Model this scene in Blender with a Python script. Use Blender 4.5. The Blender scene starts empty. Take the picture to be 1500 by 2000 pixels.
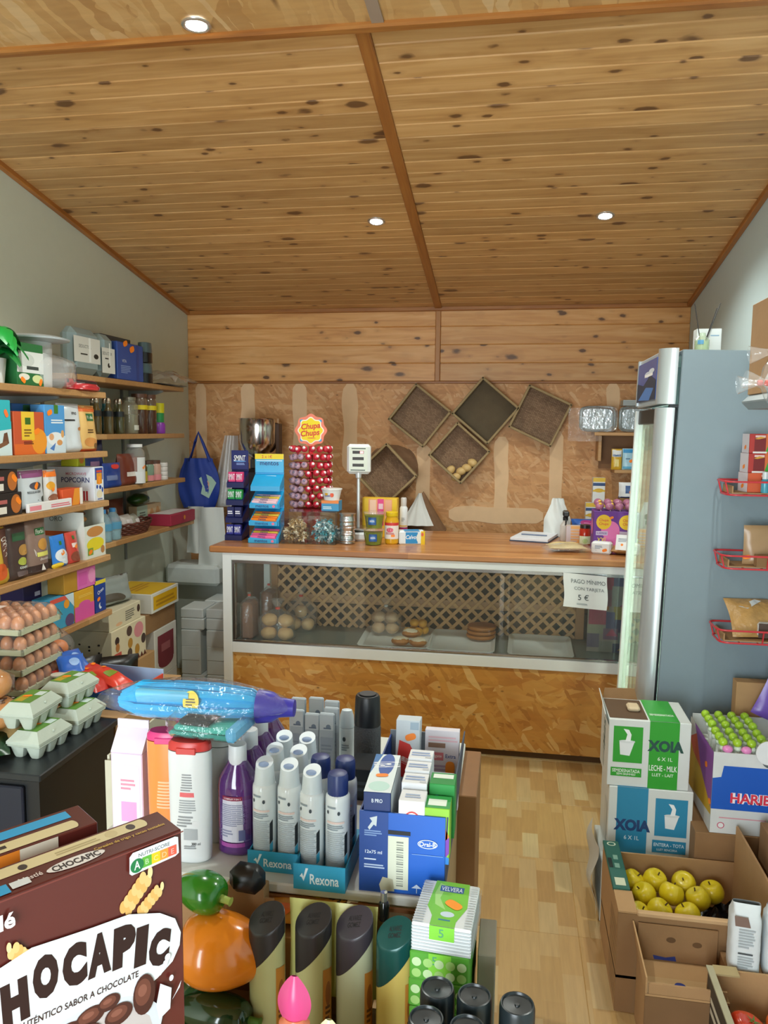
import bpy, math, random
from math import sin, cos, pi, sqrt, radians, atan2
from mathutils import Vector, Matrix, noise
rnd = random.Random(11)
scene = bpy.context.scene
COL = scene.collection
# ------------------------------------------------------------------ camera, sky, lights, exposure
cam_d = bpy.data.cameras.new('camera'); cam = bpy.data.objects.new('camera', cam_d); COL.objects.link(cam)
cam_d.sensor_fit = 'VERTICAL'; cam_d.sensor_height = 24.0; cam_d.lens = 18.0; cam_d.clip_start = .02
cam.matrix_world = Matrix(((.98628, -.02699, .16283, 0), (.16478, .10397, -.98084, 0), (.00954, .99421, .10699, 1.6), (0, 0, 0, 1)))
scene.camera = cam
world = bpy.data.worlds.new('world'); scene.world = world; world.use_nodes = True
bg = world.node_tree.nodes['Background']; bg.inputs[0].default_value = (.80, .92, 1.0, 1); bg.inputs[1].default_value = 3.0
scene.view_settings.view_transform = 'Standard'; scene.view_settings.look = 'None'
scene.view_settings.exposure = 0.0; scene.view_settings.gamma = 1.0; scene.view_settings.use_curve_mapping = False
scene.cycles.max_bounces = 8; scene.cycles.transparent_max_bounces = 24; scene.cycles.use_denoising = True
scene.cycles.sample_clamp_indirect = 4.0; scene.cycles.caustics_reflective = False; scene.cycles.caustics_refractive = False
def area(name, loc, rot, sx, sy, power, color):
    l = bpy.data.lights.new(name, 'AREA'); l.shape = 'RECTANGLE'; l.size = sx; l.size_y = sy; l.energy = power; l.color = color
    o = bpy.data.objects.new(name, l); COL.objects.link(o); o.location = loc; o.rotation_euler = rot
    return o
# daylight in the shop doorway and shop window behind the photographer
area('daylight_doorway', (-.80, -1.52, 1.05), (radians(90), 0, 0), 1.5, 2.0, 110, (.86, .95, 1.0))
LAMP_POWER = 36.0
LAMP_COLOR = (.95, 1.0, .93)
# ------------------------------------------------------------------ materials
def lin(h):
    if isinstance(h, tuple): return h
    h = h.lstrip('#')
    if len(h) == 3: h = ''.join(c * 2 for c in h)
    r = []
    for i in (0, 2, 4):
        c = int(h[i:i + 2], 16) / 255
        r.append(c / 12.92 if c <= .04045 else ((c + .055) / 1.055) ** 2.4)
    return tuple(r)
MATS = {}
class NT:
    def __init__(s, name):
        s.m = bpy.data.materials.new(name); s.m.use_nodes = True; s.t = s.m.node_tree
        s.b = s.t.nodes['Principled BSDF']; s.out = s.t.nodes['Material Output']
    def n(s, kind, **kw):
        nd = s.t.nodes.new('ShaderNode' + kind)
        for k, v in kw.items():
            if k.startswith('i_'):
                nd.inputs[int(k[2:]) if k[2:].isdigit() else k[2:].replace('_', ' ')].default_value = v
            else: setattr(nd, k, v)
        return nd
    def l(s, a, b): s.t.links.new(a, b)
    def coord(s, scale=(1, 1, 1), rot=(0, 0, 0), shift=False):
        tc = s.n('TexCoord'); mp = s.n('Mapping'); mp.inputs['Scale'].default_value = scale; mp.inputs['Rotation'].default_value = rot
        src = tc.outputs['Object']
        if shift:
            oi = s.n('ObjectInfo'); ma = s.n('Math', operation='MULTIPLY'); ma.inputs[1].default_value = 37.0; s.l(oi.outputs['Random'], ma.inputs[0])
            va = s.n('VectorMath', operation='ADD'); s.l(src, va.inputs[0]); s.l(ma.outputs[0], va.inputs[1]); src = va.outputs[0]
        s.l(src, mp.inputs['Vector']); return mp.outputs['Vector']
    def ramp(s, fac, stops):
        r = s.n('ValToRGB'); e = r.color_ramp.elements
        while len(e) < len(stops): e.new(.5)
        for i, (p, c) in enumerate(stops): e[i].position = p; e[i].color = (*lin(c), 1)
        s.l(fac, r.inputs[0]); return r.outputs[0]
    def mix(s, fac, a, b, mode='MIX'):
        m = s.n('Mix', data_type='RGBA', blend_type=mode)
        for sock, v in ((m.inputs[0], fac), (m.inputs[6], a), (m.inputs[7], b)):
            if hasattr(v, 'links'): s.l(v, sock)
            else: sock.default_value = v if not isinstance(v, tuple) else (*v[:3], 1)
        return m.outputs[2]
    def bump(s, h, strength=.2, dist=.002):
        b = s.n('Bump'); b.inputs['Strength'].default_value = strength; b.inputs['Distance'].default_value = dist
        s.l(h, b.inputs['Height']); s.l(b.outputs[0], s.b.inputs['Normal'])
def C(h, rough=.5, metal=0.0, var=.10, bump=0, bscale=60, spec=.5, coat=0):
    k = (h, rough, metal, var, bump, bscale, spec, coat)
    if k in MATS: return MATS[k]
    N = NT('paint_' + str(h).strip('#')); base = lin(h)
    v = N.coord(); nz = N.n('TexNoise'); nz.inputs['Scale'].default_value = 18; nz.inputs['Detail'].default_value = 3; N.l(v, nz.inputs['Vector'])
    c = N.mix(nz.outputs['Fac'], tuple(x * (1 - var) for x in base), tuple(min(1, x * (1 + var)) for x in base))
    N.l(c, N.b.inputs['Base Color'])
    N.b.inputs['Roughness'].default_value = rough; N.b.inputs['Metallic'].default_value = metal; N.b.inputs['Specular IOR Level'].default_value = spec
    if coat: N.b.inputs['Coat Weight'].default_value = coat; N.b.inputs['Coat Roughness'].default_value = .05
    if bump:
        n2 = N.n('TexNoise'); n2.inputs['Scale'].default_value = bscale; n2.inputs['Detail'].default_value = 4; N.l(v, n2.inputs['Vector'])
        N.bump(n2.outputs['Fac'], bump, .004)
    MATS[k] = N.m; return N.m
def clear(name='clear_film', tint='#ffffff', alpha=.22, rough=.08, bump=.5, bscale=34, ior=1.45):
    k = ('clr', tint, alpha, rough, bump, bscale, ior)
    if k in MATS: return MATS[k]
    N = NT(name); v = N.coord(); nz = N.n('TexNoise'); nz.inputs['Scale'].default_value = bscale; nz.inputs['Detail'].default_value = 3
    N.l(v, nz.inputs['Vector'])
    N.b.inputs['Base Color'].default_value = (*lin(tint), 1); N.b.inputs['Roughness'].default_value = rough
    N.b.inputs['Specular IOR Level'].default_value = .8
    if bump: N.bump(nz.outputs['Fac'], bump, .01)
    tr = N.n('BsdfTransparent'); tr.inputs[0].default_value = (*[.6 + .4 * x for x in lin(tint)], 1)
    mx = N.n('MixShader'); mx.inputs[0].default_value = alpha; N.l(tr.outputs[0], mx.inputs[1]); N.l(N.b.outputs[0], mx.inputs[2])
    gl = N.n('BsdfGlossy'); gl.inputs['Roughness'].default_value = rough; fr = N.n('Fresnel'); ge = N.n('NewGeometry'); io = N.n('Math', operation='MULTIPLY_ADD'); io.inputs[1].default_value = 1 / ior - ior; io.inputs[2].default_value = ior; N.l(ge.outputs['Backfacing'], io.inputs[0]); N.l(io.outputs[0], fr.inputs['IOR']); m2 = N.n('MixShader')
    if bump:
        for q in (fr, gl): N.l(N.b.inputs['Normal'].links[0].from_socket, q.inputs['Normal'])
    N.l(fr.outputs[0], m2.inputs[0]); N.l(mx.outputs[0], m2.inputs[1]); N.l(gl.outputs[0], m2.inputs[2]); N.l(m2.outputs[0], N.out.inputs[0])
    MATS[k] = N.m; return N.m
def glassy(tint='#ffffff', alpha=.1): return clear('clear_glass', tint, alpha, .02, 0)
def emit(h, s):
    k = ('em', h, s)
    if k in MATS: return MATS[k]
    N = NT('lit_surface'); N.b.inputs['Emission Color'].default_value = (*lin(h), 1); N.b.inputs['Emission Strength'].default_value = s
    MATS[k] = N.m; return N.m
def pine(name, tones, knot='#4a2c18', axis=0, knots=1.0, rough=.42, groove=None):
    k = ('pine', name)
    if k in MATS: return MATS[k]
    N = NT(name); a = [9, 9, 9]; a[axis] = .7
    v = N.coord(tuple(a), shift=True)
    g = N.n('TexNoise'); g.inputs['Scale'].default_value = 3.2; g.inputs['Detail'].default_value = 5; g.inputs['Distortion'].default_value = .9; N.l(v, g.inputs['Vector'])
    c = N.ramp(g.outputs['Fac'], [(.28, tones[0]), (.5, tones[1]), (.72, tones[2])])
    oi = N.n('ObjectInfo'); mr = N.n('MapRange'); mr.inputs[3].default_value = .86; mr.inputs[4].default_value = 1.12; N.l(oi.outputs['Random'], mr.inputs[0])
    hs = N.n('HueSaturation'); N.l(c, hs.inputs['Color']); N.l(mr.outputs[0], hs.inputs['Value']); c = hs.outputs[0]
    if knots:
        for sc, lo, hi in ((.9, .075, .13), (1.9, .06, .14)):
            b = [10 * sc, 10 * sc, 10 * sc]; b[axis] = 5.2 * sc
            v2 = N.coord(tuple(b), shift=True)
            vo = N.n('TexVoronoi'); vo.inputs['Scale'].default_value = .8; N.l(v2, vo.inputs['Vector'])
            nz = N.n('TexNoise'); nz.inputs['Scale'].default_value = 2.4; N.l(v2, nz.inputs['Vector'])
            m1 = N.n('Math', operation='MULTIPLY_ADD'); N.l(nz.outputs['Fac'], m1.inputs[0]); m1.inputs[1].default_value = .2; N.l(vo.outputs['Distance'], m1.inputs[2])
            sep = N.n('SeparateColor'); N.l(vo.outputs['Color'], sep.inputs[0])
            gt = N.n('Math', operation='MULTIPLY_ADD'); N.l(sep.outputs[0], gt.inputs[0]); gt.inputs[1].default_value = -.2; N.l(m1.outputs[0], gt.inputs[2])
            kf = N.n('MapRange'); kf.inputs[1].default_value = lo * knots; kf.inputs[2].default_value = hi * knots; kf.inputs[3].default_value = .85; kf.inputs[4].default_value = 0; N.l(gt.outputs[0], kf.inputs[0])
            kh = N.n('MapRange'); kh.inputs[1].default_value = .05; kh.inputs[2].default_value = .30; kh.inputs[3].default_value = .3; kh.inputs[4].default_value = 0; N.l(gt.outputs[0], kh.inputs[0])
            c = N.mix(kh.outputs[0], c, lin('#8a5526')); c = N.mix(kf.outputs[0], c, lin(knot))
    N.l(c, N.b.inputs['Base Color']); N.b.inputs['Roughness'].default_value = rough; N.bump(g.outputs['Fac'], .08, .002)
    MATS[k] = N.m; return N.m
def osb(name, tones, scale=1.0, rough=.55, soft=.5):
    k = ('osb', name)
    if k in MATS: return MATS[k]
    N = NT(name); cur = None
    # strands lie in the board's own plane: boards are built in x-z, so y is the thin direction
    for i, (rot, sc) in enumerate(((.12, (6, 40)), (-.30, (9, 55)), (.75, (10, 50)), (-.05, (7, 34)), (-.95, (11, 52)))):
        tc = N.n('TexCoord'); mp = N.n('Mapping'); mp.inputs['Rotation'].default_value = (0, rot, 0); mp.inputs['Location'].default_value = (i * 3.7, 0, i * 1.9); N.l(tc.outputs['Object'], mp.inputs[0])
        nz = N.n('TexNoise'); nz.inputs['Scale'].default_value = 7; N.l(mp.outputs[0], nz.inputs['Vector'])
        mm = N.mix(.05, mp.outputs[0], nz.outputs['Color'])
        sp = N.n('Mapping'); sp.inputs['Scale'].default_value = (sc[0] * scale, 1, sc[1] * scale); N.l(mm, sp.inputs[0])
        vo = N.n('TexVoronoi'); vo.inputs['Scale'].default_value = 1; N.l(sp.outputs[0], vo.inputs['Vector'])
        se = N.n('SeparateColor'); N.l(vo.outputs['Color'], se.inputs[0])
        c = N.ramp(se.outputs[i % 3], [(0, tones[0]), (.3, tones[1]), (.75, tones[2]), (1, tones[3])])
        if cur is None: cur = c; hgt = se.outputs[0]
        else:
            mk = N.n('MapRange'); mk.inputs[1].default_value = .62; mk.inputs[2].default_value = .66; N.l(se.outputs[(i + 1) % 3], mk.inputs[0]); cur = N.mix(mk.outputs[0], cur, c)
    big = N.n('TexNoise'); big.inputs['Scale'].default_value = 7; big.inputs['Detail'].default_value = 4; N.l(N.coord((.7, 1, 1.3)), big.inputs['Vector'])
    cur = N.mix(soft, cur, N.ramp(big.outputs['Fac'], [(.3, tones[1]), (.55, tones[2]), (.75, tones[2])]))
    gn = N.n('TexNoise'); gn.inputs['Scale'].default_value = 40; gn.inputs['Detail'].default_value = 5; N.l(N.coord((.25, 1, 1)), gn.inputs['Vector'])
    gm = N.n('MapRange'); gm.inputs[3].default_value = .82; gm.inputs[4].default_value = 1.14; N.l(gn.outputs['Fac'], gm.inputs[0])
    hs = N.n('HueSaturation'); N.l(cur, hs.inputs['Color']); N.l(gm.outputs[0], hs.inputs['Value']); c = hs.outputs[0]
    kn = N.n('TexVoronoi'); kn.inputs['Scale'].default_value = 13; N.l(N.coord((.7, .1, 1.2)), kn.inputs['Vector']); km = N.n('MapRange'); km.inputs[1].default_value = .03; km.inputs[2].default_value = .10; km.inputs[3].default_value = .7; km.inputs[4].default_value = 0; N.l(kn.outputs['Distance'], km.inputs[0])
    c = N.mix(km.outputs[0], c, lin('#5f3a1c'))
    N.l(c, N.b.inputs['Base Color']); N.b.inputs['Roughness'].default_value = rough; N.bump(hgt, .12, .001)
    MATS[k] = N.m; return N.m
CARD = lambda: C('#b08a5e', .8, var=.08, bump=.12, bscale=90)
CARDD = lambda: C('#8d6a45', .85, var=.10, bump=.12, bscale=90)
# ------------------------------------------------------------------ mesh building
class MB:
    def __init__(s): s.v = []; s.f = []; s.m = []; s.mats = []
    def mi(s, mat):
        if mat not in s.mats: s.mats.append(mat)
        return s.mats.index(mat)
    def add(s, vs, fs, mat, M=None):
        o = len(s.v); s.v += [tuple(M @ Vector(p)) if M is not None else tuple(p) for p in vs]
        s.f += [tuple(i + o for i in f) for f in fs]
        s.m += [s.mi(mat)] * len(fs) if not isinstance(mat, list) else [s.mi(x) for x in mat]
        return s
    def box(s, a, b, mat, M=None, ch=0):
        x0, y0, z0 = a; x1, y1, z1 = b
        if ch <= 0:
            vs = [(x, y, z) for z in (z0, z1) for y in (y0, y1) for x in (x0, x1)]
            return s.add(vs, [(0, 2, 3, 1), (4, 5, 7, 6), (0, 1, 5, 4), (2, 6, 7, 3), (0, 4, 6, 2), (1, 3, 7, 5)], mat, M)
        c = min(ch, .49 * min(x1 - x0, y1 - y0, z1 - z0)); vs = []; idx = {}
        for ix, x in enumerate((x0, x1)):
            for iy, y in enumerate((y0, y1)):
                for iz, z in enumerate((z0, z1)):
                    sx, sy, sz = 1 - 2 * ix, 1 - 2 * iy, 1 - 2 * iz
                    for ax, p in enumerate(((x, y + sy * c, z + sz * c), (x + sx * c, y, z + sz * c), (x + sx * c, y + sy * c, z))):
                        idx[ix, iy, iz, ax] = len(vs); vs.append(p)
        fs = []
        for ax in range(3):
            o1, o2 = [i for i in range(3) if i != ax]
            for e in (0, 1):
                q = []
                for (p, r) in ((0, 0), (1, 0), (1, 1), (0, 1)):
                    t = [0, 0, 0]; t[ax] = e; t[o1] = p; t[o2] = r; q.append(idx[(*t, ax)])
                fs.append(tuple(q))
        for ax in range(3):
            o1, o2 = [i for i in range(3) if i != ax]
            for p in (0, 1):
                for r in (0, 1):
                    t0 = [0, 0, 0]; t1 = [0, 0, 0]; t0[o1] = t1[o1] = p; t0[o2] = t1[o2] = r; t1[ax] = 1
                    fs.append((idx[(*t0, o1)], idx[(*t1, o1)], idx[(*t1, o2)], idx[(*t0, o2)]))
        for ix in (0, 1):
            for iy in (0, 1):
                for iz in (0, 1): fs.append(tuple(idx[ix, iy, iz, ax] for ax in range(3)))
        return s.add(vs, fs, mat, M)
    def lathe(s, prof, mat, seg=24, M=None, sx=1, sy=1, cap=True, power=2.0):
        vs = []; n = len(prof)
        for r, z in prof:
            for k in range(seg):
                a = 2 * pi * k / seg; ca, sa = cos(a), sin(a)
                if power != 2.0:
                    ca = math.copysign(abs(ca) ** (2 / power), ca); sa = math.copysign(abs(sa) ** (2 / power), sa)
                vs.append((r * ca * sx, r * sa * sy, z))
        fs = [(i * seg + k, i * seg + (k + 1) % seg, (i + 1) * seg + (k + 1) % seg, (i + 1) * seg + k) for i in range(n - 1) for k in range(seg)]
        if cap:
            if prof[0][0] > 1e-5: fs.append(tuple(range(seg))[::-1])
            if prof[-1][0] > 1e-5: fs.append(tuple((n - 1) * seg + k for k in range(seg)))
        return s.add(vs, fs, mat, M)
    def tube(s, pts, r, mat, seg=6, closed=False, M=None):
        P = [Vector(p) for p in pts]; n = len(P); vs = []; up = Vector((0, 0, 1))
        for i, p in enumerate(P):
            a = P[(i - 1) % n] if closed or i else p; b = P[(i + 1) % n] if closed or i < n - 1 else p
            t = (b - a).normalized() if (b - a).length > 1e-9 else Vector((0, 0, 1))
            u = t.cross(up if abs(t.z) < .95 else Vector((1, 0, 0))).normalized(); w = t.cross(u)
            rr = r[i] if isinstance(r, (list, tuple)) else r
            vs += [tuple(p + u * rr * cos(2 * pi * k / seg) + w * rr * sin(2 * pi * k / seg)) for k in range(seg)]
        e = n if closed else n - 1
        fs = [(i * seg + k, ((i + 1) % n) * seg + k, ((i + 1) % n) * seg + (k + 1) % seg, i * seg + (k + 1) % seg) for i in range(e) for k in range(seg)]
        if not closed: fs += [tuple(range(seg)), tuple((n - 1) * seg + k for k in range(seg))[::-1]]
        return s.add(vs, fs, mat, M)
    def prism(s, poly, h, mat, M=None):      # poly in x-y, thickness along z
        n = len(poly); vs = [(x, y, 0) for x, y in poly] + [(x, y, h) for x, y in poly]
        fs = [tuple(range(n))[::-1], tuple(range(n, 2 * n))] + [(i, (i + 1) % n, n + (i + 1) % n, n + i) for i in range(n)]
        return s.add(vs, fs, mat, M)
    def ell(s, c, r, mat, seg=14, rings=9, M=None, wob=0, sd=0):
        vs = [(c[0], c[1], c[2] - r[2])]
        for i in range(1, rings):
            t = pi * i / rings - pi / 2
            for k in range(seg):
                a = 2 * pi * k / seg; d = Vector((cos(t) * cos(a), cos(t) * sin(a), sin(t)))
                q = 1 + (wob * noise.noise(d * 1.7 + Vector((sd, sd * 2, 0))) if wob else 0)
                vs.append((c[0] + r[0] * d.x * q, c[1] + r[1] * d.y * q, c[2] + r[2] * d.z * q))
        vs.append((c[0], c[1], c[2] + r[2])); fs = []
        for k in range(seg): fs.append((0, 1 + (k + 1) % seg, 1 + k)); fs.append((len(vs) - 1, 1 + (rings - 2) * seg + k, 1 + (rings - 2) * seg + (k + 1) % seg))
        for i in range(rings - 2):
            for k in range(seg): fs.append((1 + i * seg + k, 1 + i * seg + (k + 1) % seg, 1 + (i + 1) * seg + (k + 1) % seg, 1 + (i + 1) * seg + k))
        return s.add(vs, fs, mat, M)
    def surf(s, fn, nu, nv, mat, M=None):
        vs = [fn(i / nu, j / nv) for j in range(nv + 1) for i in range(nu + 1)]
        fs = [(j * (nu + 1) + i, j * (nu + 1) + i + 1, (j + 1) * (nu + 1) + i + 1, (j + 1) * (nu + 1) + i) for j in range(nv) for i in range(nu)]
        return s.add(vs, fs, mat, M)
    def mesh(s, name, smooth=35):
        me = bpy.data.meshes.new(name); me.from_pydata(s.v, [], s.f); me.update()
        for m in s.mats: me.materials.append(m)
        me.polygons.foreach_set('material_index', s.m)
        if smooth:
            me.polygons.foreach_set('use_smooth', [True] * len(s.f)); me.set_sharp_from_angle(angle=radians(smooth))
        return me
    def build(s, name, parent=None, smooth=35, label=None, loc=None, rot=None):
        o = bpy.data.objects.new(name, s.mesh(name, smooth)); COL.objects.link(o)
        if parent is not None: o.parent = parent
        if loc is not None: o.location = loc
        if rot is not None: o.rotation_euler = rot
        if label: o['label'] = label
        return o
def TR(x=0, y=0, z=0, rx=0, ry=0, rz=0): return Matrix.Translation((x, y, z)) @ Matrix.Rotation(rz, 4, 'Z') @ Matrix.Rotation(ry, 4, 'Y') @ Matrix.Rotation(rx, 4, 'X')
def tag(o, label, cat, group=None):
    o['label'] = label; o['category'] = cat
    if group: o['group'] = group
    return o
def place(o, loc, rz=0, rx=0, ry=0): o.location = loc; o.rotation_euler = (radians(rx), radians(ry), radians(rz)); return o
def thing(name, label, cat, loc=(0, 0, 0), rz=0, group=None, rx=0, ry=0):
    o = bpy.data.objects.new(name, None); o.empty_display_size = .05; COL.objects.link(o)
    return tag(place(o, loc, rz, rx, ry), label, cat, group)
def struct(name, mb, smooth=35):
    o = mb.build(name, None, smooth); o['kind'] = 'structure'; return o
def copy_tree(o, loc=None, rz=None, label=None, parent=None):
    c = o.copy(); COL.objects.link(c)
    if parent is not None: c.parent = parent
    for ch in o.children: copy_tree(ch, parent=c)
    if loc is not None: c.location = loc
    if rz is not None: c.rotation_euler = (c.rotation_euler[0], c.rotation_euler[1], radians(rz))
    if label: c['label'] = label
    return c
# ------------------------------------------------------------------ flat print on surfaces
GLY = {}
def glyphs(t, bold=0, shear=0):
    k = (t, bold, shear)
    if k not in GLY:
        cu = bpy.data.curves.new('lettering', 'FONT'); cu.body = t; cu.size = 1; cu.resolution_u = 3; cu.offset = bold; cu.shear = shear
        ob = bpy.data.objects.new('lettering', cu); me = ob.to_mesh()
        vs = [(v.co.x, v.co.y) for v in me.vertices]; fs = [tuple(p.vertices) for p in me.polygons]
        ob.to_mesh_clear(); bpy.data.objects.remove(ob); bpy.data.curves.remove(cu)
        if vs:
            x0 = min(v[0] for v in vs); x1 = max(v[0] for v in vs); y0 = min(v[1] for v in vs); y1 = max(v[1] for v in vs)
        else: x0 = x1 = y0 = y1 = 0
        GLY[k] = (vs, fs, x0, x1, y0, y1)
    return GLY[k]
def boxface(w, d, h):
    return {'F': (lambda u, v: (Vector((-w / 2 + u * w, -d / 2, v * h)), Vector((0, -1, 0))), w, h),
            'R': (lambda u, v: (Vector((w / 2, -d / 2 + u * d, v * h)), Vector((1, 0, 0))), d, h),
            'L': (lambda u, v: (Vector((-w / 2, d / 2 - u * d, v * h)), Vector((-1, 0, 0))), d, h),
            'B': (lambda u, v: (Vector((w / 2 - u * w, d / 2, v * h)), Vector((0, 1, 0))), w, h),
            'T': (lambda u, v: (Vector((-w / 2 + u * w, -d / 2 + v * d, h)), Vector((0, 0, 1))), w, d)}
def cylface(r, z0, z1, arc=pi, a0=-pi / 2, sx=1, sy=1):
    def S(u, v):
        a = a0 + (u - .5) * arc; return Vector((r * cos(a) * sx, r * sin(a) * sy, z0 + v * (z1 - z0))), Vector((cos(a) / sx, sin(a) / sy, 0)).normalized()
    return {'F': (S, r * arc, z1 - z0)}
class PR:
    def __init__(s, faces, off=.0005): s.F = faces; s.mb = MB(); s.off = off; s.st = MB()
    def put(s, f, pts, fs, col, mb=None, extra=0):
        S = s.F[f][0]; vs = []
        for u, v in pts:
            p, n = S(u, v); vs.append(tuple(p + n * (s.off + extra)))
        mat = C(col, .45, var=.03) if isinstance(col, str) else col
        (mb or s.mb).add(vs, fs, mat); s.off += .00004
    def r(s, f, u0, v0, u1, v1, col, n=1, mb=None):
        if s.F[f][0].__code__.co_freevars and ('arc' in s.F[f][0].__code__.co_freevars or 'sub' in s.F[f][0].__code__.co_freevars): n = 8
        pts = [(u0 + (u1 - u0) * i / n, v0 + (v1 - v0) * j / n) for j in range(n + 1) for i in range(n + 1)]
        s.put(f, pts, [(j * (n + 1) + i, j * (n + 1) + i + 1, (j + 1) * (n + 1) + i + 1, (j + 1) * (n + 1) + i) for j in range(n) for i in range(n)], col, mb)
    def e(s, f, cu, cv, ru, rv, col, n=20, mb=None):
        pts = [(cu, cv)] + [(cu + ru * k * cos(2 * pi * i / n), cv + rv * k * sin(2 * pi * i / n)) for k in (.5, 1) for i in range(n)]
        fs = [(0, 1 + i, 1 + (i + 1) % n) for i in range(n)] + [(1 + i, 1 + n + i, 1 + n + (i + 1) % n, 1 + (i + 1) % n) for i in range(n)]
        s.put(f, pts, fs, col, mb)
    def p(s, f, pts, col): s.put(f, pts, [tuple(range(len(pts)))], col)
    def l(s, f, u0, v0, u1, v1, n, col, gap=.45):
        st = (v1 - v0) / n
        for i in range(n): s.r(f, u0, v0 + i * st, u1 - (u1 - u0) * (.35 if i == 0 and n > 2 else .06 * ((i * 7) % 3)), v0 + i * st + st * (1 - gap), col); s.off -= .00004
        s.off += .00004
    def t(s, f, text, cu, cv, h, col, wmax=None, rot=0, bold=.012, shear=0):
        vs, fs, x0, x1, y0, y1 = glyphs(text, bold, shear); S, W, H = s.F[f]
        if not vs: return
        k = h * H / max(.3, y1 - y0)
        if abs(rot) % 180 == 90: k = h * W / max(.3, y1 - y0)
        kx = k
        if wmax:
            lim = wmax * (W if abs(rot) % 180 != 90 else H)
            if (x1 - x0) * kx > lim: kx = lim / (x1 - x0)
        ca, sa = cos(radians(rot)), sin(radians(rot)); pts = []
        for x, y in vs:
            X = (x - (x0 + x1) / 2) * kx; Y = (y - (y0 + y1) / 2) * k
            pts.append((cu + (X * ca - Y * sa) / W, cv + (X * sa + Y * ca) / H))
        s.put(f, pts, fs, col)
    def s(s_, f, cu, cv, size=.022, col='#ff8a1e', rot=20):     # orange price sticker, a part of its own
        S, W, H = s_.F[f]; ca, sa = cos(radians(rot)), sin(radians(rot)); pts = []; n = 18
        for i in range(n):
            a = 2 * pi * i / n; X = size / 2 * math.copysign(abs(cos(a)) ** .55, cos(a)); Y = size * .3 * math.copysign(abs(sin(a)) ** .8, sin(a))
            pts.append((cu + (X * ca - Y * sa) / W, cv + (X * sa + Y * ca) / H))
        s_.put(f, pts, [tuple(range(n))], C(col, .5, var=.02), s_.st, .0006)
    def run(s, ops):
        for o in ops:
            f, k = o[0], o[1]
            getattr(s, k)(f, *o[2:]) if not (o and isinstance(o[-1], dict)) else getattr(s, k)(f, *o[2:-1], **o[-1])
    def done(s, parent, name='print'):
        if s.mb.f: s.mb.build(name, parent, 0)
        if s.st.f: s.st.build('price_sticker', parent, 0)
def carton(name, label, cat, loc, w, d, h, rz=0, body='#ffffff', ops=(), group=None, ch=.0015, rough=.5, rx=0, ry=0, coat=0):
    m = MB(); m.box((-w / 2, -d / 2, 0), (w / 2, d / 2, h), body if not isinstance(body, str) else C(body, rough, var=.05, coat=coat), ch=ch)
    o = m.build(name); tag(o, label, cat, group); place(o, loc, rz, rx, ry)
    p = PR(boxface(w, d, h)); p.run(ops); p.done(o); return o
def pouch_fn(w, d, h, kind='stand', sd=0, side=1):
    def S(u, v):
        x = -w / 2 + u * w; e = max(0, 1 - abs(2 * u - 1) ** 3) ** .6
        if kind == 'stand': t = (1 - v) ** .35 * min(1, v * 9 + .55) if v < 1 else 0; t = max(t, 0) * (1 if v < .93 else (1 - v) / .07 * .9 + .02)
        else: t = min(1, sin(pi * min(1, max(0, v))) ** .55 if 0 < v < 1 else 0)
        cr = .12 * d * noise.noise(Vector((u * 3 + sd, v * 4, sd * 1.7))) * (1 if .06 < v < .95 else 0)
        xx = x * (1 - .08 * sin(pi * v) * (1 if kind != 'stand' else .4))
        y = -(d / 2 * t * e + cr * e) * side
        return Vector((xx, y, v * h)), Vector((0, -side, 0))
    return S
def pouch(name, label, cat, loc, w, d, h, rz=0, body='#ffffff', ops=(), group=None, kind='stand', rx=0, ry=0, sd=0, rough=.3, mat=None, bump=.25):
    m = MB(); mat = mat or C(body, rough, var=.06, bump=bump, bscale=26)
    sub = 1
    def mk(side):
        f = pouch_fn(w, d, h, kind, sd, side); return lambda u, v: f(u if side > 0 else 1 - u, v)[0]
    m.surf(mk(1), 12, 14, mat); m.surf(mk(-1), 12, 14, mat)
    o = m.build(name, smooth=70); tag(o, label, cat, group); place(o, loc, rz, rx, ry)
    base = pouch_fn(w, d, h, kind, sd, 1)
    def S(u, v, sub=sub): return base(u, v)
    def S2(u, v):
        _ = sub; return base(u, v)
    p = PR({'F': (S2, w, h)}, .0012); p.run(ops); p.done(o); return o
def lathed(name, label, cat, loc, parts, rz=0, group=None, seg=24, sx=1, sy=1, ops=(), lab=None, rx=0, ry=0, power=2.0):
    # parts: (part name, material, profile); the first part is the thing's own body
    m = MB(); m.lathe(parts[0][2], parts[0][1], seg, sx=sx, sy=sy, power=power); o = m.build(name); tag(o, label, cat, group); place(o, loc, rz, rx, ry)
    for q in parts[1:]:
        k = MB(); k.lathe(q[2], q[1], seg, sx=q[3] if len(q) > 3 else sx, sy=q[4] if len(q) > 4 else sy, power=power); k.build(q[0], o)
    if lab:
        p = PR(cylface(*lab), .0006); p.run(ops); p.done(o, 'label')
    return o
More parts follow.
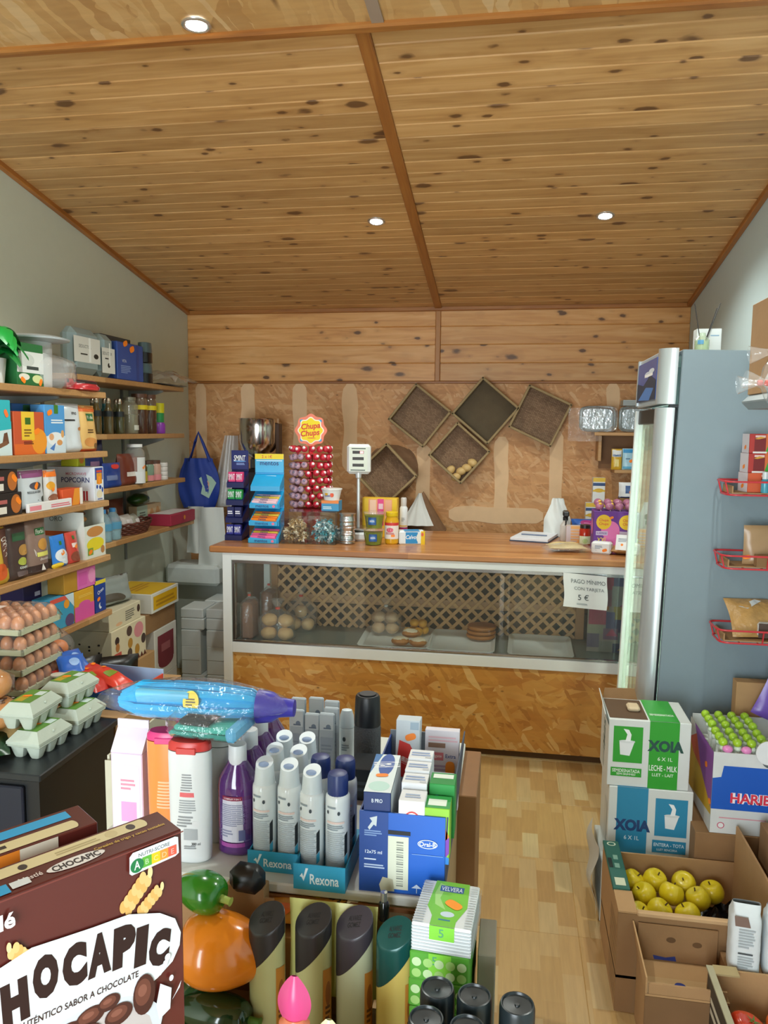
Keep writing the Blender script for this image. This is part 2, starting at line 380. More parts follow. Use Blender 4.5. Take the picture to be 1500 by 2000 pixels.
# ------------------------------------------------------------------ the room
XL, XR, YB, YF = -2.19, 1.045, 5.0, -1.6
ZB, ZR, YR = 2.375, 2.823, 2.44                     # eaves height at back wall, ridge height, ridge line
SL = (ZR - ZB) / (YB - YR); TH = math.atan(SL)
plaster_l = C('#d6dccb', .85, var=.03, bump=.05, bscale=40); plaster_r = C('#c6dadd', .8, var=.02, bump=.05, bscale=40)
prof = [(YF, 0), (YB + .1, 0), (YB + .1, ZB - .01), (YR, ZR), (YF, ZR - SL * (YR - YF))]
def sidewall(name, x0, x1, mat):
    m = MB(); n = len(prof); vs = [(x0, y, z) for y, z in prof] + [(x1, y, z) for y, z in prof]
    m.add(vs, [tuple(range(n)), tuple(range(n, 2 * n))[::-1]] + [(i, n + i, n + (i + 1) % n, (i + 1) % n) for i in range(n)], mat); return struct(name, m, 0)
wl = sidewall('wall_left', XL - .1, XL, plaster_l); wr = sidewall('wall_right', XR, XR + .1, plaster_r)
m = MB(); m.box((XL - .1, YF - .1, 0), (-1.55, YF, 2.2), plaster_l); m.box((-.05, YF - .1, 0), (XR + .1, YF, 2.2), plaster_l); m.box((-1.55, YF - .1, 2.1), (-.05, YF, 2.2), plaster_l)
struct('wall_front', m, 0)
# floor: square laminate tiles with a printed butcher-block pattern
m = MB(); m.box((XL, YF, -.08), (XR, YB, -.014), C('#3a3024', .9)); floor = struct('floor', m, 0)
def lam():
    N = NT('laminate_blocks'); v = N.coord((1, 1, 1), (0, 0, radians(90)), shift=False)
    oi = N.n('ObjectInfo'); ma = N.n('Math', operation='MULTIPLY'); ma.inputs[1].default_value = 11.0; N.l(oi.outputs['Random'], ma.inputs[0])
    va = N.n('VectorMath', operation='ADD'); N.l(v, va.inputs[0]); N.l(ma.outputs[0], va.inputs[1]); v = va.outputs[0]
    br = N.n('TexBrick'); br.offset = .37; br.inputs['Scale'].default_value = 1; br.inputs['Brick Width'].default_value = .19; br.inputs['Row Height'].default_value = .062
    br.inputs['Mortar Size'].default_value = .0006; br.inputs['Bias'].default_value = 0; br.inputs['Color1'].default_value = (0, 0, 0, 1); br.inputs['Color2'].default_value = (1, 1, 1, 1); br.inputs['Mortar'].default_value = (.3, .3, .3, 1)
    N.l(v, br.inputs['Vector']); sp = N.n('SeparateColor'); N.l(br.outputs['Color'], sp.inputs[0])
    g = N.n('TexNoise'); g.inputs['Scale'].default_value = 2.5; g.inputs['Detail'].default_value = 5; mp = N.n('Mapping'); mp.inputs['Scale'].default_value = (3, 40, 1); N.l(v, mp.inputs[0]); N.l(mp.outputs[0], g.inputs['Vector'])
    c = N.ramp(sp.outputs[0], [(0, '#ad8855'), (.3, '#b9965f'), (.62, '#c19f69'), (.85, '#bfa272'), (1, '#c9b484')])
    gm = N.n('MapRange'); gm.inputs[3].default_value = .80; gm.inputs[4].default_value = 1.16; N.l(g.outputs['Fac'], gm.inputs[0])
    hs = N.n('HueSaturation'); N.l(c, hs.inputs['Color']); N.l(gm.outputs[0], hs.inputs['Value']); N.l(hs.outputs[0], N.b.inputs['Base Color'])
    N.b.inputs['Roughness'].default_value = .42; return N.m
LAM = lam(); m = MB(); T = .44; m.box((0, 0, -.013), (T, T, 0), LAM, ch=.0016); tm = m.mesh('floor_tile', 0)
for i in range(-6, 2):
    for j in range(-9, 5):
        x, y = .25 + i * T, 2.80 + j * T
        if x + T > XL and y + T > YF:
            o = bpy.data.objects.new('floor_tile', tm); COL.objects.link(o); o.parent = floor; o.location = (x, y, 0)
# back wall: OSB below, pine boards above
PB = pine('pine_wall', ('#c78a4c', '#dba261', '#e6b479'), knots=1.0); PC = pine('pine_ceiling', ('#b5864f', '#c6975e', '#d2a66f'), knot='#5d3b20', knots=.95)
PT = pine('pine_trim', ('#8d5524', '#a3662d', '#b17637'), knots=0, axis=1); PTX = pine('pine_trim_x', ('#8d5524', '#a86b30', '#bb803e'), knots=0)
PTZ = pine('pine_trim_z', ('#a8703a', '#b57c42', '#c58d50'), knots=0, axis=2)
OSBW = osb('osb_wall', ('#b0763f', '#cc9058', '#daa36c', '#ebc596'), 1.25, .55, .5); OSBC = osb('osb_counter', ('#96591f', '#bd7c33', '#cf9646', '#e9c583'), .85, .45, .45)
m = MB(); m.box((XL - .1, YB + .02, 0), (XR + .1, YB + .12, ZB), plaster_l); wb = struct('wall_back', m, 0)
m = MB(); m.box((XL, YB, 0), (XR, YB + .02, 1.905), OSBW); m.build('osb_panel', wb, 0)
for x0, x1 in ((XL, -.505), (-.475, XR)):
    m = MB(); m.box((0, -.016, 0), (x1 - x0, 0, .1155), PB, ch=.004); pm = m.mesh('plank', 0)
    for k in range(4):
        o = bpy.data.objects.new('plank', pm); COL.objects.link(o); o.parent = wb; o.location = (x0, YB + .018, 1.912 + k * .1157)
m = MB(); m.box((-.505, YB - .008, 1.912), (-.475, YB + .018, ZB), PTZ, ch=.002); m.build('batten', wb, 0)
m = MB(); m.box((XL, YB - .012, 1.896), (XR, YB + .018, 1.912), PTX, ch=.003); m.build('batten', wb, 0)
fill = C('#ecc79c', .7, var=.07)
def strip(cx, z0, z1, w, sd, horiz=False):
    n = 16; L = []; R_ = []
    for i in range(n + 1):
        t = z0 + (z1 - z0) * i / n; e = 1 - max(0, abs(2 * i / n - 1) - .86) / .14 * .55
        a = w / 2 * e * (1 + .35 * noise.noise(Vector((t * 6, sd, 0)))); b = w / 2 * e * (1 + .35 * noise.noise(Vector((t * 6, sd, 9))))
        L.append((cx - a, t)); R_.append((cx + b, t))
    poly = L + R_[::-1]; m = MB()
    if horiz: m.prism([(q, p) for p, q in poly], .0035, fill, Matrix.Translation((0, YB + .0005, 0)) @ Matrix.Rotation(pi / 2, 4, 'X'))
    else: m.prism(poly, .002, fill, Matrix.Translation((0, YB + .0005, 0)) @ Matrix.Rotation(pi / 2, 4, 'X'))
    m.build('filler_strip', wb, 0)
for i, (x, z0, z1, w) in enumerate(((-2.10, 1.35, 1.90, .075), (-1.768, 1.42, 1.90, .10), (-1.404, 1.40, 1.90, .095), (-1.062, 1.32, 1.90, .10), (-.575, 1.1, 1.50, .09), (-.068, 1.06, 1.56, .088), (.277, 1.0, 1.60, .083), (.607, 1.40, 1.90, .08))): strip(x, z0, z1, w, i * 3.1)
strip(1.055, -.40, .205, .10, 40, True)
# ceiling boards
m = MB(); m.add([(XL, YB + .1, ZB + .018), (XR, YB + .1, ZB + .018), (XR, YR, ZR + .04), (XL, YR, ZR + .04), (XL, YB + .1, ZB + .1), (XR, YB + .1, ZB + .1), (XR, YR, ZR + .12), (XL, YR, ZR + .12)],
      [(0, 1, 2, 3), (7, 6, 5, 4), (0, 4, 5, 1), (1, 5, 6, 2), (2, 6, 7, 3), (3, 7, 4, 0)], C('#7b5530'))
m.box((XL, YF - .1, 0), (XR, YR, .06), C('#9a7040', .6), Matrix(((1, 0, 0, 0), (0, 1, 0, 0), (0, SL, 1, ZR - SL * YR), (0, 0, 0, 1))))
ceil = struct('ceiling', m, 0); L = sqrt((YB - YR) ** 2 + (ZR - ZB) ** 2); NR = 29; pw = L / NR
for x0, x1 in ((XL, -.51), (-.47, XR)):
    m = MB(); m.box((0, 0, 0), (x1 - x0, pw - .0006, .016), PC, ch=.0042); pm = m.mesh('plank', 0)
    for k in range(NR):
        o = bpy.data.objects.new('plank', pm); COL.objects.link(o); o.parent = ceil
        s = k * pw; o.location = (x0, YB - cos(TH) * s, ZB + sin(TH) * s); o.rotation_euler = (pi - TH, 0, 0); o.scale = (1, 1, -1)
def sloped(x0, x1, s0, s1, t, mat, name='batten'):
    m = MB(); M = Matrix.Translation((0, YB, ZB)) @ Matrix.Rotation(pi - TH, 4, 'X') @ Matrix.Scale(-1, 4, (0, 0, 1)); m.box((x0, s0, -t), (x1, s1, .016), mat, ch=.003)
    o = m.build(name, None, 0); o.location = (0, YB, ZB); o.rotation_euler = (pi - TH, 0, 0); o.scale = (1, 1, -1); return o
sloped(-.513, -.467, 0, L, .010, PT).parent = ceil
for i, (a, b) in enumerate(((XL, XL + .028), (XR - .028, XR))):
    o = sloped(a, b, 0, L, .022, PT, 'trim_%d' % (i + 1)); o['kind'] = 'structure'
m = MB(); m.box((XL, YB - .02, ZB - .022), (XR, YB + .018, ZB + .006), PTX, ch=.004); struct('trim_3', m, 0)
m = MB(); m.box((XL, 0, 0), (XR, .36, .002), osb('osb_beam', ('#9a6a3a', '#c09055', '#d3aa72', '#e6cba0'), .8)); m.box((XL, 0, .002), (XR, .36, .10), C('#8a6236'))
b = struct('trim_4', m, 0); b.location = (0, 1.925, 2.745); b.rotation_euler = (0, 0, radians(.8))
# the OSB pattern lies in x-z, so the underside board is a thin panel stood up and laid back
m = MB(); m.box((XL, -.004, 0), (XR, 0, .36), osb('osb_beam', ()), ch=0); p = m.build('osb_panel', b, 0, loc=(0, 0, 0), rot=(-pi / 2, 0, 0)); p.location = (0, 0, .0); p.rotation_euler = (-pi / 2, 0, 0); p.scale = (1, 1, -1)
m = MB(); m.box((XL, .345, -.014), (XR, .385, .03), PTX, ch=.006); m.build('edge_moulding', b, 0)
m = MB(); m.box((-.42, 0, -.006), (-.385, .345, -.001), C('#a08a78', .7)); m.build('cable_cover', b, 0)
# recessed ceiling lamps
def downlight(x, y, z, tilt, label, power=1.0):
    t = thing('ceiling_light', label, 'lamp', (x, y, z), group='recessed ceiling lamps'); t.rotation_euler = (tilt, 0, 0)
    m = MB(); m.lathe([(.030, .004), (.030, -.003), (.036, -.005), (.042, -.003), (.043, .001)], C('#d9dad8', .25, .9), 28, cap=False); m.build('trim_ring', t)
    m = MB(); m.lathe([(.0301, -.0015), (.001, -.0018)], emit('#f2fff8', 60), 24); m.build('lens', t, 0)
    l = bpy.data.lights.new('lamp_glow', 'SPOT'); l.energy = LAMP_POWER * power; l.color = LAMP_COLOR; l.spot_size = radians(150); l.spot_blend = .6; l.shadow_soft_size = .03
    o = bpy.data.objects.new('lamp_glow', l); COL.objects.link(o); o.parent = t; o.location = (0, 0, -.012)
downlight(-.674, 3.754, 2.375 + SL * (5 - 3.754) - .001, -TH, 'recessed lamp left of the ceiling batten')
downlight(.392, 3.779, 2.375 + SL * (5 - 3.779) - .001, -TH, 'recessed lamp in the boards right of the ceiling batten')
downlight(-.92, 2.20, 2.739, 0, 'recessed lamp in the chipboard ridge beam, cut by the frame', 1.8)
downlight(.70, 2.12, 2.739, 0, 'recessed lamp in the ridge beam further along to the right', 1.5)
# ------------------------------------------------------------------ glazed counter with bread and cakes
CT = 1.005
steel = C('#b9bcbd', .22, 1.0, var=.04); white = C('#e4e8e6', .45, var=.03); black = C('#17181a', .4)
def stave_wood(name, a, b, c, rough=.28, bw=.55, rh=.045):
    N = NT(name); v = N.coord(); br = N.n('TexBrick'); br.offset = .43; br.inputs['Scale'].default_value = 1; br.inputs['Brick Width'].default_value = bw; br.inputs['Row Height'].default_value = rh
    br.inputs['Mortar Size'].default_value = .0004; br.inputs['Color1'].default_value = (0, 0, 0, 1); br.inputs['Color2'].default_value = (1, 1, 1, 1); br.inputs['Mortar'].default_value = (.3, .3, .3, 1); br.inputs['Bias'].default_value = 0
    N.l(v, br.inputs['Vector']); sp = N.n('SeparateColor'); N.l(br.outputs['Color'], sp.inputs[0]); cc = N.ramp(sp.outputs[0], [(0, a), (.5, b), (1, c)])
    g = N.n('TexNoise'); g.inputs['Scale'].default_value = 3; g.inputs['Detail'].default_value = 5; N.l(N.coord((2, 40, 40)), g.inputs['Vector'])
    gm = N.n('MapRange'); gm.inputs[3].default_value = .78; gm.inputs[4].default_value = 1.18; N.l(g.outputs['Fac'], gm.inputs[0])
    hs = N.n('HueSaturation'); N.l(cc, hs.inputs['Color']); N.l(gm.outputs[0], hs.inputs['Value']); N.l(hs.outputs[0], N.b.inputs['Base Color']); N.b.inputs['Roughness'].default_value = rough; return N.m
cr = thing('display_counter', 'long white framed glass counter with wooden worktop and chipboard front', 'counter', (-.25, 4.08, 0))
ox, oy = .25, -4.08
def cb(name, a, b, mat, ch=.002, label=None, parent=None):
    m = MB(); m.box((a[0] + ox, a[1] + oy, a[2]), (b[0] + ox, b[1] + oy, b[2]), mat, ch=ch); return m.build(name, parent or cr, 30, label)
cb('worktop', (-1.505, 3.652, .972), (.99, 4.50, CT), stave_wood('worktop_staves', '#a3683a', '#b57a48', '#c48c57'), .006)
for x0, x1, y0 in ((-1.44, -1.393, 3.668), (.94, .985, 3.668), (-1.44, -1.393, 4.44)): cb('post', (x0, y0, 0), (x1, y0 + .045, .972), white)
cb('rail', (-1.393, 3.668, .934), (.94, 3.71, .972), white); cb('rail', (-1.393, 3.668, .455), (.94, 3.71, .508), white)
cb('post', (-1.36, 4.085, .50), (-1.325, 4.12, .972), white)
cb('steel_strip', (-1.393, 3.676, .918), (.94, 3.70, .934), steel, .001); cb('steel_strip', (-1.393, 3.676, .508), (.94, 3.70, .518), steel, .001); cb('steel_strip', (-1.393, 3.676, .518), (-1.377, 3.70, .918), steel, .001)
cb('front_panel', (-1.393, 3.682, .035), (.94, 3.70, .455), OSBC, .001); cb('plinth', (-1.42, 3.70, 0), (.97, 3.72, .05), C('#5d4326', .8))
cb('end_panel', (-1.43, 3.713, 0), (-1.41, 4.44, .455), white); cb('shelf_deck', (-1.41, 3.70, .478), (.94, 4.135, .494), C('#78827c', .35, var=.05))
cb('glass_pane', (-1.378, 3.685, .517), (.94, 3.689, .919), glassy('#eef6f2', .03), 0); cb('glass_pane', (-1.424, 3.714, .50), (-1.420, 4.08, .95), glassy('#e6f2ee', .04), 0)
# lattice screen at the back of the display: every slat is a piece
latm = C('#dbab76', .65, var=.12); lx0, lx1, lz0, lz1 = -1.30, .365, .496, .966
cb('lattice_stile', (lx0 - .045, 4.115, lz0), (lx0 + .012, 4.14, lz1), C('#b98655', .6)); cb('lattice_stile', (lx1 - .01, 4.115, lz0), (lx1 + .035, 4.14, lz1), C('#b98655', .6))
cb('lattice_rail', (lx0, 4.142, .625), (lx1, 4.16, .672), C('#c79a70', .6)); cb('back_board', (lx0, 4.30, .02), (lx1, 4.31, .966), C('#3d2f28', .8))
pit = .0695; hgt = lz1 - lz0
for sgn in (1, -1):
    k = -int(hgt / pit) - 1
    while k * pit < (lx1 - lx0):
        xa = lx0 + k * pit if sgn > 0 else lx0 + (k * pit + hgt)
        # segment from bottom (xa) to top (xa + sgn*hgt), clipped to the screen
        t0, t1 = 0.0, 1.0
        p = lambda t: xa + sgn * hgt * t
        lo, hi = (lx0 - xa) / (sgn * hgt), (lx1 - xa) / (sgn * hgt); lo, hi = min(lo, hi), max(lo, hi); t0, t1 = max(t0, lo), min(t1, hi)
        if t1 - t0 > .03:
            A = Vector((p(t0), lz0 + hgt * t0)); B = Vector((p(t1), lz0 + hgt * t1)); Ln = (B - A).length
            m = MB(); m.box((-.0015, 0, -.0088), (Ln + .0015, .006, .0088), latm, ch=.0012)
            o = m.build('slat', cr, 0); o.location = (A.x + ox, (4.121 if sgn > 0 else 4.128) + oy, A.y); o.rotation_euler = (0, -atan2((B - A).y, (B - A).x), 0)
        k += 1
# patterned panel at the right end inside the case
m = MB(); m.box((.395 + ox, 3.90 + oy, .496), (.93 + ox, 3.906 + oy, .966), C('#8d8378', .6)); pat = m.build('patterned_panel', cr, 0)
pp = PR({'F': (lambda u, v: (Vector((.395 + u * .30 + ox, 3.90 + oy, .496 + v * .47)), Vector((0, -1, 0))), .30, .47)})
for q in ((.12, .86, .40, 1, '#8b837a'), (.40, .9, .75, 1, '#b2355a'), (.12, .68, .40, .86, '#a92b4a'), (.40, .72, .75, .9, '#3a3a66'), (.05, .50, .38, .68, '#8f5f68'), (.38, .5, .75, .72, '#83837a'), (.02, .46, .34, .5, '#b06a1f'), (.42, .36, .72, .5, '#8d7d2c'), (.02, .30, .3, .46, '#a2354f'), (.3, .26, .44, .44, '#4a4a72'), (.44, .22, .75, .36, '#40365c'), (0, .2, .26, .30, '#8d8a72'), (.26, .14, .5, .26, '#74506a'), (.5, .1, .75, .22, '#6d7a78'), (0, .05, .2, .2, '#5a4a60'), (.2, .0, .42, .12, '#7b7a70'), (.42, 0, .75, .10, '#2f3358')): pp.r('F', *q)
for q in (((.5, .5), (.75, .5), (.75, .62)), ((.3, .18), (.5, .18), (.4, .26)), ((.5, .02), (.75, .1), (.75, .24))): pp.p('F', list(q), ('#a63a5c', '#a88b1e', '#8d3a58')[len(pp.mb.f) % 3])
pp.done(pat)
# paper notice taped on the glass
m = MB(); m.surf(lambda u, v: ((u - .5) * .20 + .004 * sin(v * 5), -.002 * sin(pi * u) - .004 * (v - .5) ** 2, (v - .5) * .162 - .012 * (u - .5)), 8, 6, C('#eef2f0', .7, var=.02))
o = m.build('paper_notice'); tag(place(o, (.356, 3.664, .850)), 'white handwritten card payment notice taped on the counter glass', 'notice')
p = PR({'F': (lambda u, v: (Vector(((u - .5) * .20 + .004 * sin(v * 5), -.0045, (v - .5) * .162 - .012 * (u - .5))), Vector((0, -1, 0))), .2, .162)})
p.t('F', 'PAGO MÍNIMO', .57, .80, .15, '#4a565a', .78, bold=-.005); p.t('F', 'CON TARJETA', .58, .56, .12, '#4a565a', .78, bold=-.005); p.t('F', '5 €', .44, .32, .17, '#2f3a3e', bold=-.002); p.l('F', .3, .1, .55, .15, 2, '#9aa6a8'); p.done(o, 'handwriting')
# trays
def tray(x, y, w, d, rz, label):
    m = MB(); r = []; n = 6
    def ring(k, z, rr=.03):
        q = []
        for cx, cy, a in ((w / 2 - rr, d / 2 - rr, 0), (-w / 2 + rr, d / 2 - rr, 90), (-w / 2 + rr, -d / 2 + rr, 180), (w / 2 - rr, -d / 2 + rr, 270)):
            for i in range(n): t = radians(a + 90 * i / (n - 1)); q.append((cx + (rr + k) * cos(t), cy + (rr + k) * sin(t), z))
        return q
    rings = [ring(-.02, 0), ring(-.004, .002), ring(.0, .016), ring(.006, .019), ring(.004, .021), ring(-.004, .017), ring(-.016, .006)]
    vs = sum(rings, []); N_ = 4 * n; fs = [(i * N_ + k, i * N_ + (k + 1) % N_, (i + 1) * N_ + (k + 1) % N_, (i + 1) * N_ + k) for i in range(len(rings) - 1) for k in range(N_)]
    fs += [tuple(range(N_))[::-1], tuple((len(rings) - 1) * N_ + k for k in range(N_))]
    m.add(vs, fs, C('#eef2f1', .3, var=.03)); o = m.build('serving_tray', None, 50); tag(place(o, (x, y, .4945), rz), label, 'tray', 'white serving trays in the counter'); return o
tray(-.575, 3.92, .36, .39, 2, 'white tray under the bagged buns and sugared pastries')
tray(-.232, 3.915, .33, .39, 0, 'middle white tray holding a flat round cake stack'); tray(.165, 3.905, .31, .38, -1, 'empty white tray at the right end of the counter')
# bread and cakes
bread = C('#c58d4c', .6, var=.18, bump=.3, bscale=40); breadl = C('#e2b477', .6, var=.15, bump=.3, bscale=40); film = clear(alpha=.10, ior=1.5, rough=.06)
def loaf(x, y, z, r, h, label, grp, mat=bread, sx=1.0, rz=0):
    m = MB(); m.ell((0, 0, h / 2), (r * sx, r, h / 2), mat, 16, 10, wob=.12, sd=x * 9); o = m.build('bread_roll'); tag(place(o, (x, y, z), rz), label, 'bread', grp); return o
def clearbag(name, label, x, y, z, w, d, h, knot=True, sd=0, tag_col='#d8402f', cat='bag', rz=0, group=None, mat=None, tie_at=.78):
    m = MB()
    def fn(u, v):
        a = 2 * pi * u; t = v
        r = (1 - .06 * sin(a * 3 + sd)) * (1 if t < .5 else 1 - ((t - .5) / (tie_at - .5)) ** 1.6 * .9 if t < tie_at else .10 + (t - tie_at) / (1 - tie_at) * .30)
        r = min(r, .75 + t * 3) ; r *= 1 + .10 * noise.noise(Vector((cos(a) * 1.5 + sd, sin(a) * 1.5, t * 4)))
        return (w / 2 * r * cos(a), d / 2 * r * sin(a), h * t)
    m.surf(fn, 22, 14, mat or film); o = m.build(name, None, 80); tag(place(o, (x, y, z), rz), label, cat, group)
    if knot:
        k = MB(); k.lathe([(w * .055, 0), (w * .07, .006), (w * .055, .012)], C(tag_col, .5), 10, M=TR(0, 0, h * tie_at - .006)); k.build('tie', o)
    return o
clearbag('bread_bag', 'clear bag of four round rolls at the front left of the counter', -1.19, 3.80, .496, .20, .15, .215, sd=1)
for i, (dx, dz, dy) in enumerate(((-.045, 0, -.01), (.045, 0, -.01), (-.043, .068, .0), (.043, .066, .0))): loaf(-1.19 + dx, 3.80 + dy, .500 + dz, .042, .066, 'round bread roll in the clear bag at the front left', 'rolls in the front bread bag', breadl)
clearbag('bread_bag', 'clear tied bag of rolls standing behind the front bread bag', -1.12, 4.0, .496, .17, .13, .25, sd=3)
for i, (dx, dz) in enumerate(((-.035, 0), (.038, 0), (0, .07))): loaf(-1.12 + dx, 4.0, .50 + dz, .036, .068, 'round roll in the tied bag behind the front bread bag', 'rolls in the rear bread bag', breadl)
for i, (x, y, l) in enumerate(((-1.345, 3.80, 'tall sliced brown loaf in film against the left glass'), (-1.30, 3.99, 'sliced brown loaf in film further back at the left glass'))):
    o = carton('wrapped_loaf', l, 'bread', (x, y, .496), .065, .12, .20 + .02 * i, 0, C('#8a4f2a', .5, var=.2, bump=.4, bscale=70), ch=.016)
    k = MB(); k.box((-.036, -.064, 0), (.036, .064, .215 + .02 * i), film, ch=.02); k.lathe([(.02, 0), (.006, .02), (.012, .035)], film, 10, M=TR(0, 0, .212 + .02 * i), cap=False); k.build('film_wrap', o, 60)
    k = MB(); k.lathe([(.008, 0), (.009, .005), (.008, .01)], C('#d8402f'), 10, M=TR(0, 0, .226 + .02 * i)); k.build('tie', o)
clearbag('bun_bag', 'clear bag of pale buns on the left white tray', -.645, 3.98, .517, .165, .14, .185, sd=5, tag_col='#dfe3e2')
for dx, dy, dz in ((-.036, -.02, 0), (.038, -.02, 0), (-.034, -.015, .058), (.036, -.015, .058)): loaf(-.645 + dx, 3.98 + dy, .518 + dz, .036, .057, 'pale bun inside the clear bag on the left tray', 'buns in the clear bag', C('#d9b48c', .6, var=.12, bump=.2))
for i, (x, y, z) in enumerate(((-.52, 3.95, .512), (-.468, 3.955, .512), (-.44, 4.0, .512), (-.495, 4.01, .512), (-.49, 3.98, .553), (-.448, 3.985, .551))):
    loaf(x, y, z, .026, .046, 'small golden custard bun piled on the left tray', 'golden buns piled on the tray', C('#d79a2c', .45, var=.25))
sug = C('#e8d9bf', .8, var=.15, bump=.3, bscale=120)
for i, (x, y, z, rz, l) in enumerate(((-.535, 3.775, .510, 10, 'sugared pastry at the front left of the tray'), (-.445, 3.765, .510, -8, 'sugared pastry at the front right of the tray'), (-.49, 3.835, .536, 4, 'sugared pastry lying on top of the other two'))):
    m = MB(); m.ell((0, 0, .022), (.047, .036, .022), C('#b9783c', .6, var=.2), 16, 8, wob=.1, sd=i); o = m.build('pastry'); tag(place(o, (x, y, z), rz), l, 'pastry', 'sugared pastries on the tray')
    k = MB(); k.ell((0, 0, .03), (.041, .031, .0165), sug, 16, 8, wob=.2, sd=i + 4); k.build('sugar_topping', o)
for i in range(3):
    m = MB(); m.lathe([(.0, 0), (.070, .001), (.077, .010), (.073, .02), (.0, .0225)], C('#b5702f', .5, var=.3, bump=.5, bscale=60), 28); o = m.build('round_cake', None, 40)
    tag(place(o, (-.14 + .003 * i, 4.0, .512 + .0226 * i), i * 40), ('lowest', 'middle', 'topmost')[i] + ' flat golden cake of the stack on the middle tray', 'cake', 'stacked flat cakes')
# ------------------------------------------------------------------ sweets and goods on the worktop
def step_rack(name, label, x, y, w, n, h, dep, col, head, rz=0):
    """counter display: sloped steps with a printed header board"""
    t = thing(name, label, 'display stand', (x, y, CT), rz); m = MB(); sh = h * .78 / n
    for i in range(n): z = i * sh; y0 = -dep / 2 + i * .012; m.add([(-w / 2, y0, z), (w / 2, y0, z), (w / 2, y0, z + sh * .28), (-w / 2, y0, z + sh * .28), (-w / 2, dep / 2, z + sh * .25), (w / 2, dep / 2, z + sh * .25), (w / 2, dep / 2, z + sh * .95), (-w / 2, dep / 2, z + sh * .95)], [(0, 1, 2, 3), (3, 2, 6, 7), (0, 3, 7, 4), (1, 5, 6, 2), (0, 4, 5, 1), (4, 7, 6, 5)], C(col, .35))
    m.box((-w / 2, dep / 2 - .004, 0), (w / 2, dep / 2, h * .86), C(col, .35)); m.build('rack', t, 0)
    k = MB(); hb = h * (.22 if head[2] else .16); k.box((-w / 2, dep / 2 - .01, h - hb), (w / 2, dep / 2 - .004, h), C(head[0], .35), ch=.002); ho = k.build('header_board', t, 0)
    p = PR({'F': (lambda u, v: (Vector((-w / 2 + u * w, dep / 2 - .01, h - hb + v * hb)), Vector((0, -1, 0))), w, hb)}); p.run(head[1]); p.done(ho)
    return t, sh
def pack(parent_loc, rz, dx, dy, dz, w, d, h, col, label, grp, txt=None, tc='#ffffff', name='mint_pack', rx=0, cat='sweets'):
    a = radians(rz); x = parent_loc[0] + dx * cos(a) - dy * sin(a); y = parent_loc[1] + dx * sin(a) + dy * cos(a)
    ops = [('F', 't', txt, .5, .5, .62, tc, .86)] if txt else [('F', 'l', .1, .3, .8, .7, 2, tc)]
    if txt: ops.append(('T', 't', txt, .5, .5, .55, tc, .8))
    return carton(name, label, cat, (x, y, parent_loc[2] + dz), w, d, h, rz, col, ops, grp, rx=rx)
t, sh = step_rack('mint_rack', 'dark blue stepped mint rack at the left end of the worktop', -1.452, 3.92, .095, 4, .475, .12, '#1d2358', ('#232a6a', [('F', 't', 'SMINT', .5, .6, .30, '#ffffff', .7, {'shear': .2}), ('F', 'l', .3, .25, .8, .38, 2, '#8fa6e0'), ('F', 'e', .5, .44, .38, .03, '#6fa8e8')], 1))
for i, (c, l) in enumerate((('#2b2f8f', 'blue mint boxes in the lowest step of the dark rack'), ('#20245c', 'navy mint boxes in the second step of the dark rack'), ('#1f9a48', 'green mint boxes in the third step of the dark rack'), ('#e0417c', 'pink mint boxes in the top step of the dark rack'))):
    for j in range(2): pack((-1.452, 3.92, CT), 0, -.021 + .042 * j, -.042 + .012 * i, sh * i + sh * .30 + .004, .038, .024, .052, c, ('left of the two ', 'right of the two ')[j] + l, 'mint boxes in the dark rack', 'SMINT' if i != 1 else None, '#f4f4ff')
    p = None
t, sh = step_rack('chewy_mint_rack', 'light blue stepped rack of chewy mint rolls with a yellow top', -1.268, 3.868, .155, 4, .46, .14, '#2aa5dc', ('#3fb0e2', [('F', 'r', 0, .72, 1, 1, '#f2d410'), ('F', 't', '2 x 1€', .42, .86, .16, '#d8352c', .5), ('F', 't', 'mentos', .5, .50, .20, '#1c2a6e', .84), ('F', 'l', .05, .62, .95, .70, 1, '#d9ecf7')], 1), 4)
m = MB(); m.box((-1.268 - .032, 3.868 + .052, CT + .31), (-1.268 + .035, 3.868 + .058, CT + .345), C('#eef3f6')); o = m.build('price_card'); tag(o, 'small blank white card on the light blue mint rack', 'card')
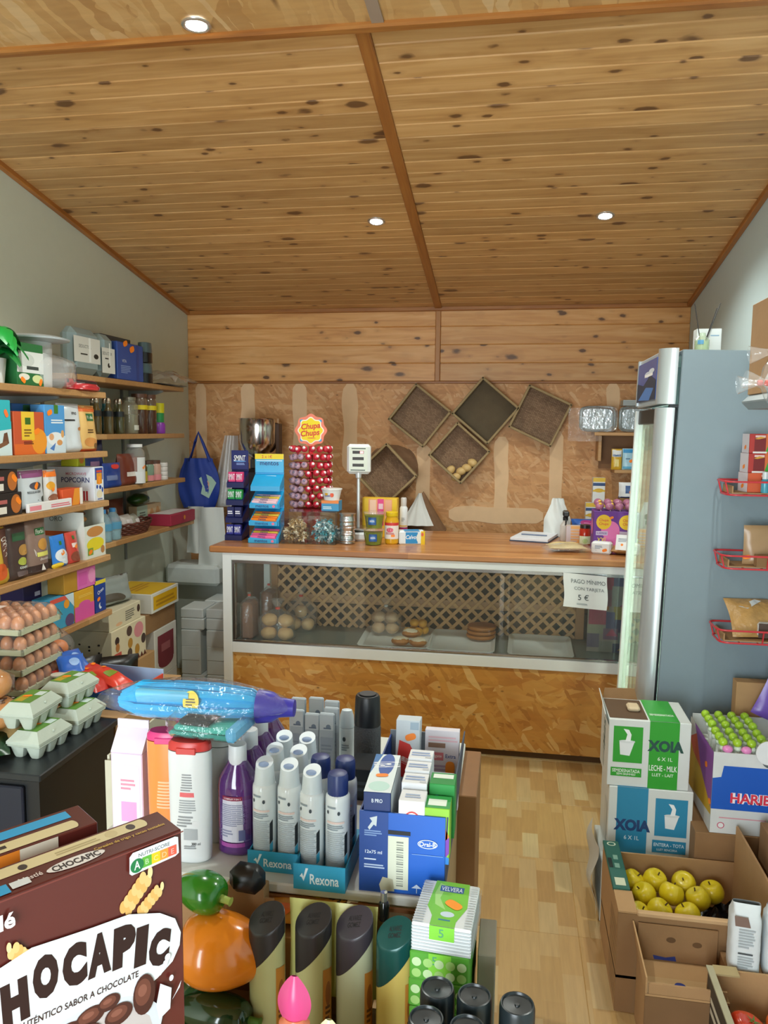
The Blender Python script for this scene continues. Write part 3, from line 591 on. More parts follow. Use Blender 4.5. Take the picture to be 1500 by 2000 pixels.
for i, (c, tcol, l) in enumerate((('#f06a9c', '#2a2a7a', 'pink fruit mint rolls on the lowest step of the light blue rack'), ('#f08228', '#24306e', 'orange mint rolls on the second step of the light blue rack'), ('#f0c6cf', '#24407e', 'rainbow mint rolls on the third step of the light blue rack'))):
    for j in range(4):
        z = CT + sh * i + sh * .30 + j * .009
        o = lathed('mint_roll', ('nearest', 'second', 'third', 'rearmost')[j] + ' of the ' + l, 'sweets', (-1.268, 3.868 - .062 + .012 * i + j * .022, z + .003), [('b', C(c if j != 2 else '#f3d04a', .35), [(.0098, -.068), (.0105, -.064), (.0105, .064), (.0098, .068)])], -4, 'mint rolls in the light blue rack', 10, ry=90)
        p = PR({'F': (lambda u, v: (Vector((.0098 * sin((v - .5) * 1.6), -.0098 * cos((v - .5) * 1.6), -.062 + .124 * u)) , Vector((0, -1, 0))), .124, .016)}, .0012)
        S0 = lambda u, v: (Vector((-.0104 * sin((v - .2) * 1.3), -.0104 * cos((v - .2) * 1.3), -.062 + .124 * u)), Vector((-sin((v - .2) * 1.3), -cos((v - .2) * 1.3), 0)))
        p.F = {'F': (S0, .124, .0135)}; p.t('F', 'mentos', .45, .5, .62, tcol, .7); p.done(o)
    carton('shelf_strip', 'light blue printed lip of the mint rack, step ' + ('one', 'two', 'three')[i], 'label', (-1.268, 3.868 - .0765 + .012 * i, CT + sh * i + .001), .155, .004, sh * .26, 0, '#35a9dd', [('F', 't', 'mentos', .45, .5, .6, '#1d2a70', .6), ('F', 'e', .85, .5, .05, .3, '#f07a9a')])
# lollipop tree
t = thing('lollipop_tree', 'red lollipop stand crowned by a round yellow sign', 'display stand', (-1.09, 4.10, CT))
m = MB(); m.lathe([(.095, .15), (.097, .158), (.012, .165), (.011, .50), (.0, .50)], C('#d6303a', .35), 28); m.lathe([(.055, .0), (.05, .15), (.0, .151)], C('#d6303a', .35), 20)
for k in range(7): m.lathe([(.02, 0), (.085, .002), (.085, .006), (.02, .008)], C('#d6303a', .35), 20, M=TR(0, 0, .178 + .046 * k))
m.build('pole', t)
m = MB(); n = 80
pts = [((.086 + .0055 * cos(8 * 2 * pi * i / n)) * cos(2 * pi * i / n), (.086 + .0055 * cos(8 * 2 * pi * i / n)) * sin(2 * pi * i / n)) for i in range(n)]
m.prism(pts, .006, C('#f08468', .4), TR(0, .003, .585, pi / 2)); sg = m.build('sign', t, 0)
p = PR({'F': (lambda u, v: (Vector(((u - .5) * .18, -.003, .585 + (v - .5) * .18)), Vector((0, -1, 0))), .18, .18)})
fl = lambda r, a, k: [(.5 + (r + a * cos(k * 2 * pi * i / n)) * cos(2 * pi * i / n), .5 + (r + a * cos(k * 2 * pi * i / n)) * sin(2 * pi * i / n)) for i in range(n)]
for a in (45, 135, 225, 315): p.e('F', .5 + .40 * cos(radians(a)), .5 + .40 * sin(radians(a)), .06, .05, '#2f9fd8')
p.p('F', fl(.385, .028, 8), '#f9f3e2'); p.p('F', fl(.352, .028, 8), '#f5dc10')
p.t('F', 'Chupa', .5, .61, .23, '#d8372a', .60, rot=6, shear=.2, bold=.03); p.t('F', 'Chups', .48, .40, .23, '#d8372a', .60, rot=6, shear=.2, bold=.03); p.e('F', .52, .27, .14, .012, '#d8372a'); p.s('F', .52, -.1, .02); p.done(sg)
lol = {}
for key, c1, c2 in (('red', '#c3283c', '#f2e6ea'), ('grey', '#c9a3b2', '#8d7f98')):
    m = MB(); m.ell((0, 0, 0), (.0185, .0185, .0180), C(c1, .25, var=.25), 12, 8); m.ell((.003, -.0125, .005), (.009, .008, .009), C(c2, .2), 8, 6); m.tube([(0, .012, 0), (0, .05, -.004)], .002, C('#f4f4f0')); lol[key] = m.mesh('lollipop')
rr = random.Random(4)
for k in range(8):
    for j in range(15):
        a = -pi + (j + .5 * (k % 2)) * 2 * pi / 15
        if sin(a) > .62: continue
        red = cos(a) > .05 - .2 * (k > 5) or k > 6
        o = bpy.data.objects.new('lollipop', lol['red' if red else 'grey']); COL.objects.link(o)
        o.location = (-1.09 + .096 * cos(a) * 1.06, 4.10 + .096 * sin(a), CT + .186 + k * .0425 + rr.uniform(-.004, .004)); o.rotation_euler = (0, rr.uniform(-.3, .3), a + pi / 2)
        tr = ('lowest', 'second', 'third', 'fourth', 'fifth', 'sixth', 'seventh', 'topmost')[k]; tag(o, ('red and white' if red else 'mauve grey') + ' wrapped lollipop in the %s tier of the lollipop tree' % tr, 'lollipop', ('red' if red else 'mauve') + ' lollipops in the %s tier' % tr)
# acrylic sweet bins
for i, (x, y, w, l, cols) in enumerate(((-1.102, 3.872, .142, 'clear bin of beige wrapped sweets beside the mint rack', ('#c9a878', '#d9bf98', '#b08d5c', '#e6d8bd')), (-.957, 3.885, .146, 'clear bin of blue and white wrapped sweets beside the beige ones', ('#7fb6c4', '#dfe9ea', '#3f9fb0', '#b7d4d8')))):
    t = thing('sweet_bin', l, 'bin', (x, y, CT)); g = glassy('#f6faf9', .008); m = MB(); d, h, th = .15, .165, .003
    m.box((-w / 2, -d / 2, 0), (w / 2, d / 2, th), g); m.box((-w / 2, -d / 2, th), (w / 2, -d / 2 + th, h * .9), g); m.box((-w / 2, d / 2 - th, th), (w / 2, d / 2, h), g)
    m.box((-w / 2, -d / 2 + th, th), (-w / 2 + th, d / 2 - th, h), g); m.box((w / 2 - th, -d / 2 + th, th), (w / 2, d / 2 - th, h), g); m.box((-w / 2, -d / 2 + .02, h), (w / 2, d / 2, h + .004), g); m.build('box', t, 0)
    s = MB(); q = random.Random(i)
    for k in range(190):
        z = .014 + .100 * (k / 190) * (1 - .0 * q.random()); X = q.uniform(-w / 2 + .016, w / 2 - .016); Y = q.uniform(-d / 2 + .016, d / 2 - .016)
        if z > .07 and (abs(X) > w * .3): continue
        M = Matrix.Translation((X, Y, z)) @ Matrix.Scale(1.15, 4) @ Matrix.Rotation(q.uniform(0, 6), 4, Vector((q.random(), q.random(), q.random() + .1)).normalized()); mt = C(q.choice(cols), .3, var=.2)
        s.add([(-.016, -.007, 0), (-.006, -.003, .004), (.006, -.003, .004), (.016, -.007, 0), (.016, .007, 0), (.006, .003, .004), (-.006, .003, .004), (-.016, .007, 0), (0, 0, -.006), (0, -.008, 0), (0, .008, 0)], [(0, 1, 6, 7), (1, 9, 2, 5, 10, 6), (2, 3, 4, 5), (1, 8, 9), (9, 8, 2), (6, 10, 8), (10, 5, 8)], mt, M)
    so = s.build('wrapped_sweets', None, 0); so['kind'] = 'stuff'; tag(so, ('beige' if i == 0 else 'blue and white') + ' wrapped sweets heaped in the clear bin', 'sweets'); so.location = (x, y, CT)
o = lathed('cheese_tub', 'white tub with fruit print standing on the sweet bins', 'tub', (-.925, 3.90, CT + .226), [('b', C('#e9ecec', .35), [(.040, 0), (.046, .03), (.052, .052), (.055, .054), (.055, .060), (.0, .060)])], ops=[('F', 'e', .62, .5, .10, .28, '#e8582c'), ('F', 'l', .2, .3, .55, .5, 2, '#2b4a9c'), ('F', 'e', .3, .62, .1, .2, '#e3b23a')], lab=(.0475, .008, .05, 2.0))
carton('tub_carton', 'small blue and orange carton under the white tub', 'box', (-.925, 3.90, CT + .1705), .092, .08, .055, 0, '#3d97c8', [('F', 'r', 0, .72, 1, 1, '#f08a3c'), ('F', 'l', .1, .2, .6, .5, 2, '#d7ecf6'), ('T', 'r', 0, 0, 1, 1, '#f0a060')])
# stack of foil dishes
m = MB(); pr = []
for k in range(13): pr += [(.034 + .003 * (k % 2) + .0004 * k, .0115 * k), (.038 + .002 * ((k * 5) % 3), .0115 * k + .006)]
m.lathe(pr + [(.040, .152), (.044, .158), (.02, .160), (0, .160)], C('#d5d9db', .25, .9, bump=.5, bscale=90), 18); o = m.build('foil_cups'); tag(place(o, (-.838, 3.885, CT)), 'tall nested stack of silver foil cups beside the scale', 'cups')
# shop scale: platform, column, display head
t = thing('shop_scale', 'white shop scale with its display head raised on a slim column', 'scale', (-.815, 4.06, CT))
m = MB(); m.box((-.13, -.09, 0), (.058, .085, .05), white, ch=.012); m.build('base', t); m = MB(); m.box((-.12, -.085, .056), (.05, .08, .068), steel, ch=.008); m.build('pan', t)
m = MB(); m.lathe([(.009, .05), (.009, .33), (.016, .335), (.018, .375), (.016, .38)], C('#d4d8d8', .3, .3), 14); m.build('column', t)
m = MB(); m.box((-.062, -.024, .355), (.066, .026, .515), white, ch=.014); hd = m.build('display_head', t)
p = PR({'F': (lambda u, v: (Vector((-.062 + u * .128, -.024, .355 + v * .16)), Vector((0, -1, 0))), .128, .16)})
p.r('F', .14, .1, .9, .9, '#dfe5d8')
for v in (.68, .47, .25): p.r('F', .26, v, .74, v + .1, '#34302c')
p.r('F', .22, .84, .82, .87, '#2d3a38'); p.r('F', .18, .12, .80, .15, '#2d3a38'); p.put('F', [(.58, .69), (.72, .69), (.72, .77), (.58, .77)], [(0, 1, 2, 3)], emit('#ff2a3c', 2.5)); p.done(hd, 'readout')
# tubs of olives
for i, (z, l) in enumerate(((0, 'lower clear tub of green olives with a blue label'), (.0865, 'upper clear tub of green olives on the other tub'))):
    t = thing('olive_tub', l, 'tub', (-.700 + .004 * i, 3.885, CT + z), 8 - 10 * i); m = MB(); m.lathe([(.042, 0), (.052, .075), (.052, .078)], glassy('#f4f8f0', .015), 24, cap=False); m.build('cup', t)
    m = MB(); m.lathe([(.0, .003), (.0405, .003), (.0495, .068), (0, .070)], C('#7a8728', .35, var=.55, bump=.6, bscale=80), 24); m.build('olives', t)
    m = MB(); m.lathe([(.0535, .076), (.0555, .078), (.0555, .085), (.05, .086), (0, .083)], clear(alpha=.15, bump=0), 24); m.build('lid', t)
    p = PR(cylface(.0503, .022, .060, 1.0), .002); p.r('F', .1, 0, .9, 1, '#1f4f96'); p.e('F', .5, .5, .36, .3, '#3f7fc0'); p.l('F', .25, .4, .75, .65, 2, '#e9f2fa'); p.done(t, 'label')
t = thing('honey_jar', 'tall yellow sauce jar with white label and yellow lid', 'jar', (-.610, 3.93, CT)); yj = C('#d9a520', .15, var=.2)
m = MB(); m.lathe([(.030, 0), (.036, .008), (.037, .12), (.031, .138), (.029, .145)], yj, 24); m.build('jar', t); m = MB(); m.lathe([(.031, .146), (.032, .148), (.032, .168), (.029, .17), (0, .17)], C('#e8c51f', .3), 24); m.build('lid', t)
p = PR(cylface(.0372, .03, .115, 2.6), .0008); p.r('F', 0, 0, 1, 1, '#efe6df'); p.r('F', 0, .82, 1, 1, '#d43a3a'); p.e('F', .45, .55, .2, .14, '#e0607a'); p.l('F', .2, .28, .7, .42, 2, '#b23a4a'); p.s('F', .62, .2, .02, rot=0); p.done(t, 'label')
o = carton('sweet_tube_box', 'yellow display box of pink and orange sweet tubes by the scale', 'box', (-.715, 4.19, CT), .195, .07, .218, 0, '#efc12c', [('F', 'r', .05, .55, .95, .97, '#f2a56a'), ('F', 'r', .22, .4, .40, .95, '#f3c7a8'), ('F', 'r', .44, .3, .62, .98, '#ea3f87'), ('F', 'r', .66, .4, .84, .95, '#f2b08c'), ('F', 'r', .86, .3, .97, .98, '#f0c818'), ('F', 'r', .03, .3, .18, .98, '#f0c818'), ('F', 'r', .47, .72, .6, .86, '#f7d0da'), ('F', 'l', .25, .5, .4, .6, 2, '#e2558c')])
lathed('spray_bottle', 'slim white spray bottle with clear cap and magenta base', 'bottle', (-.588, 4.21, CT), [('b', C('#e6ebee', .3), [(.0225, .055), (.0225, .16), (.016, .172)]), ('base_band', C('#a02a6a', .3), [(.022, 0), (.0227, .004), (.0227, .055)]), ('cap', clear(alpha=.5, bump=0), [(.0155, .172), (.0165, .175), (.0165, .215), (.012, .221), (0, .221)])], ops=[('F', 'l', .3, .3, .7, .55, 3, '#a9b6c0'), ('F', 'r', 0, 0, 1, .06, '#e0b53c')], lab=(.0226, .06, .155, 2.2))
carton('tuna_pack', 'white and blue canned tuna multipack lying on the worktop', 'box', (-.512, 3.965, CT), .135, .075, .07, 14, '#e4eef4', [('F', 'r', .25, .08, .72, .92, '#2b8fd0'), ('F', 't', 'Calvo', .46, .56, .30, '#ffffff', .4, {'shear': .25}), ('F', 'r', .84, 0, 1, 1, '#e9c41e'), ('F', 'e', .76, .5, .09, .32, '#e8efe9'), ('T', 'r', .2, 0, .8, 1, '#3c9ad6'), ('R', 'r', 0, 0, 1, 1, '#e9c41e'), ('F', 'e', .9, .75, .05, .14, '#e06a4a')], ch=.006)
# right end of the worktop
t = thing('notepad', 'open notepad of white paper lying on the worktop', 'notepad', (.135, 4.30, CT), -14); m = MB(); m.box((-.105, -.15, 0), (.105, .15, .006), C('#39465e')); m.build('cover', t)
m = MB(); m.box((-.102, -.147, .0062), (.102, .147, .020), C('#e9edf4', .7, var=.02), ch=.001); pg = m.build('pages', t, 0)
m = MB(); m.tube([(-.075, -.01, .0), (.065, .01, 0)], .0036, C('#5f6f8d', .3), 8); o = m.build('pen'); tag(place(o, (.135, 4.28, CT + .0242), -22), 'grey blue pen lying on the open notepad', 'pen')
carton('orange_striped_box', 'small orange and lilac striped box beside the black trigger sprayer', 'box', (.332, 4.18, CT), .075, .05, .095, 0, '#d9c5ba', [('F', 'r', .3, 0, 1, 1, '#eeb469'), ('F', 'l', .3, .1, 1, .9, 5, '#d8c2b4'), ('F', 'r', 0, 0, .3, 1, '#cfc3c8')])
t = thing('trigger_sprayer', 'bottle with a black trigger spray head behind the striped box', 'bottle', (.295, 4.26, CT)); m = MB(); m.lathe([(.026, 0), (.028, .004), (.028, .085), (.013, .105), (.012, .115)], C('#d8d4ce', .3), 18); m.build('bottle', t)
m = MB(); m.lathe([(.014, .112), (.014, .13), (.01, .135)], black, 14); m.box((-.016, -.05, .135), (.016, .03, .165), black, ch=.006); m.tube([(0, -.03, .137), (0, -.045, .11), (0, -.035, .09)], .005, black, 8); m.build('spray_head', t)
t = thing('sauce_jar', 'small red sauce jar with black lid and pale label', 'jar', (.387, 4.12, CT)); m = MB(); m.lathe([(.026, 0), (.029, .005), (.029, .08), (.024, .09)], C('#b8321f', .12, var=.2), 20); m.build('jar', t); m = MB(); m.lathe([(.026, .09), (.026, .108), (.0, .109)], C('#2a2224', .35), 20); m.build('lid', t)
p = PR(cylface(.0293, .008, .05, 2.4), .0006); p.r('F', 0, 0, 1, 1, '#dfeecb'); p.e('F', .5, .4, .2, .3, '#b7d890'); p.done(t, 'label')
carton('biscuit_packet', 'white biscuit packet with orange price sticker lying by the purple box', 'packet', (.445, 3.845, CT), .095, .05, .06, -20, '#e9ecee', [('F', 'l', .2, .45, .6, .75, 3, '#8a98b0'), ('F', 's', .7, .35, .024)], ch=.008)
pouch('pasta_bag', 'clear bag of pale yellow grains lying on the worktop edge', 'bag', (.285, 3.83, CT + .022), .19, .04, .12, 8, '#dcc58c', [], kind='pillow', rx=-88, mat=C('#d9c089', .5, var=.5, bump=.9, bscale=150), sd=2)
k = MB(); k.surf(lambda u, v: ((u - .5) * .25, (v - .5) * .14, .024 * (sin(pi * u) * sin(pi * v)) ** .5 + .024 + .002 * noise.noise(Vector((u * 9, v * 9, 0)))), 12, 8, film); o = k.build('film_cover', None, 80); tag(place(o, (.285, 3.83, CT), 8), 'clear film over the bag of yellow grains', 'film')
pouch('nut_bag', 'bag of brown nuts at the right end of the worktop', 'bag', (.535, 3.80, CT + .02), .12, .04, .1, -10, '#b98a55', [], kind='pillow', rx=-86, mat=C('#b58752', .5, var=.5, bump=.9, bscale=120), sd=6)
carton('price_label_card', 'white printed card leaning on the bag of brown nuts', 'card', (.535, 3.775, CT + .03), .075, .003, .075, -18, '#eef1f1', [('F', 'l', .15, .55, .9, .8, 3, '#8e9aa8'), ('F', 'e', .4, .35, .08, .08, '#f08a2c')], rx=-18)
# purple lollipop carton
t = carton('lollipop_carton', 'purple lollipop carton with yellow flower logos at the worktop end', 'box', (.505, 3.945, CT), .20, .13, .205, 0, '#6b2f92', [('F', 'e', .62, .25, .42, .28, '#e070b4'), ('F', 'e', .40, .55, .22, .22, '#e878b8'), ('F', 'e', .24, .74, .18, .18, '#f0c818'), ('F', 't', 'Chupa', .24, .78, .08, '#d8372a', .26), ('F', 't', 'Chups', .24, .69, .08, '#d8372a', .26), ('F', 'e', .8, .74, .2, .18, '#f0c818'), ('F', 't', 'Chupa', .8, .78, .08, '#d8372a', .28), ('F', 't', 'Chups', .8, .69, .08, '#d8372a', .28), ('F', 'r', .06, .42, .34, .52, '#cfc2dc'), ('F', 'r', .62, .42, .95, .52, '#cfc2dc'), ('F', 't', 'SURPRISE', .2, .47, .05, '#6b2f92', .24), ('F', 't', 'XXL', .2, .3, .13, '#e8cf1e', .24, {'shear': .2}), ('F', 't', 'XXL', .78, .3, .13, '#e8cf1e', .24, {'shear': .2}), ('F', 'e', .3, .12, .1, .08, '#8cc84a'), ('F', 's', .42, .85, .02), ('L', 'e', .5, .6, .3, .2, '#e070b4')])
m = MB(); m.ell((0, 0, 0), (.021, .021, .019), C('#b0708f', .25, var=.6, bump=.4), 12, 8); m.ell((.005, -.012, .008), (.01, .01, .008), C('#e8b84a', .3), 8, 6); m.tube([(0, 0, -.018), (0, 0, -.06)], .0022, C('#f4f4f0'), 6); lm = m.mesh('lollipop')
for i in range(4):
    for j in range(3):
        o = bpy.data.objects.new('lollipop', lm); COL.objects.link(o); o.location = (.432 + .047 * i, 3.90 + .042 * j, CT + .228 + .012 * (j > 0)); o.rotation_euler = (.2 * (j - 1), .2 * (i - 1.5), i)
        tag(o, 'pink and yellow wrapped lollipop poking from the purple carton', 'lollipop', 'lollipops in the purple carton')
# ------------------------------------------------------------------ shelves on the left wall
NX, FX = -1.752, -1.925
shelfw = stave_wood('shelf_wood', '#a87c4c', '#b98d5b', '#c79b68', .45, 1.2, .3)
NZ = (1.748, 1.494, 1.278, 1.036, .788); FZ = (1.834, 1.564, 1.302, 1.036); ordn = ('topmost', 'second', 'third', 'fourth', 'fifth')
def shelf(label, x1, y0, y1, z, grp):
    t = thing('wall_shelf', label, 'shelf', (XL, (y0 + y1) / 2, z), group=grp); w = x1 - XL; L = y1 - y0
    m = MB(); m.box((.002, -L / 2, -.026), (w, L / 2, 0), shelfw, ch=.003); m.build('board', t)
    for s in (-.36, .36):
        k = MB(); k.add([(.004, L * s - .006, -.026), (w * .8, L * s - .006, -.026), (w * .8, L * s - .006, -.036), (.004, L * s - .006, -.10), (.004, L * s + .006, -.026), (w * .8, L * s + .006, -.026), (w * .8, L * s + .006, -.036), (.004, L * s + .006, -.10)], [(0, 1, 2, 3), (7, 6, 5, 4), (0, 4, 5, 1), (1, 5, 6, 2), (2, 6, 7, 3), (3, 7, 4, 0)], C('#a9adaa', .4, .3)); k.build('bracket', t, 0)
for i, z in enumerate(NZ): shelf(ordn[i] + ' board of the near left shelves, stocked with groceries', NX, 1.55, 3.135, z, 'near left shelf boards')
for i, z in enumerate(FZ): shelf(ordn[i] + ' board of the far left shelves near the corner', FX, 3.15, 4.33 + .12 * (i == 3), z, 'far left shelf boards')
for y in (3.33, 4.08):
    m = MB(); m.box((XL, y - .010, .84), (XL + .008, y + .010, 1.86), C('#8d938f', .4, .4)); o = m.build('shelf_rail'); tag(o, 'slotted metal wall rail under the far shelves, ' + ('nearer' if y < 4 else 'farther') + ' one', 'rail')
def SB(name, label, cat, y0, y1, z, h, dep, body, ops=(), x=NX - .02, rz=90, ch=.002, grp=None):
    return carton(name, label, cat, (x - dep / 2, (y0 + y1) / 2, z + .0005), y1 - y0, dep, h, rz, body, ops, grp, ch)
def SP(name, label, y0, y1, z, h, dep, body, ops=(), x=NX - .02, rz=90, kind='stand', sd=0, rx=0, grp=None, cat='bag'):
    return pouch(name, label, cat, (x - dep / 2, (y0 + y1) / 2, z + .001), y1 - y0, dep, h, rz, body, ops, grp, kind, rx, sd=sd)
def SJ(name, label, cat, y, z, parts, x=FX - .06, lab=None, ops=(), seg=20, grp=None, sx=1, sy=1):
    return lathed(name, label, cat, (x, y, z + .0005), parts, 90, grp, seg, sx, sy, ops, lab)
# --- top near shelf
t = thing('leafy_plant', 'bright green artificial leaves hanging over the top left shelf', 'plant', (-1.84, 2.50, NZ[0])); m = MB(); m.lathe([(.045, 0), (.055, .09), (.05, .092), (.0, .085)], C('#dfe3df', .5), 16); m.build('pot', t)
q = random.Random(3)
for i in range(15):
    a = q.uniform(-2.2, 1.6); ln = q.uniform(.07, .11); z0 = .10 + .09 * q.random(); m = MB()
    def lf(u, v, a=a, ln=ln, z0=z0): w = .045 * sin(pi * min(1, u * .93 + .04)) ** .8 * (v - .5) * 2; r = .02 + ln * u; zz = z0 + .12 * u - .16 * u * u - abs(v - .5) * .02; return (cos(a) * r - sin(a) * w, sin(a) * r + cos(a) * w, zz)
    m.surf(lf, 8, 4, C(('#179a3c', '#0f7f33', '#2fb257')[i % 3], .35)); m.build('leaf', t, 60)
SB('salad_spinner_box', 'green and white carton with a salad picture on the top left shelf', 'box', 2.555, 2.715, NZ[0], .155, .16, '#1f6b35', [('F', 'r', 0, .30, 1, .80, '#dfe3df'), ('F', 'e', .35, .6, .3, .16, '#c9cfc9'), ('F', 'r', .35, .38, .8, .46, '#3a4440'), ('F', 'e', .75, .17, .2, .1, '#d9e2a0'), ('F', 'e', .25, .2, .2, .08, '#e8e4d4'), ('F', 's', .2, .12, .03, '#ff8a1e', -30), ('F', 's', .86, .1, .028, '#ff8a1e', 60)])
t = thing('storage_pot', 'tall white plastic pot with a wide grey lid on the top left shelf', 'pot', (-1.87, 2.80, NZ[0])); m = MB(); m.lathe([(.060, 0), (.066, .004), (.070, .175), (.068, .18)], C('#d9dcdb', .35), 28); m.build('pot', t)
m = MB(); m.lathe([(.075, .178), (.135, .186), (.138, .192), (.10, .202), (.03, .21), (0, .211)], C('#b9c1c4', .35), 32); m.build('lid', t)
clearbag('plastic_bag', 'crumpled clear plastic bag around the white pot on the top shelf', -1.87, 2.80, NZ[0] + .001, .30, .29, .19, knot=False, sd=9, mat=clear(alpha=.2, bump=.9))
SP('sponge_pack', 'flat red and black sponge pack at the end of the top shelf', 2.88, 3.10, NZ[0], .045, .10, '#c23238', [('F', 'r', 0, .62, .9, 1, '#2b2022'), ('F', 'r', .8, .1, 1, .6, '#e59aa8')], sd=3, x=NX + .02)
# --- second near shelf
SB('chocolate_box', 'turquoise chocolate biscuit box at the left edge of the second shelf', 'box', 2.36, 2.508, NZ[1], .196, .06, '#2fb4bd', [('F', 'r', 0, 0, 1, .48, '#cfe2e4'), ('F', 'p', [(.0, .5), (.5, .5), (1, .62), (1, .48), (0, .4)], '#2fb4bd'), ('F', 'p', [(.62, .16), (.9, .22), (.84, .42), (.72, .40)], '#6b4632'), ('F', 'p', [(.5, .12), (.85, .2), (.8, .27), (.5, .2)], '#7d553c'), ('F', 's', .82, .76, .03, '#ff7a3a', -60)])
SB('biscuit_box', 'orange red biscuit box with a yellow band on the second shelf', 'box', 2.522, 2.705, NZ[1], .158, .06, '#c8552e', [('F', 'r', .0, 0, 1, .25, '#dd6a2a'), ('F', 'e', .82, .3, .26, .3, '#ee9a2c'), ('F', 'r', .24, .34, .66, 1, '#eec63a'), ('F', 'r', .36, .7, .54, .86, '#3a6b22'), ('F', 'l', .32, .42, .58, .62, 3, '#8a6420'), ('F', 'l', .3, .24, .62, .32, 2, '#5a1f14'), ('F', 's', .74, .54, .036)])
SB('cereal_biscuit_box', 'light blue biscuit box with splashing milk art on the second shelf', 'box', 2.71, 2.845, NZ[1], .188, .06, '#4f9bd8', [('F', 'r', .05, 0, 1, .36, '#cfe0ea'), ('F', 'e', .5, .3, .4, .14, '#e9eef0'), ('F', 'e', .3, .34, .12, .07, '#e2a878'), ('F', 'e', .7, .22, .14, .06, '#d99a5c'), ('F', 'e', .85, .4, .08, .08, '#e0a868'), ('F', 'p', [(.2, .1), (.5, .22), (.4, .05)], '#4f7fc4'), ('F', 'r', .46, .82, .66, 1, '#3c7d2a'), ('F', 'l', .3, .62, .9, .72, 2, '#e9f2f8'), ('F', 's', .24, .84, .034)])
SB('blue_box', 'plain blue carton standing behind the milk biscuit box', 'box', 2.63, 2.75, NZ[1], .19, .05, '#2f6fbe', [('F', 'r', .55, .86, .9, .98, '#2b6f4a')], x=NX - .10)
SP('white_snack_bag', 'tall white snack bag with a black stripe on the second shelf', 2.84, 3.0, NZ[1], .198, .07, '#d5dde2', [('F', 'r', .03, .64, .62, .675, '#24282c'), ('F', 't', 'PIPAS', .6, .8, .06, '#3a4046', .4), ('F', 'e', .8, .48, .1, .04, '#c9864a')], sd=1)
SP('beige_cookie_bag', 'beige and orange cookie bag at the end of the second shelf', 2.965, 3.12, NZ[1], .195, .07, '#e2b872', [('F', 'r', .05, .86, .95, .97, '#d86a2a'), ('F', 'r', .36, .66, .72, .82, '#2c6a3c'), ('F', 't', 'Florbú', .54, .74, .07, '#f4f0e0', .3, {'shear': .2}), ('F', 'l', .38, .4, .66, .5, 2, '#6a4a24'), ('F', 'e', .5, .2, .28, .1, '#cf8e4c'), ('F', 'e', .72, .12, .1, .06, '#7a5a34'), ('F', 'r', .05, 0, .95, .05, '#c8502a')], sd=2)
for i, (y, l) in enumerate(((2.60, 'brown jar standing behind the orange biscuit box'), (2.66, 'second brown jar behind the orange biscuit box'))): SJ('brown_jar', l, 'jar', y, NZ[1], [('b', C('#5c3a22', .25), [(.03, 0), (.036, .01), (.036, .17), (.028, .185)]), ('lid', C('#7a4a30', .3), [(.03, .185), (.03, .205), (0, .206)])], x=NX - .20)
# --- third near shelf
for i, l in enumerate(('lower dark truffle box at the left of the third shelf', 'upper dark truffle box at the left of the third shelf')):
    SB('truffle_box', l, 'box', 2.33, 2.553 - .02 * i, NZ[2] + .083 * i, .082, .10, '#241c1a', [('F', 'r', .30, .55, .62, .72, '#b0605c'), ('F', 'e', .84, .5, .13, .42, '#b86a2c'), ('F', 'r', .42, .12, .6, .42, '#e2dccf'), ('F', 's', .9, .62, .034, '#ff8a1e', -40)])
SP('caramel_bag', 'white and purple caramel crisp bag in an open tray on the third shelf', 2.56, 2.715, NZ[2] + .012, .145, .045, '#c9d0d4', [('F', 'r', 0, .80, 1, .98, '#8a4a78'), ('F', 'e', .55, .58, .24, .10, '#4a4650'), ('F', 't', 'REGULAR CRISP', .48, .42, .06, '#33383c', .8), ('F', 'p', [(.55, .2), (.9, .3), (.86, .14)], '#33382f'), ('F', 's', .55, .58, .03, '#ff8a1e', 50)], sd=4)
SP('orange_snack_bag', 'white bag with orange top in the open tray on the third shelf', 2.717, 2.80, NZ[2] + .012, .14, .045, '#d9d4cf', [('F', 'r', 0, .8, 1, .98, '#ee7a24'), ('F', 'e', .35, .55, .3, .12, '#e2a02c'), ('F', 'e', .5, .2, .4, .12, '#8f5a40'), ('F', 's', .45, .44, .022)], sd=5)
SB('snack_tray', 'low white display tray with red lettering on the third shelf', 'tray', 2.565, 2.85, NZ[2], .034, .012, '#e6e4e2', [('F', 'r', .03, .2, .28, .7, '#e88a96'), ('F', 'l', .5, .25, .96, .7, 2, '#e0707e')], x=NX - .004)
SB('orange_carton', 'small red and orange carton beside the popcorn box', 'box', 2.81, 2.955, NZ[2], .068, .07, '#d9562a', [('F', 'p', [(.45, 0), (.8, 0), (.95, 1), (.6, 1)], '#ee9a32'), ('F', 'r', .86, 0, 1, 1, '#e9e6e2')])
o = SB('popcorn_box', 'white and blue popcorn carton at the end of the third shelf', 'box', 3.05, 3.128, NZ[2], .148, .22, '#dfe5ec', [('L', 't', 'POPCORN', .60, .62, .15, '#1f2f6e', .6), ('L', 't', 'MICROWAVE', .62, .80, .08, '#c97a8a', .5), ('L', 'r', .76, .02, .80, .30, '#a92c38'), ('L', 'r', .82, .02, .86, .30, '#a92c38'), ('F', 'r', .06, .05, .94, .97, '#e6ebf2'), ('F', 'r', .1, .62, .9, .97, '#2448a0'), ('F', 'r', .24, .50, .8, .82, '#e89a1e'), ('F', 'r', .24, .84, .8, .9, '#d8482c'), ('F', 'e', .28, .42, .1, .06, '#2448a0'), ('F', 'e', .6, .40, .12, .06, '#2448a0'), ('F', 'e', .82, .32, .08, .08, '#2448a0'), ('F', 'e', .5, .2, .3, .12, '#e9dfc0'), ('F', 'l', .3, .04, .8, .10, 1, '#6a7ab0'), ('F', 's', .5, .6, .035, '#ff9a2e', 90)])
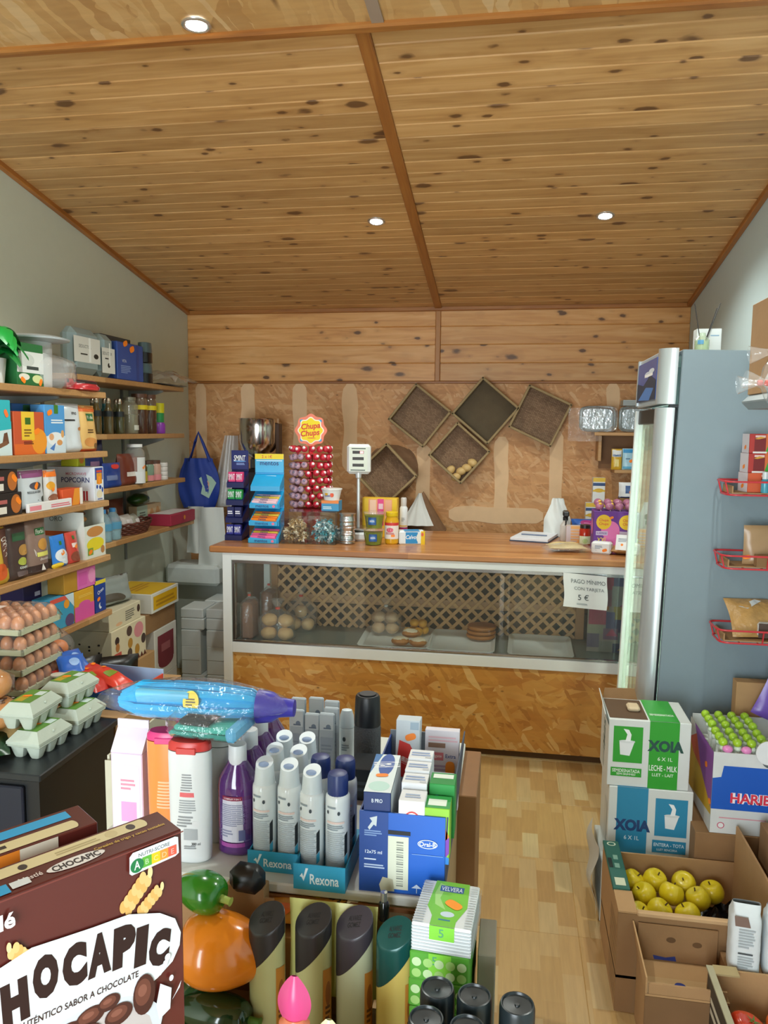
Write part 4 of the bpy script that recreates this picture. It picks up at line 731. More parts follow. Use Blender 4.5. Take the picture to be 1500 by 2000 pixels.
SB('cream_carton', 'cream carton standing behind the popcorn box', 'box', 2.97, 3.03, NZ[2], .175, .06, '#d8d6c4', [('F', 'r', .1, .3, .9, .6, '#c8c4ac')], x=NX - .25)
SB('yellow_green_box', 'lime yellow box at the back end of the third shelf', 'box', 3.06, 3.12, NZ[2] + .149, .055, .08, '#c7cf2a', [('F', 'e', .5, .5, .3, .3, '#e08a2c')], x=NX - .10)
# --- fourth near shelf
SP('pasta_snack_bag', 'yellow cookie bag with a sideways white word on the fourth shelf', 2.35, 2.49, NZ[3], .215, .06, '#cba738', [('F', 'r', .62, .25, 1, 1, '#6a4436'), ('F', 't', 'COOKIES', .8, .62, .17, '#f0ede6', .5, -80), ('F', 'e', .5, .22, .3, .14, '#d8602a')], sd=7)
SP('dark_cookie_bag', 'dark brown cookie bag with green logo at the left of the fourth shelf', 2.47, 2.60, NZ[3], .205, .06, '#4a3a36', [('F', 'r', .25, .70, .85, .84, '#2f5a3a'), ('F', 'e', .7, .52, .25, .1, '#b88a48'), ('F', 'e', .6, .32, .2, .07, '#a8b048'), ('F', 't', 'cookies', .66, .22, .06, '#dfe6dc', .5), ('F', 'r', .35, .06, .95, .15, '#6a5a58')], sd=8)
SP('chocolate_cookie_bag', 'cream and brown chocolate biscuit bag on the fourth shelf', 2.575, 2.735, NZ[3], .205, .07, '#8d7468', [('F', 'p', [(.2, .95), (.75, .95), (.95, .5), (.9, .3), (.35, .34)], '#cfc4bb'), ('F', 'r', .42, .72, .82, .85, '#2a6b38'), ('F', 't', 'Florbú', .62, .785, .08, '#eaf0e2', .34, {'shear': .2}), ('F', 'e', .66, .54, .2, .11, '#c78f3e'), ('F', 'r', .4, .32, .95, .40, '#d9d46a'), ('F', 't', 'chocolate', .66, .27, .05, '#efe9e2', .5), ('F', 'r', .1, .03, .95, .17, '#3c2a26'), ('F', 'p', [(.5, .06), (.6, .18), (.68, .05)], '#e6dfd8'), ('F', 'p', [(.86, .98), (1, .8), (1, .1), (.92, .1)], '#ee8a24')], sd=9)
SP('blue_biscuit_pack', 'small blue biscuit pack leaning on the fourth shelf', 2.755, 2.855, NZ[3], .128, .035, '#2f7fd4', [('F', 'e', .5, .35, .4, .2, '#dfe6ea'), ('F', 'e', .7, .18, .3, .12, '#cfd8dc'), ('F', 'r', .45, .68, .62, .8, '#3a7d2a'), ('F', 's', .55, .42, .026), ('F', 'e', .2, .06, .3, .09, '#e8c52c')], sd=3, rx=-6)
SP('red_biscuit_pack', 'small red biscuit pack beside the blue one on the fourth shelf', 2.86, 2.945, NZ[3], .128, .035, '#c8453a', [('F', 'e', .5, .2, .4, .16, '#8a4632'), ('F', 'r', .3, .5, .75, .64, '#e6cfc6'), ('F', 'r', .4, .76, .6, .88, '#3a6d2a'), ('F', 's', .6, .52, .026)], sd=4, rx=-6)
m = MB(); w, d, h, th = .165, .26, .235, .004; wc = C('#d9ded4', .6)
m.box((-w / 2, -d / 2, 0), (w / 2, d / 2, th), wc); m.box((-w / 2, -d / 2, th), (w / 2, -d / 2 + th, h * .60), wc); m.box((w / 2 - th, -d / 2 + th, th), (w / 2, d / 2, h), wc); m.box((-w / 2, d / 2 - th, th), (w / 2 - th, d / 2, h), wc)
m.box((-w / 2, -d / 2 + th, th), (-w / 2 + th, d / 2 - th, h * .86), wc)
o = m.build('cupcake_display_box', None, 0); tag(place(o, (NX - .02 - d / 2, 3.045, NZ[3] + .0005), 90), 'open white display carton with sandwich pictures, end of fourth shelf', 'box')
p = PR({'F': boxface(w, d, h * .60)['F'], 'L': (boxface(w, d, h * .86)['L'][0], d, h * .86), 'I': (lambda u, v: (Vector((w / 2 - th - .0004, -d / 2 + u * d, v * h)), Vector((-1, 0, 0))), d, h)})
p.run([('F', 'e', .5, .42, .42, .20, '#e8d52c'), ('F', 'e', .5, .8, .4, .16, '#c98a4a'), ('F', 'r', .12, .1, .38, .32, '#7aa03a'), ('F', 's', .25, .2, .03), ('F', 'e', .85, .2, .1, .12, '#b9814a'), ('L', 'r', .15, .50, .85, .60, '#e0652a'), ('L', 't', 'ORO', .5, .86, .10, '#7a8078', .5)])
p.done(o)
m = MB(); m.ell((0, 0, .02), (.055, .045, .02), C('#c48a48', .5, var=.2), 16, 8); m.ell((0, 0, .045), (.05, .04, .016), C('#6b3f24', .5), 16, 8); m.ell((0, 0, .072), (.055, .045, .026), C('#dca95e', .5, var=.2), 16, 8); o = m.build('bun_cake'); tag(place(o, (NX - .12, 3.05, NZ[3] + .142), 0), 'filled bun cake showing over the rim of the open white carton', 'cake')
# --- fifth near shelf
SB('cat_biscuit_box', 'blue dessert pack with a purple fruit picture on the fifth shelf', 'box', 2.70, 2.865, NZ[4], .13, .08, '#3d9dc4', [('F', 'r', 0, .86, 1, 1, '#d9584a'), ('F', 'p', [(.62, 1), (1, 1), (1, .55)], '#cfe4ee'), ('F', 'e', .68, .72, .12, .14, '#f0a02c'), ('F', 'e', .8, .18, .2, .2, '#5a4a78'), ('F', 'e', .25, .5, .2, .16, '#63b7b4'), ('F', 'r', 0, 0, .3, .12, '#2f8a5a')])
SB('pink_yellow_box', 'yellow and pink dessert pack in the middle of the fifth shelf', 'box', 2.87, 3.02, NZ[4], .128, .08, '#e0a92c', [('F', 'r', 0, 0, 1, .48, '#e05aa8'), ('F', 'e', .5, .5, .3, .12, '#e05aa8'), ('F', 'l', .2, .75, .9, .85, 2, '#f0c85a')])
SB('blue_cream_box', 'narrow navy biscuit box with a moon at the end of the fifth shelf', 'box', 3.03, 3.118, NZ[4], .142, .06, '#1d3f96', [('F', 'r', 0, .88, 1, 1, '#e8d43c'), ('F', 't', 'Oreo', .5, .66, .12, '#eef2f8', .7, 20), ('F', 'e', .45, .2, .14, .1, '#e8eef4'), ('F', 'e', .55, .24, .13, .09, '#1d3f96'), ('F', 's', .3, .42, .026)])
SB('pink_carton', 'pink and ochre carton lying on the fifth shelf packs', 'box', 2.80, 3.035, NZ[4] + .132, .088, .075, '#b98a2c', [('F', 'r', .40, 0, 1, 1, '#e070b8'), ('F', 'r', .45, .15, .72, .8, '#d85fae'), ('F', 'e', .88, .5, .12, .35, '#ee9ac8')])
SB('dark_blue_carton', 'dark navy carton at the back of the fifth shelf', 'box', 2.68, 2.80, NZ[4] + .0, .215, .10, '#2a2350', [('F', 'r', .6, .62, .9, .7, '#c9c4d8'), ('F', 'r', .6, .42, .9, .5, '#c9c4d8')], x=NX - .12)
# --- far shelves, top
gel = C('#8fa3a6', .3)
for i, (y, w, l) in enumerate(((3.29, .23, 'white labelled grey shaving gel set at the left of the far top shelf'), (3.475, .125, 'narrower grey gel set with white label on the far top shelf'))):
    SB('shaving_set', l, 'toiletries', y - w / 2, y + w / 2, FZ[0], .21 - .005 * i, .08, gel, [('F', 'r', .02, .26 - .16 * i, .98, .80 - .12 * i, '#dfe2dc'), ('F', 't', 'SEDUCTOR', .42, .60 - .05 * i, .07, '#6f7a7a', .7), ('F', 'r', .25, .42, .5, .45, '#2d3230'), ('F', 'e', .82 - .3 * i, .42 - .14 * i, .09, .055, '#1f2524'), ('F', 'r', .55, .28, .63, .8, '#f4faf8')], x=FX, ch=.03)
SB('blue_gift_box', 'blue cosmetic gift box with two orange stickers on the far top shelf', 'box', 3.56, 3.83, FZ[0], .185, .07, '#2f4f9c', [('F', 'r', .72, 0, .82, 1, '#27438c'), ('F', 't', 'VITA', .25, .5, .08, '#c9d4e8', .3), ('F', 'l', .12, .18, .5, .4, 5, '#7f97cc'), ('F', 's', .55, .85, .05), ('F', 's', .3, .97, .045)], x=FX, ch=.004)
SB('grey_backing_box', 'dark grey backing carton behind the blue gift box', 'box', 3.56, 3.86, FZ[0], .222, .05, '#3d4749', [], x=FX - .085)
t = thing('gift_bottles', 'two black capped grey bottles laid at the end of the blue box', 'bottles', (FX - .04, 3.93, FZ[0]))
for i in range(2):
    m = MB(); m.lathe([(.05, 0), (.05, .052)], C('#15171a', .25), 20, sx=.7, M=TR(0, 0, .11 * i)); m.build('cap', t); m = MB(); m.lathe([(.047, .053), (.05, .06), (.045, .105), (.02, .109)], C('#4f6468', .3), 20, sx=.7, M=TR(0, 0, .11 * i)); m.build('bottle', t)
m = MB(); m.surf(lambda u, v: (-.24 + .30 * v, (u - .5) * .42, .028 + .05 * sin(pi * u) ** .6 * sin(pi * v) ** .5 + .025 * noise.noise(Vector((u * 9, v * 6, 2)))), 22, 12, clear(alpha=.2, bump=1.0)); m.surf(lambda u, v: (-.24 + .26 * v, (u - .5) * .38, .004 + .01 * noise.noise(Vector((u * 9, v * 6, 7)))), 12, 8, C('#b9b8ac', .6))
o = m.build('plastic_bags', None, 80); tag(place(o, (FX, 4.22, FZ[0] + .004)), 'loose clear plastic bags at the far end of the top shelf', 'bags')
# --- far shelves, second: oils, honey and jars
for i, y in enumerate((3.42, 3.475, 3.53, 3.585, 3.64, 3.70)):
    colr = ('#5a4a22', '#4a4226', '#5c5030', '#1f5d63', '#4c4a2c', '#6a6a4a')[i]
    nm = ('first', 'second', 'third', 'fourth, teal', 'fifth', 'sixth, palest')[i]
    SJ('oil_bottle', nm + ' dark spirit bottle from the left on the far second shelf', 'bottle', y, FZ[1], [('b', C(colr, .12, var=.2, coat=.5), [(.021, 0), (.023, .005), (.023, .105), (.012, .128), (.011, .15)]), ('label', C('#20262a', .4), [(.0235, .085), (.0235, .112)]), ('cap', C('#b8b0a0', .2, .9), [(.013, .15), (.013, .165), (.009, .175), (0, .177)])], x=FX - .04 - .05 * (i % 2))
SJ('clear_jar', 'tall clear glass jar beside the spirit bottles', 'jar', 3.785, FZ[1], [('b', glassy('#d9d4bc', .25), [(.04, 0), (.043, .006), (.043, .15), (.03, .165), (.03, .175)]), ('lid', C('#8a8474', .3, .5), [(.032, .175), (.032, .19), (0, .191)]), ('contents', C('#6d6a50', .3, var=.3), [(.037, .004), (.039, .01), (.039, .10), (0, .102)])], lab=(.0435, .02, .045, 1.2), ops=[('F', 'r', 0, 0, 1, 1, '#cfd0c4')])
for i, y in enumerate((3.89, 3.995)): SJ('preserve_jar', ('left', 'right')[i] + ' brown preserve jar with a yellow band on the far second shelf', 'jar', y, FZ[1], [('b', C('#4b2f22', .12, var=.2, coat=.4), [(.040, 0), (.044, .006), (.044, .125), (.043, .13)]), ('neck', C('#6b5a4a', .12, coat=.4), [(.043, .13), (.043, .175), (.038, .19)]), ('lid', C('#5c3a2a', .4), [(.041, .19), (.041, .212), (0, .213)]), ('band', C('#d8c41f', .5), [(.0448, .128), (.0448, .152)])])
SJ('food_colour_bottle', 'small purple, green and yellow stacked bottle near the corner', 'bottle', 4.11, FZ[1], [('b', C('#8a3aa8', .3), [(.038, 0), (.04, .01), (.04, .05), (.034, .062)]), ('middle', C('#2c8a4a', .3), [(.034, .063), (.035, .115)]), ('top', C('#cfc81f', .3), [(.036, .116), (.036, .17), (0, .172)])])
# --- far shelves, third
SP('blue_coffee_bag', 'navy bag with yellow trim leaning at the left of the far third shelf', 3.36, 3.56, FZ[2], .235, .07, '#1c2f66', [('F', 'p', [(.8, .98), (.95, .7), (1, .3), (.92, .3), (.86, .7)], '#c9cf2f'), ('F', 'r', .2, .42, .6, .55, '#8a6a8a')], sd=6, x=FX - .06)
SP('blue_small_bag', 'small blue snack bag with a red corner on the far third shelf', 3.43, 3.60, FZ[2], .12, .05, '#22418e', [('F', 'e', .6, .85, .25, .1, '#d83a34'), ('F', 'p', [(.75, .7), (1, .2), (.85, .02)], '#d8c9a0'), ('F', 'r', .1, .3, .6, .5, '#6f7fae')], sd=7, x=FX)
m = MB(); q = random.Random(8)
SP('sausage_bag', 'bag of red brown cured sausages on the far third shelf', 3.60, 3.78, FZ[2], .16, .08, '#6f3426', [('F', 'r', .25, .28, .8, .42, '#d9d2cc')], sd=8, x=FX)
SJ('white_label_jar', 'clear jar with white lid and white label on the far third shelf', 'jar', 3.77, FZ[2], [('b', glassy('#e6ebe9', .2), [(.045, 0), (.05, .006), (.05, .17), (.036, .19)]), ('lid', C('#e9ecec', .4), [(.040, .192), (.040, .208), (0, .209)]), ('filling', C('#a85a48', .4, var=.3), [(.044, .004), (.046, .01), (.046, .14), (0, .143)])], lab=(.0505, .005, .14, 2.2), ops=[('F', 'r', 0, 0, .7, .45, '#dfe2e4'), ('F', 'r', .1, .45, .95, 1, '#d9dcdc'), ('F', 's', .5, .62, .03)], x=FX - .03)
SJ('olive_jar', 'squat dark olive jar with yellow label', 'jar', 3.885, FZ[2], [('b', C('#4a4a22', .2, var=.3), [(.034, 0), (.037, .005), (.037, .085), (.03, .095)]), ('lid', C('#2f2a22', .4), [(.033, .095), (.033, .115), (0, .116)])], lab=(.0375, .005, .06, 2.4), ops=[('F', 'r', 0, 0, 1, 1, '#b9a83a')])
for i, (y, c, l) in enumerate(((3.96, '#7f9a86', 'green and pink spread jar on the far third shelf'), (4.045, '#c9a08e', 'pale pink spread jar beside the stacked white tins'))): SJ('spread_jar', l, 'jar', y, FZ[2], [('b', C(c, .25), [(.036, 0), (.039, .005), (.039, .085), (.034, .095)]), ('lid', C('#5d4034', .4), [(.036, .095), (.036, .113), (0, .114)])], lab=(.0395, .004, .035, 2.2), ops=[('F', 'r', 0, 0, 1, 1, '#d98a90')])
for k in range(4): SJ('white_tin', ('lowest', 'second', 'third', 'topmost')[k] + ' flat white tin of the stack at the shelf end', 'tin', 4.135, FZ[2] + .0245 * k, [('b', C('#d8d6d2', .35), [(.037, 0), (.038, .003), (.038, .019), (.036, .023), (0, .0235)])], grp='stacked white tins')
# --- far shelves, lowest
for i, (y, l) in enumerate(((3.47, 'clear blue capped water bottle at the left of the far lowest shelf'), (3.56, 'clear water bottle next to the brown bread basket'))): SJ('water_bottle', l, 'bottle', y, FZ[3], [('b', clear(alpha=.35, tint='#bfe0ea', bump=.3, bscale=60), [(.040, 0), (.043, .008), (.041, .03), (.043, .05), (.041, .07), (.043, .09), (.030, .12), (.014, .14)]), ('water', C('#9fc3cf', .1), [(.036, .003), (.038, .08), (0, .081)]), ('cap', C('#3f88c4', .4), [(.0155, .14), (.0155, .158), (0, .159)]), ('label', C('#5aa0c8', .4), [(.0436, .055), (.0436, .09)])], x=FX - .05)
t = thing('bread_basket', 'brown oval wicker basket of packets on the far lowest shelf', 'basket', (FX - .10, 3.80, FZ[3])); m = MB()
for k in range(6): z = .006 + .011 * k; r = .085 + .004 * k; m.tube([((r * .95) * cos(2 * pi * i / 36), (r * 1.9) * sin(2 * pi * i / 36), z + .0025 * (1 if (i + k) % 2 else -1)) for i in range(36)], .006, C('#5f3022', .6, var=.25), 6, True)
m.build('wicker_wall', t); m = MB(); m.lathe([(0, 0), (.086, .0), (.086, .006), (0, .006)], C('#4a281c'), 28, sy=1.85); m.build('base', t)
for i, (y, z, c, l, w) in enumerate(((3.70, .04, '#d28a92', 'pink and white packet in the brown basket, left side', .10), (3.82, .045, '#cfc8c0', 'crumpled white packet in the middle of the brown basket', .12), (3.91, .04, '#a9a596', 'grey cellophane packet at the right of the brown basket', .10))): pouch('packet', l, 'packet', (FX - .10, y, FZ[3] + z - .03), w, .05, .085, 80 + 12 * i, c, [('F', 'r', .2, .3, .8, .6, '#e9e4e2')], kind='pillow', rx=-22, sd=i + 20)
SB('red_tray_box', 'low crimson open box near the corner on the far lowest shelf', 'box', 4.10, 4.44, FZ[3], .066, .14, '#a22a44', [('T', 'r', .05, .1, .95, .95, '#e6e2e2'), ('F', 'e', .55, .5, .04, .2, '#e8902c'), ('F', 'r', 0, .9, .4, 1, '#b83a54')], x=FX + .01)
SP('brown_sweets_bag', 'brown sweets bag standing behind the basket', 3.76, 3.98, FZ[3], .17, .05, '#7a4436', [('F', 'r', .1, .55, .5, .72, '#cfc9c6'), ('F', 'r', .4, .3, .9, .5, '#a0603e')], sd=12, x=FX - .19)
SB('herb_box', 'mint green and cream herbal tea boxes at the back of the lowest shelf', 'box', 4.00, 4.30, FZ[3], .118, .05, '#d6bf98', [('F', 'r', 0, 0, .42, 1, '#a9c2b0'), ('F', 'l', .1, .5, .34, .75, 2, '#5a6a60'), ('F', 'e', .6, .5, .08, .3, '#c89460'), ('F', 'e', .85, .55, .08, .3, '#c89460')], x=FX - .145)
m = MB(); m.ell((0, 0, .035), (.055, .085, .036), C('#1f4a1a', .3, var=.25, coat=.4), 20, 12, wob=.06); o = m.build('avocado'); tag(place(o, (FX - .165, 4.06, FZ[3] + .119), 0), 'dark green avocado resting on the herbal tea box', 'fruit')
# ------------------------------------------------------------------ black cabinet with eggs and bread
t = thing('black_cabinet', 'black low cabinet carrying the egg trays and egg cartons', 'cabinet', (-1.66, 1.98, 0)); m = MB(); m.box((-.44, -.20, 0), (.44, .19, .66), C('#14171a', .45)); m.box((-.45, -.21, .66), (.45, .20, .68), C('#23282b', .35), ch=.003); m.build('body', t)
m = MB(); m.box((-.40, -.215, .03), (.40, -.201, .645), C('#1b2130', .4), ch=.004); m.build('door', t)
CZ = .6805
eggm = C('#c98f6c', .35, var=.16); em = MB(); em.ell((0, 0, .024), (.0205, .0205, .028), eggm, 12, 9); eme = em.mesh('egg')
trayc = C('#b9bb9a', .8, var=.08, bump=.2)
lay = ('lowest', 'second', 'middle', 'fourth', 'topmost')
for k in range(5):
    z = CZ + .0655 * k; t = thing('egg_tray', lay[k] + ' film wrapped tray of brown eggs in the egg tray stack', 'egg tray', (-1.61, 2.235, z), 3 + (k % 2) * 2 - 2, group='stacked egg trays')
    m = MB(); m.surf(lambda u, v: ((u - .5) * .215, (v - .5) * .225, .016 - .010 * cos(2 * pi * u * 5) * cos(2 * pi * v * 5)), 30, 30, trayc)
    m.box((-.108, -.113, .004), (.108, -.106, .022), trayc); m.box((-.108, .106, .004), (.108, .113, .022), trayc); m.box((-.108, -.113, .004), (-.101, .113, .022), trayc); m.box((.101, -.113, .004), (.108, .113, .022), trayc); m.build('pulp_tray', t, 60)
    m = MB(); m.surf(lambda u, v: ((u - .5) * .226, (v - .5) * .236, .018 + .052 * min(1, 6 * min(u, 1 - u), 6 * min(v, 1 - v)) ** .6 + .0025 * noise.noise(Vector((u * 14, v * 14, k)))), 26, 26, clear(alpha=.06, bump=.7, rough=.06, ior=1.5)); m.build('film_wrap', t, 80)
    if k == 4:
        p = PR({'F': (lambda u, v: (Vector((-.11 + .11 * u, -.10 + .11 * v, .0725 + .001 * u)), Vector((0, 0, 1))), .11, .11)}); p.r('F', 0, 0, 1, .8, '#e9dcd6'); p.r('F', 0, 0, 1, .3, '#d8604a'); p.s('F', .7, .5, .03); p.done(t, 'label')
    for i in range(5):
        for j in range(5):
            if k < 4 and not (i == 4 or j == 0): continue
            o = bpy.data.objects.new('egg', eme); COL.objects.link(o); a = t.rotation_euler[2]; X = (i - 2) * .043; Y = (j - 2) * .045
            o.location = (-1.61 + X * cos(a) - Y * sin(a), 2.235 + X * sin(a) + Y * cos(a), z + .010); o.rotation_euler = (0, 0, i + j)
            tag(o, 'brown egg under film in the %s egg tray of the stack' % lay[k], 'egg', 'eggs in the %s stacked tray' % lay[k])
# grey pulp cartons of six
pul = C('#b7c2b4', .85, var=.05, bump=.25, bscale=120)
def eggbox(x, y, z, rz, label):
    t = thing('egg_carton', label, 'egg carton', (x, y, z), rz, 'grey egg cartons'); m = MB(); L, W = .15, .105
    for i in range(3):
        for j in range(2): m.lathe([(.013, 0), (.015, .004), (.025, .034)], pul, 10, M=TR((j - .5) * .05, (i - 1) * .049, 0), power=3)
    m.box((-W / 2, -L / 2, .033), (W / 2, L / 2, .040), pul, ch=.003); m.build('base', t)
    m = MB(); a, b = W / 2, L / 2; i_ = .022; vs = [(-a, -b, .0405), (a, -b, .0405), (a, b, .0405), (-a, b, .0405), (-a, -b, .048), (a, -b, .048), (a, b, .048), (-a, b, .048), (-a + i_, -b + i_, .074), (a - i_, -b + i_, .074), (a - i_, b - i_, .074), (-a + i_, b - i_, .074)]
    m.add(vs, [(3, 2, 1, 0)] + [(i, (i + 1) % 4, 4 + (i + 1) % 4, 4 + i) for i in range(4)] + [(4 + i, 4 + (i + 1) % 4, 8 + (i + 1) % 4, 8 + i) for i in range(4)] + [(8, 9, 10, 11)], pul); m.ell((a - .008, 0, .06), (.004, .004, .004), pul, 8, 5); lid = m.build('lid', t, 20)
    p = PR({'F': (lambda u, v: (Vector((-a + i_ + u * (W - 2 * i_), -b + i_ + v * (L - 2 * i_), .074)), Vector((0, 0, 1))), .06, .105)}); p.r('F', 0, 0, 1, 1, '#5f8f3a'); p.r('F', .1, .1, .5, .5, '#b9a02c'); p.r('F', .55, .6, .95, .9, '#cfe0dc'); p.s('F', .35, .5, .026); p.done(lid, 'label')
for x, y, z, r, l in ((-1.31, 1.925, CZ, -3, 'lower grey egg carton nearest the cabinet edge'), (-1.345, 1.94, CZ + .0745, 2, 'upper grey egg carton on the nearest one'), (-1.30, 2.10, CZ, -2, 'lower grey egg carton of the farther pair'), (-1.335, 2.12, CZ + .0745, -5, 'upper grey egg carton of the farther pair')): eggbox(x, y, z, r, l)
# ring buns in film, snack bags
for i, (x, y, z, l) in enumerate(((-1.47, 1.905, .745, 'lower chocolate sprinkled bun ring in film by the egg cartons'), (-1.50, 1.92, .82, 'upper golden bun ring in film with a white label'))):
    t = thing('bun_ring', l, 'bread', (x, y, z)); m = MB(); n = 24
    m.tube([(.058 * cos(2 * pi * k / n), .058 * sin(2 * pi * k / n), .035) for k in range(n)], .035, C('#cf8a3e', .35, var=.25), 10, True); m.build('bun', t, 60)
    m = MB(); m.lathe([(.05, .0), (.098, .018), (.10, .05), (.06, .076), (0, .073)], clear(alpha=.06, bump=.6, rough=.06, ior=1.5), 26); m.build('film_wrap', t, 80)
    if i == 0:
        m = MB(); q = random.Random(5)
        for k in range(60): a = q.uniform(0, 6.28); r = q.uniform(.035, .08); m.box((-.005, -.0012, 0), (.005, .0012, .0025), C(q.choice(('#2b1a14', '#3f2a20', '#e6e0da')), .4), TR(r * cos(a), r * sin(a), .035 + .0345 * sqrt(max(0, 1 - ((r - .058) / .035) ** 2)), 0, 0, q.uniform(0, 3)))
        so = m.build('sprinkles', t, 0); so['kind'] = 'stuff'
    else:
        p = PR({'F': (lambda u, v: (Vector((-.02 + .085 * u, -.085 + .06 * v, .079 - .016 * (1 - v))), Vector((0, 0, 1))), .085, .06)}); p.r('F', 0, 0, 1, 1, '#e3dfe2'); p.l('F', .05, .6, .95, .9, 2, '#39424a'); p.r('F', .1, .1, .8, .4, '#e58a96'); p.done(t, 'label')
pouch('macaroni_bag', 'clear bag of beige pasta under the bun rings', 'bag', (-1.40, 1.86, CZ + .03), .19, .062, .15, 40, '#c9ad74', [], kind='pillow', rx=-84, mat=C('#bfa36c', .4, var=.5, bump=.9, bscale=70), sd=3)
for i, (x, y, z, l) in enumerate(((-1.40, 1.79, CZ + .024, 'dark green snack bag hanging over the cabinet front edge'), (-1.46, 1.82, CZ + .068, 'dark green snack bag lying on the other green one'))): pouch('green_snack_bag', l, 'bag', (x, y, z), .15, .045, .13, 30 - 20 * i, '#1c3d22', [('F', 'e', .5, .5, .3, .2, '#dfe8e4')], kind='pillow', rx=-80, sd=i + 5)
# blue tray of red packets and fruit net behind
t = thing('blue_tray', 'shallow blue cardboard tray of red snack packets behind the eggs', 'tray', (-1.315, 2.36, CZ), -4); m = MB(); bl = C('#1f5fb0', .5); w, d, h, th = .24, .22, .050, .004
m.box((-w / 2, -d / 2, 0), (w / 2, d / 2, th), bl); m.box((-w / 2, -d / 2, th), (w / 2, -d / 2 + th, h), bl); m.box((-w / 2, d / 2 - th, th), (w / 2, d / 2, h * 1.5), C('#9fb4cf', .6)); m.box((-w / 2, -d / 2 + th, th), (-w / 2 + th, d / 2 - th, h), bl); m.box((w / 2 - th, -d / 2 + th, th), (w / 2, d / 2 - th, h * 1.2), C('#d84a34', .5)); m.build('tray', t, 0)
for i, (x, y, c, l) in enumerate(((-1.37, 2.32, '#d23a30', 'red snack packet at the left of the blue tray'), (-1.305, 2.33, '#cc342c', 'red snack packet in the middle of the blue tray'), (-1.25, 2.37, '#d8402f', 'red snack packet at the right of the blue tray'), (-1.30, 2.41, '#c93a30', 'red snack packet at the back of the blue tray'))): pouch('red_snack_packet', l, 'packet', (x, y - .05, CZ + .055), .085, .045, .15, 62 + 8 * i, c, [('F', 'r', .2, .4, .7, .6, '#7a8f2c'), ('F', 's', .7, .8, .022)], kind='pillow', rx=-74, sd=i + 30)
for i, (x, y, l) in enumerate(((-1.41, 2.27, 'blue snack packet at the corner of the blue tray'), (-1.42, 2.34, 'blue snack packet behind the far egg cartons'))): pouch('blue_snack_packet', l, 'packet', (x, y, CZ + .075), .09, .04, .13, 40 + 20 * i, '#2f63bd', [('F', 's', .3, .2, .035, '#ff9a5a', 0), ('F', 'e', .6, .6, .2, .15, '#8fb0e0')], kind='pillow', rx=-60, sd=i + 40)
clearbag('orange_net', 'film bag of orange mandarins behind the egg trays', -1.665, 2.53, .68, .16, .15, .25, sd=4, tag_col='#d88a3c')
orm = MB(); orm.ell((0, 0, .032), (.034, .034, .031), C('#d9782a', .35, var=.15, bump=.15, bscale=150), 14, 9); orme = orm.mesh('mandarin')
for dx, dy, dz in ((-.035, -.02, 0), (.035, -.02, 0), (0, .035, .0), (-.03, .0, .06), (.033, .0, .06), (0, -.01, .115)):
    o = bpy.data.objects.new('mandarin', orme); COL.objects.link(o); o.location = (-1.665 + dx, 2.53 + dy, .695 + dz); tag(o, 'orange mandarin in the film bag behind the egg trays', 'fruit', 'mandarins in the film bag')
carton('support_carton', 'brown carton under the blue tray and the mandarins', 'box', (-1.485, 2.41, 0), .57, .44, .679, 0, CARD(), [])
for i in range(4): m = MB(); m.lathe([(.019, 0), (.021, .002), (.021, .006), (0, .0075)], C('#c9c2b4', .5), 14); o = m.build('yoghurt_cup', None); tag(place(o, (-1.44 + .045 * (i % 3), 2.22 + .045 * (i // 3), CZ + .112 - .004 * i)), 'small pale round pot lid standing behind the egg cartons', 'pot', 'pale pots behind the egg cartons')

# black shiny bags under the shelves
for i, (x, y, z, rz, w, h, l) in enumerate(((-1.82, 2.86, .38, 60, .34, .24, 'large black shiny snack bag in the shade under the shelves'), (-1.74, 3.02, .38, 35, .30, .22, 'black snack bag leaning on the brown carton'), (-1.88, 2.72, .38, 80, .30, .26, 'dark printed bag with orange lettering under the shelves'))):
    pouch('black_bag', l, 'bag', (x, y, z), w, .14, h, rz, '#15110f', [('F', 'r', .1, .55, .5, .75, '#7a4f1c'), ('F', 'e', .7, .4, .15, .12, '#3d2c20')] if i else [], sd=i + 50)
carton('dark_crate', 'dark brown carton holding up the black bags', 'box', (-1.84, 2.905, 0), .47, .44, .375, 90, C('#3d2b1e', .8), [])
# ------------------------------------------------------------------ cartons along the wall beyond the shelves
SB('brown_carton', 'plain brown carton standing under the two cookie boxes', 'box', 3.20, 3.56, .0, .475, .36, CARD(), [('F', 'r', 0, .30, 1, .302, '#9a7a50')], x=-1.765)
ck = [('F', 'e', .15, .72, .06, .1, '#3b2a28'), ('F', 'e', .16, .55, .055, .11, '#b87a44'), ('F', 'e', .5, .82, .08, .13, '#5a4640'), ('F', 'e', .78, .74, .14, .2, '#d98f96'), ('F', 'e', .52, .5, .07, .13, '#b98a3c'), ('F', 'e', .92, .45, .07, .13, '#4d403c'), ('F', 'e', .5, .25, .07, .13, '#57493f'), ('F', 'e', .72, .25, .07, .14, '#b98a3c'), ('F', 'r', .06, .05, .26, .42, '#c8564a'), ('F', 'r', .10, .18, .22, .36, '#a83a34')] + [('F', 'p', [(.3 + .1 * i, 0), (.35 + .1 * i, .13), (.4 + .1 * i, 0)], '#5a2a22') for i in range(7)] + [('L', 'e', .15 + .16 * (i % 5), .2 + .14 * (i // 5) + .05 * (i % 2), .02, .025, '#3a3634') for i in range(20)]
SB('cookie_box', 'cream cookie carton printed with round biscuits, below the other one', 'box', 3.17, 3.50, .476, .19, .30, '#ddd3b4', ck, x=-1.78)
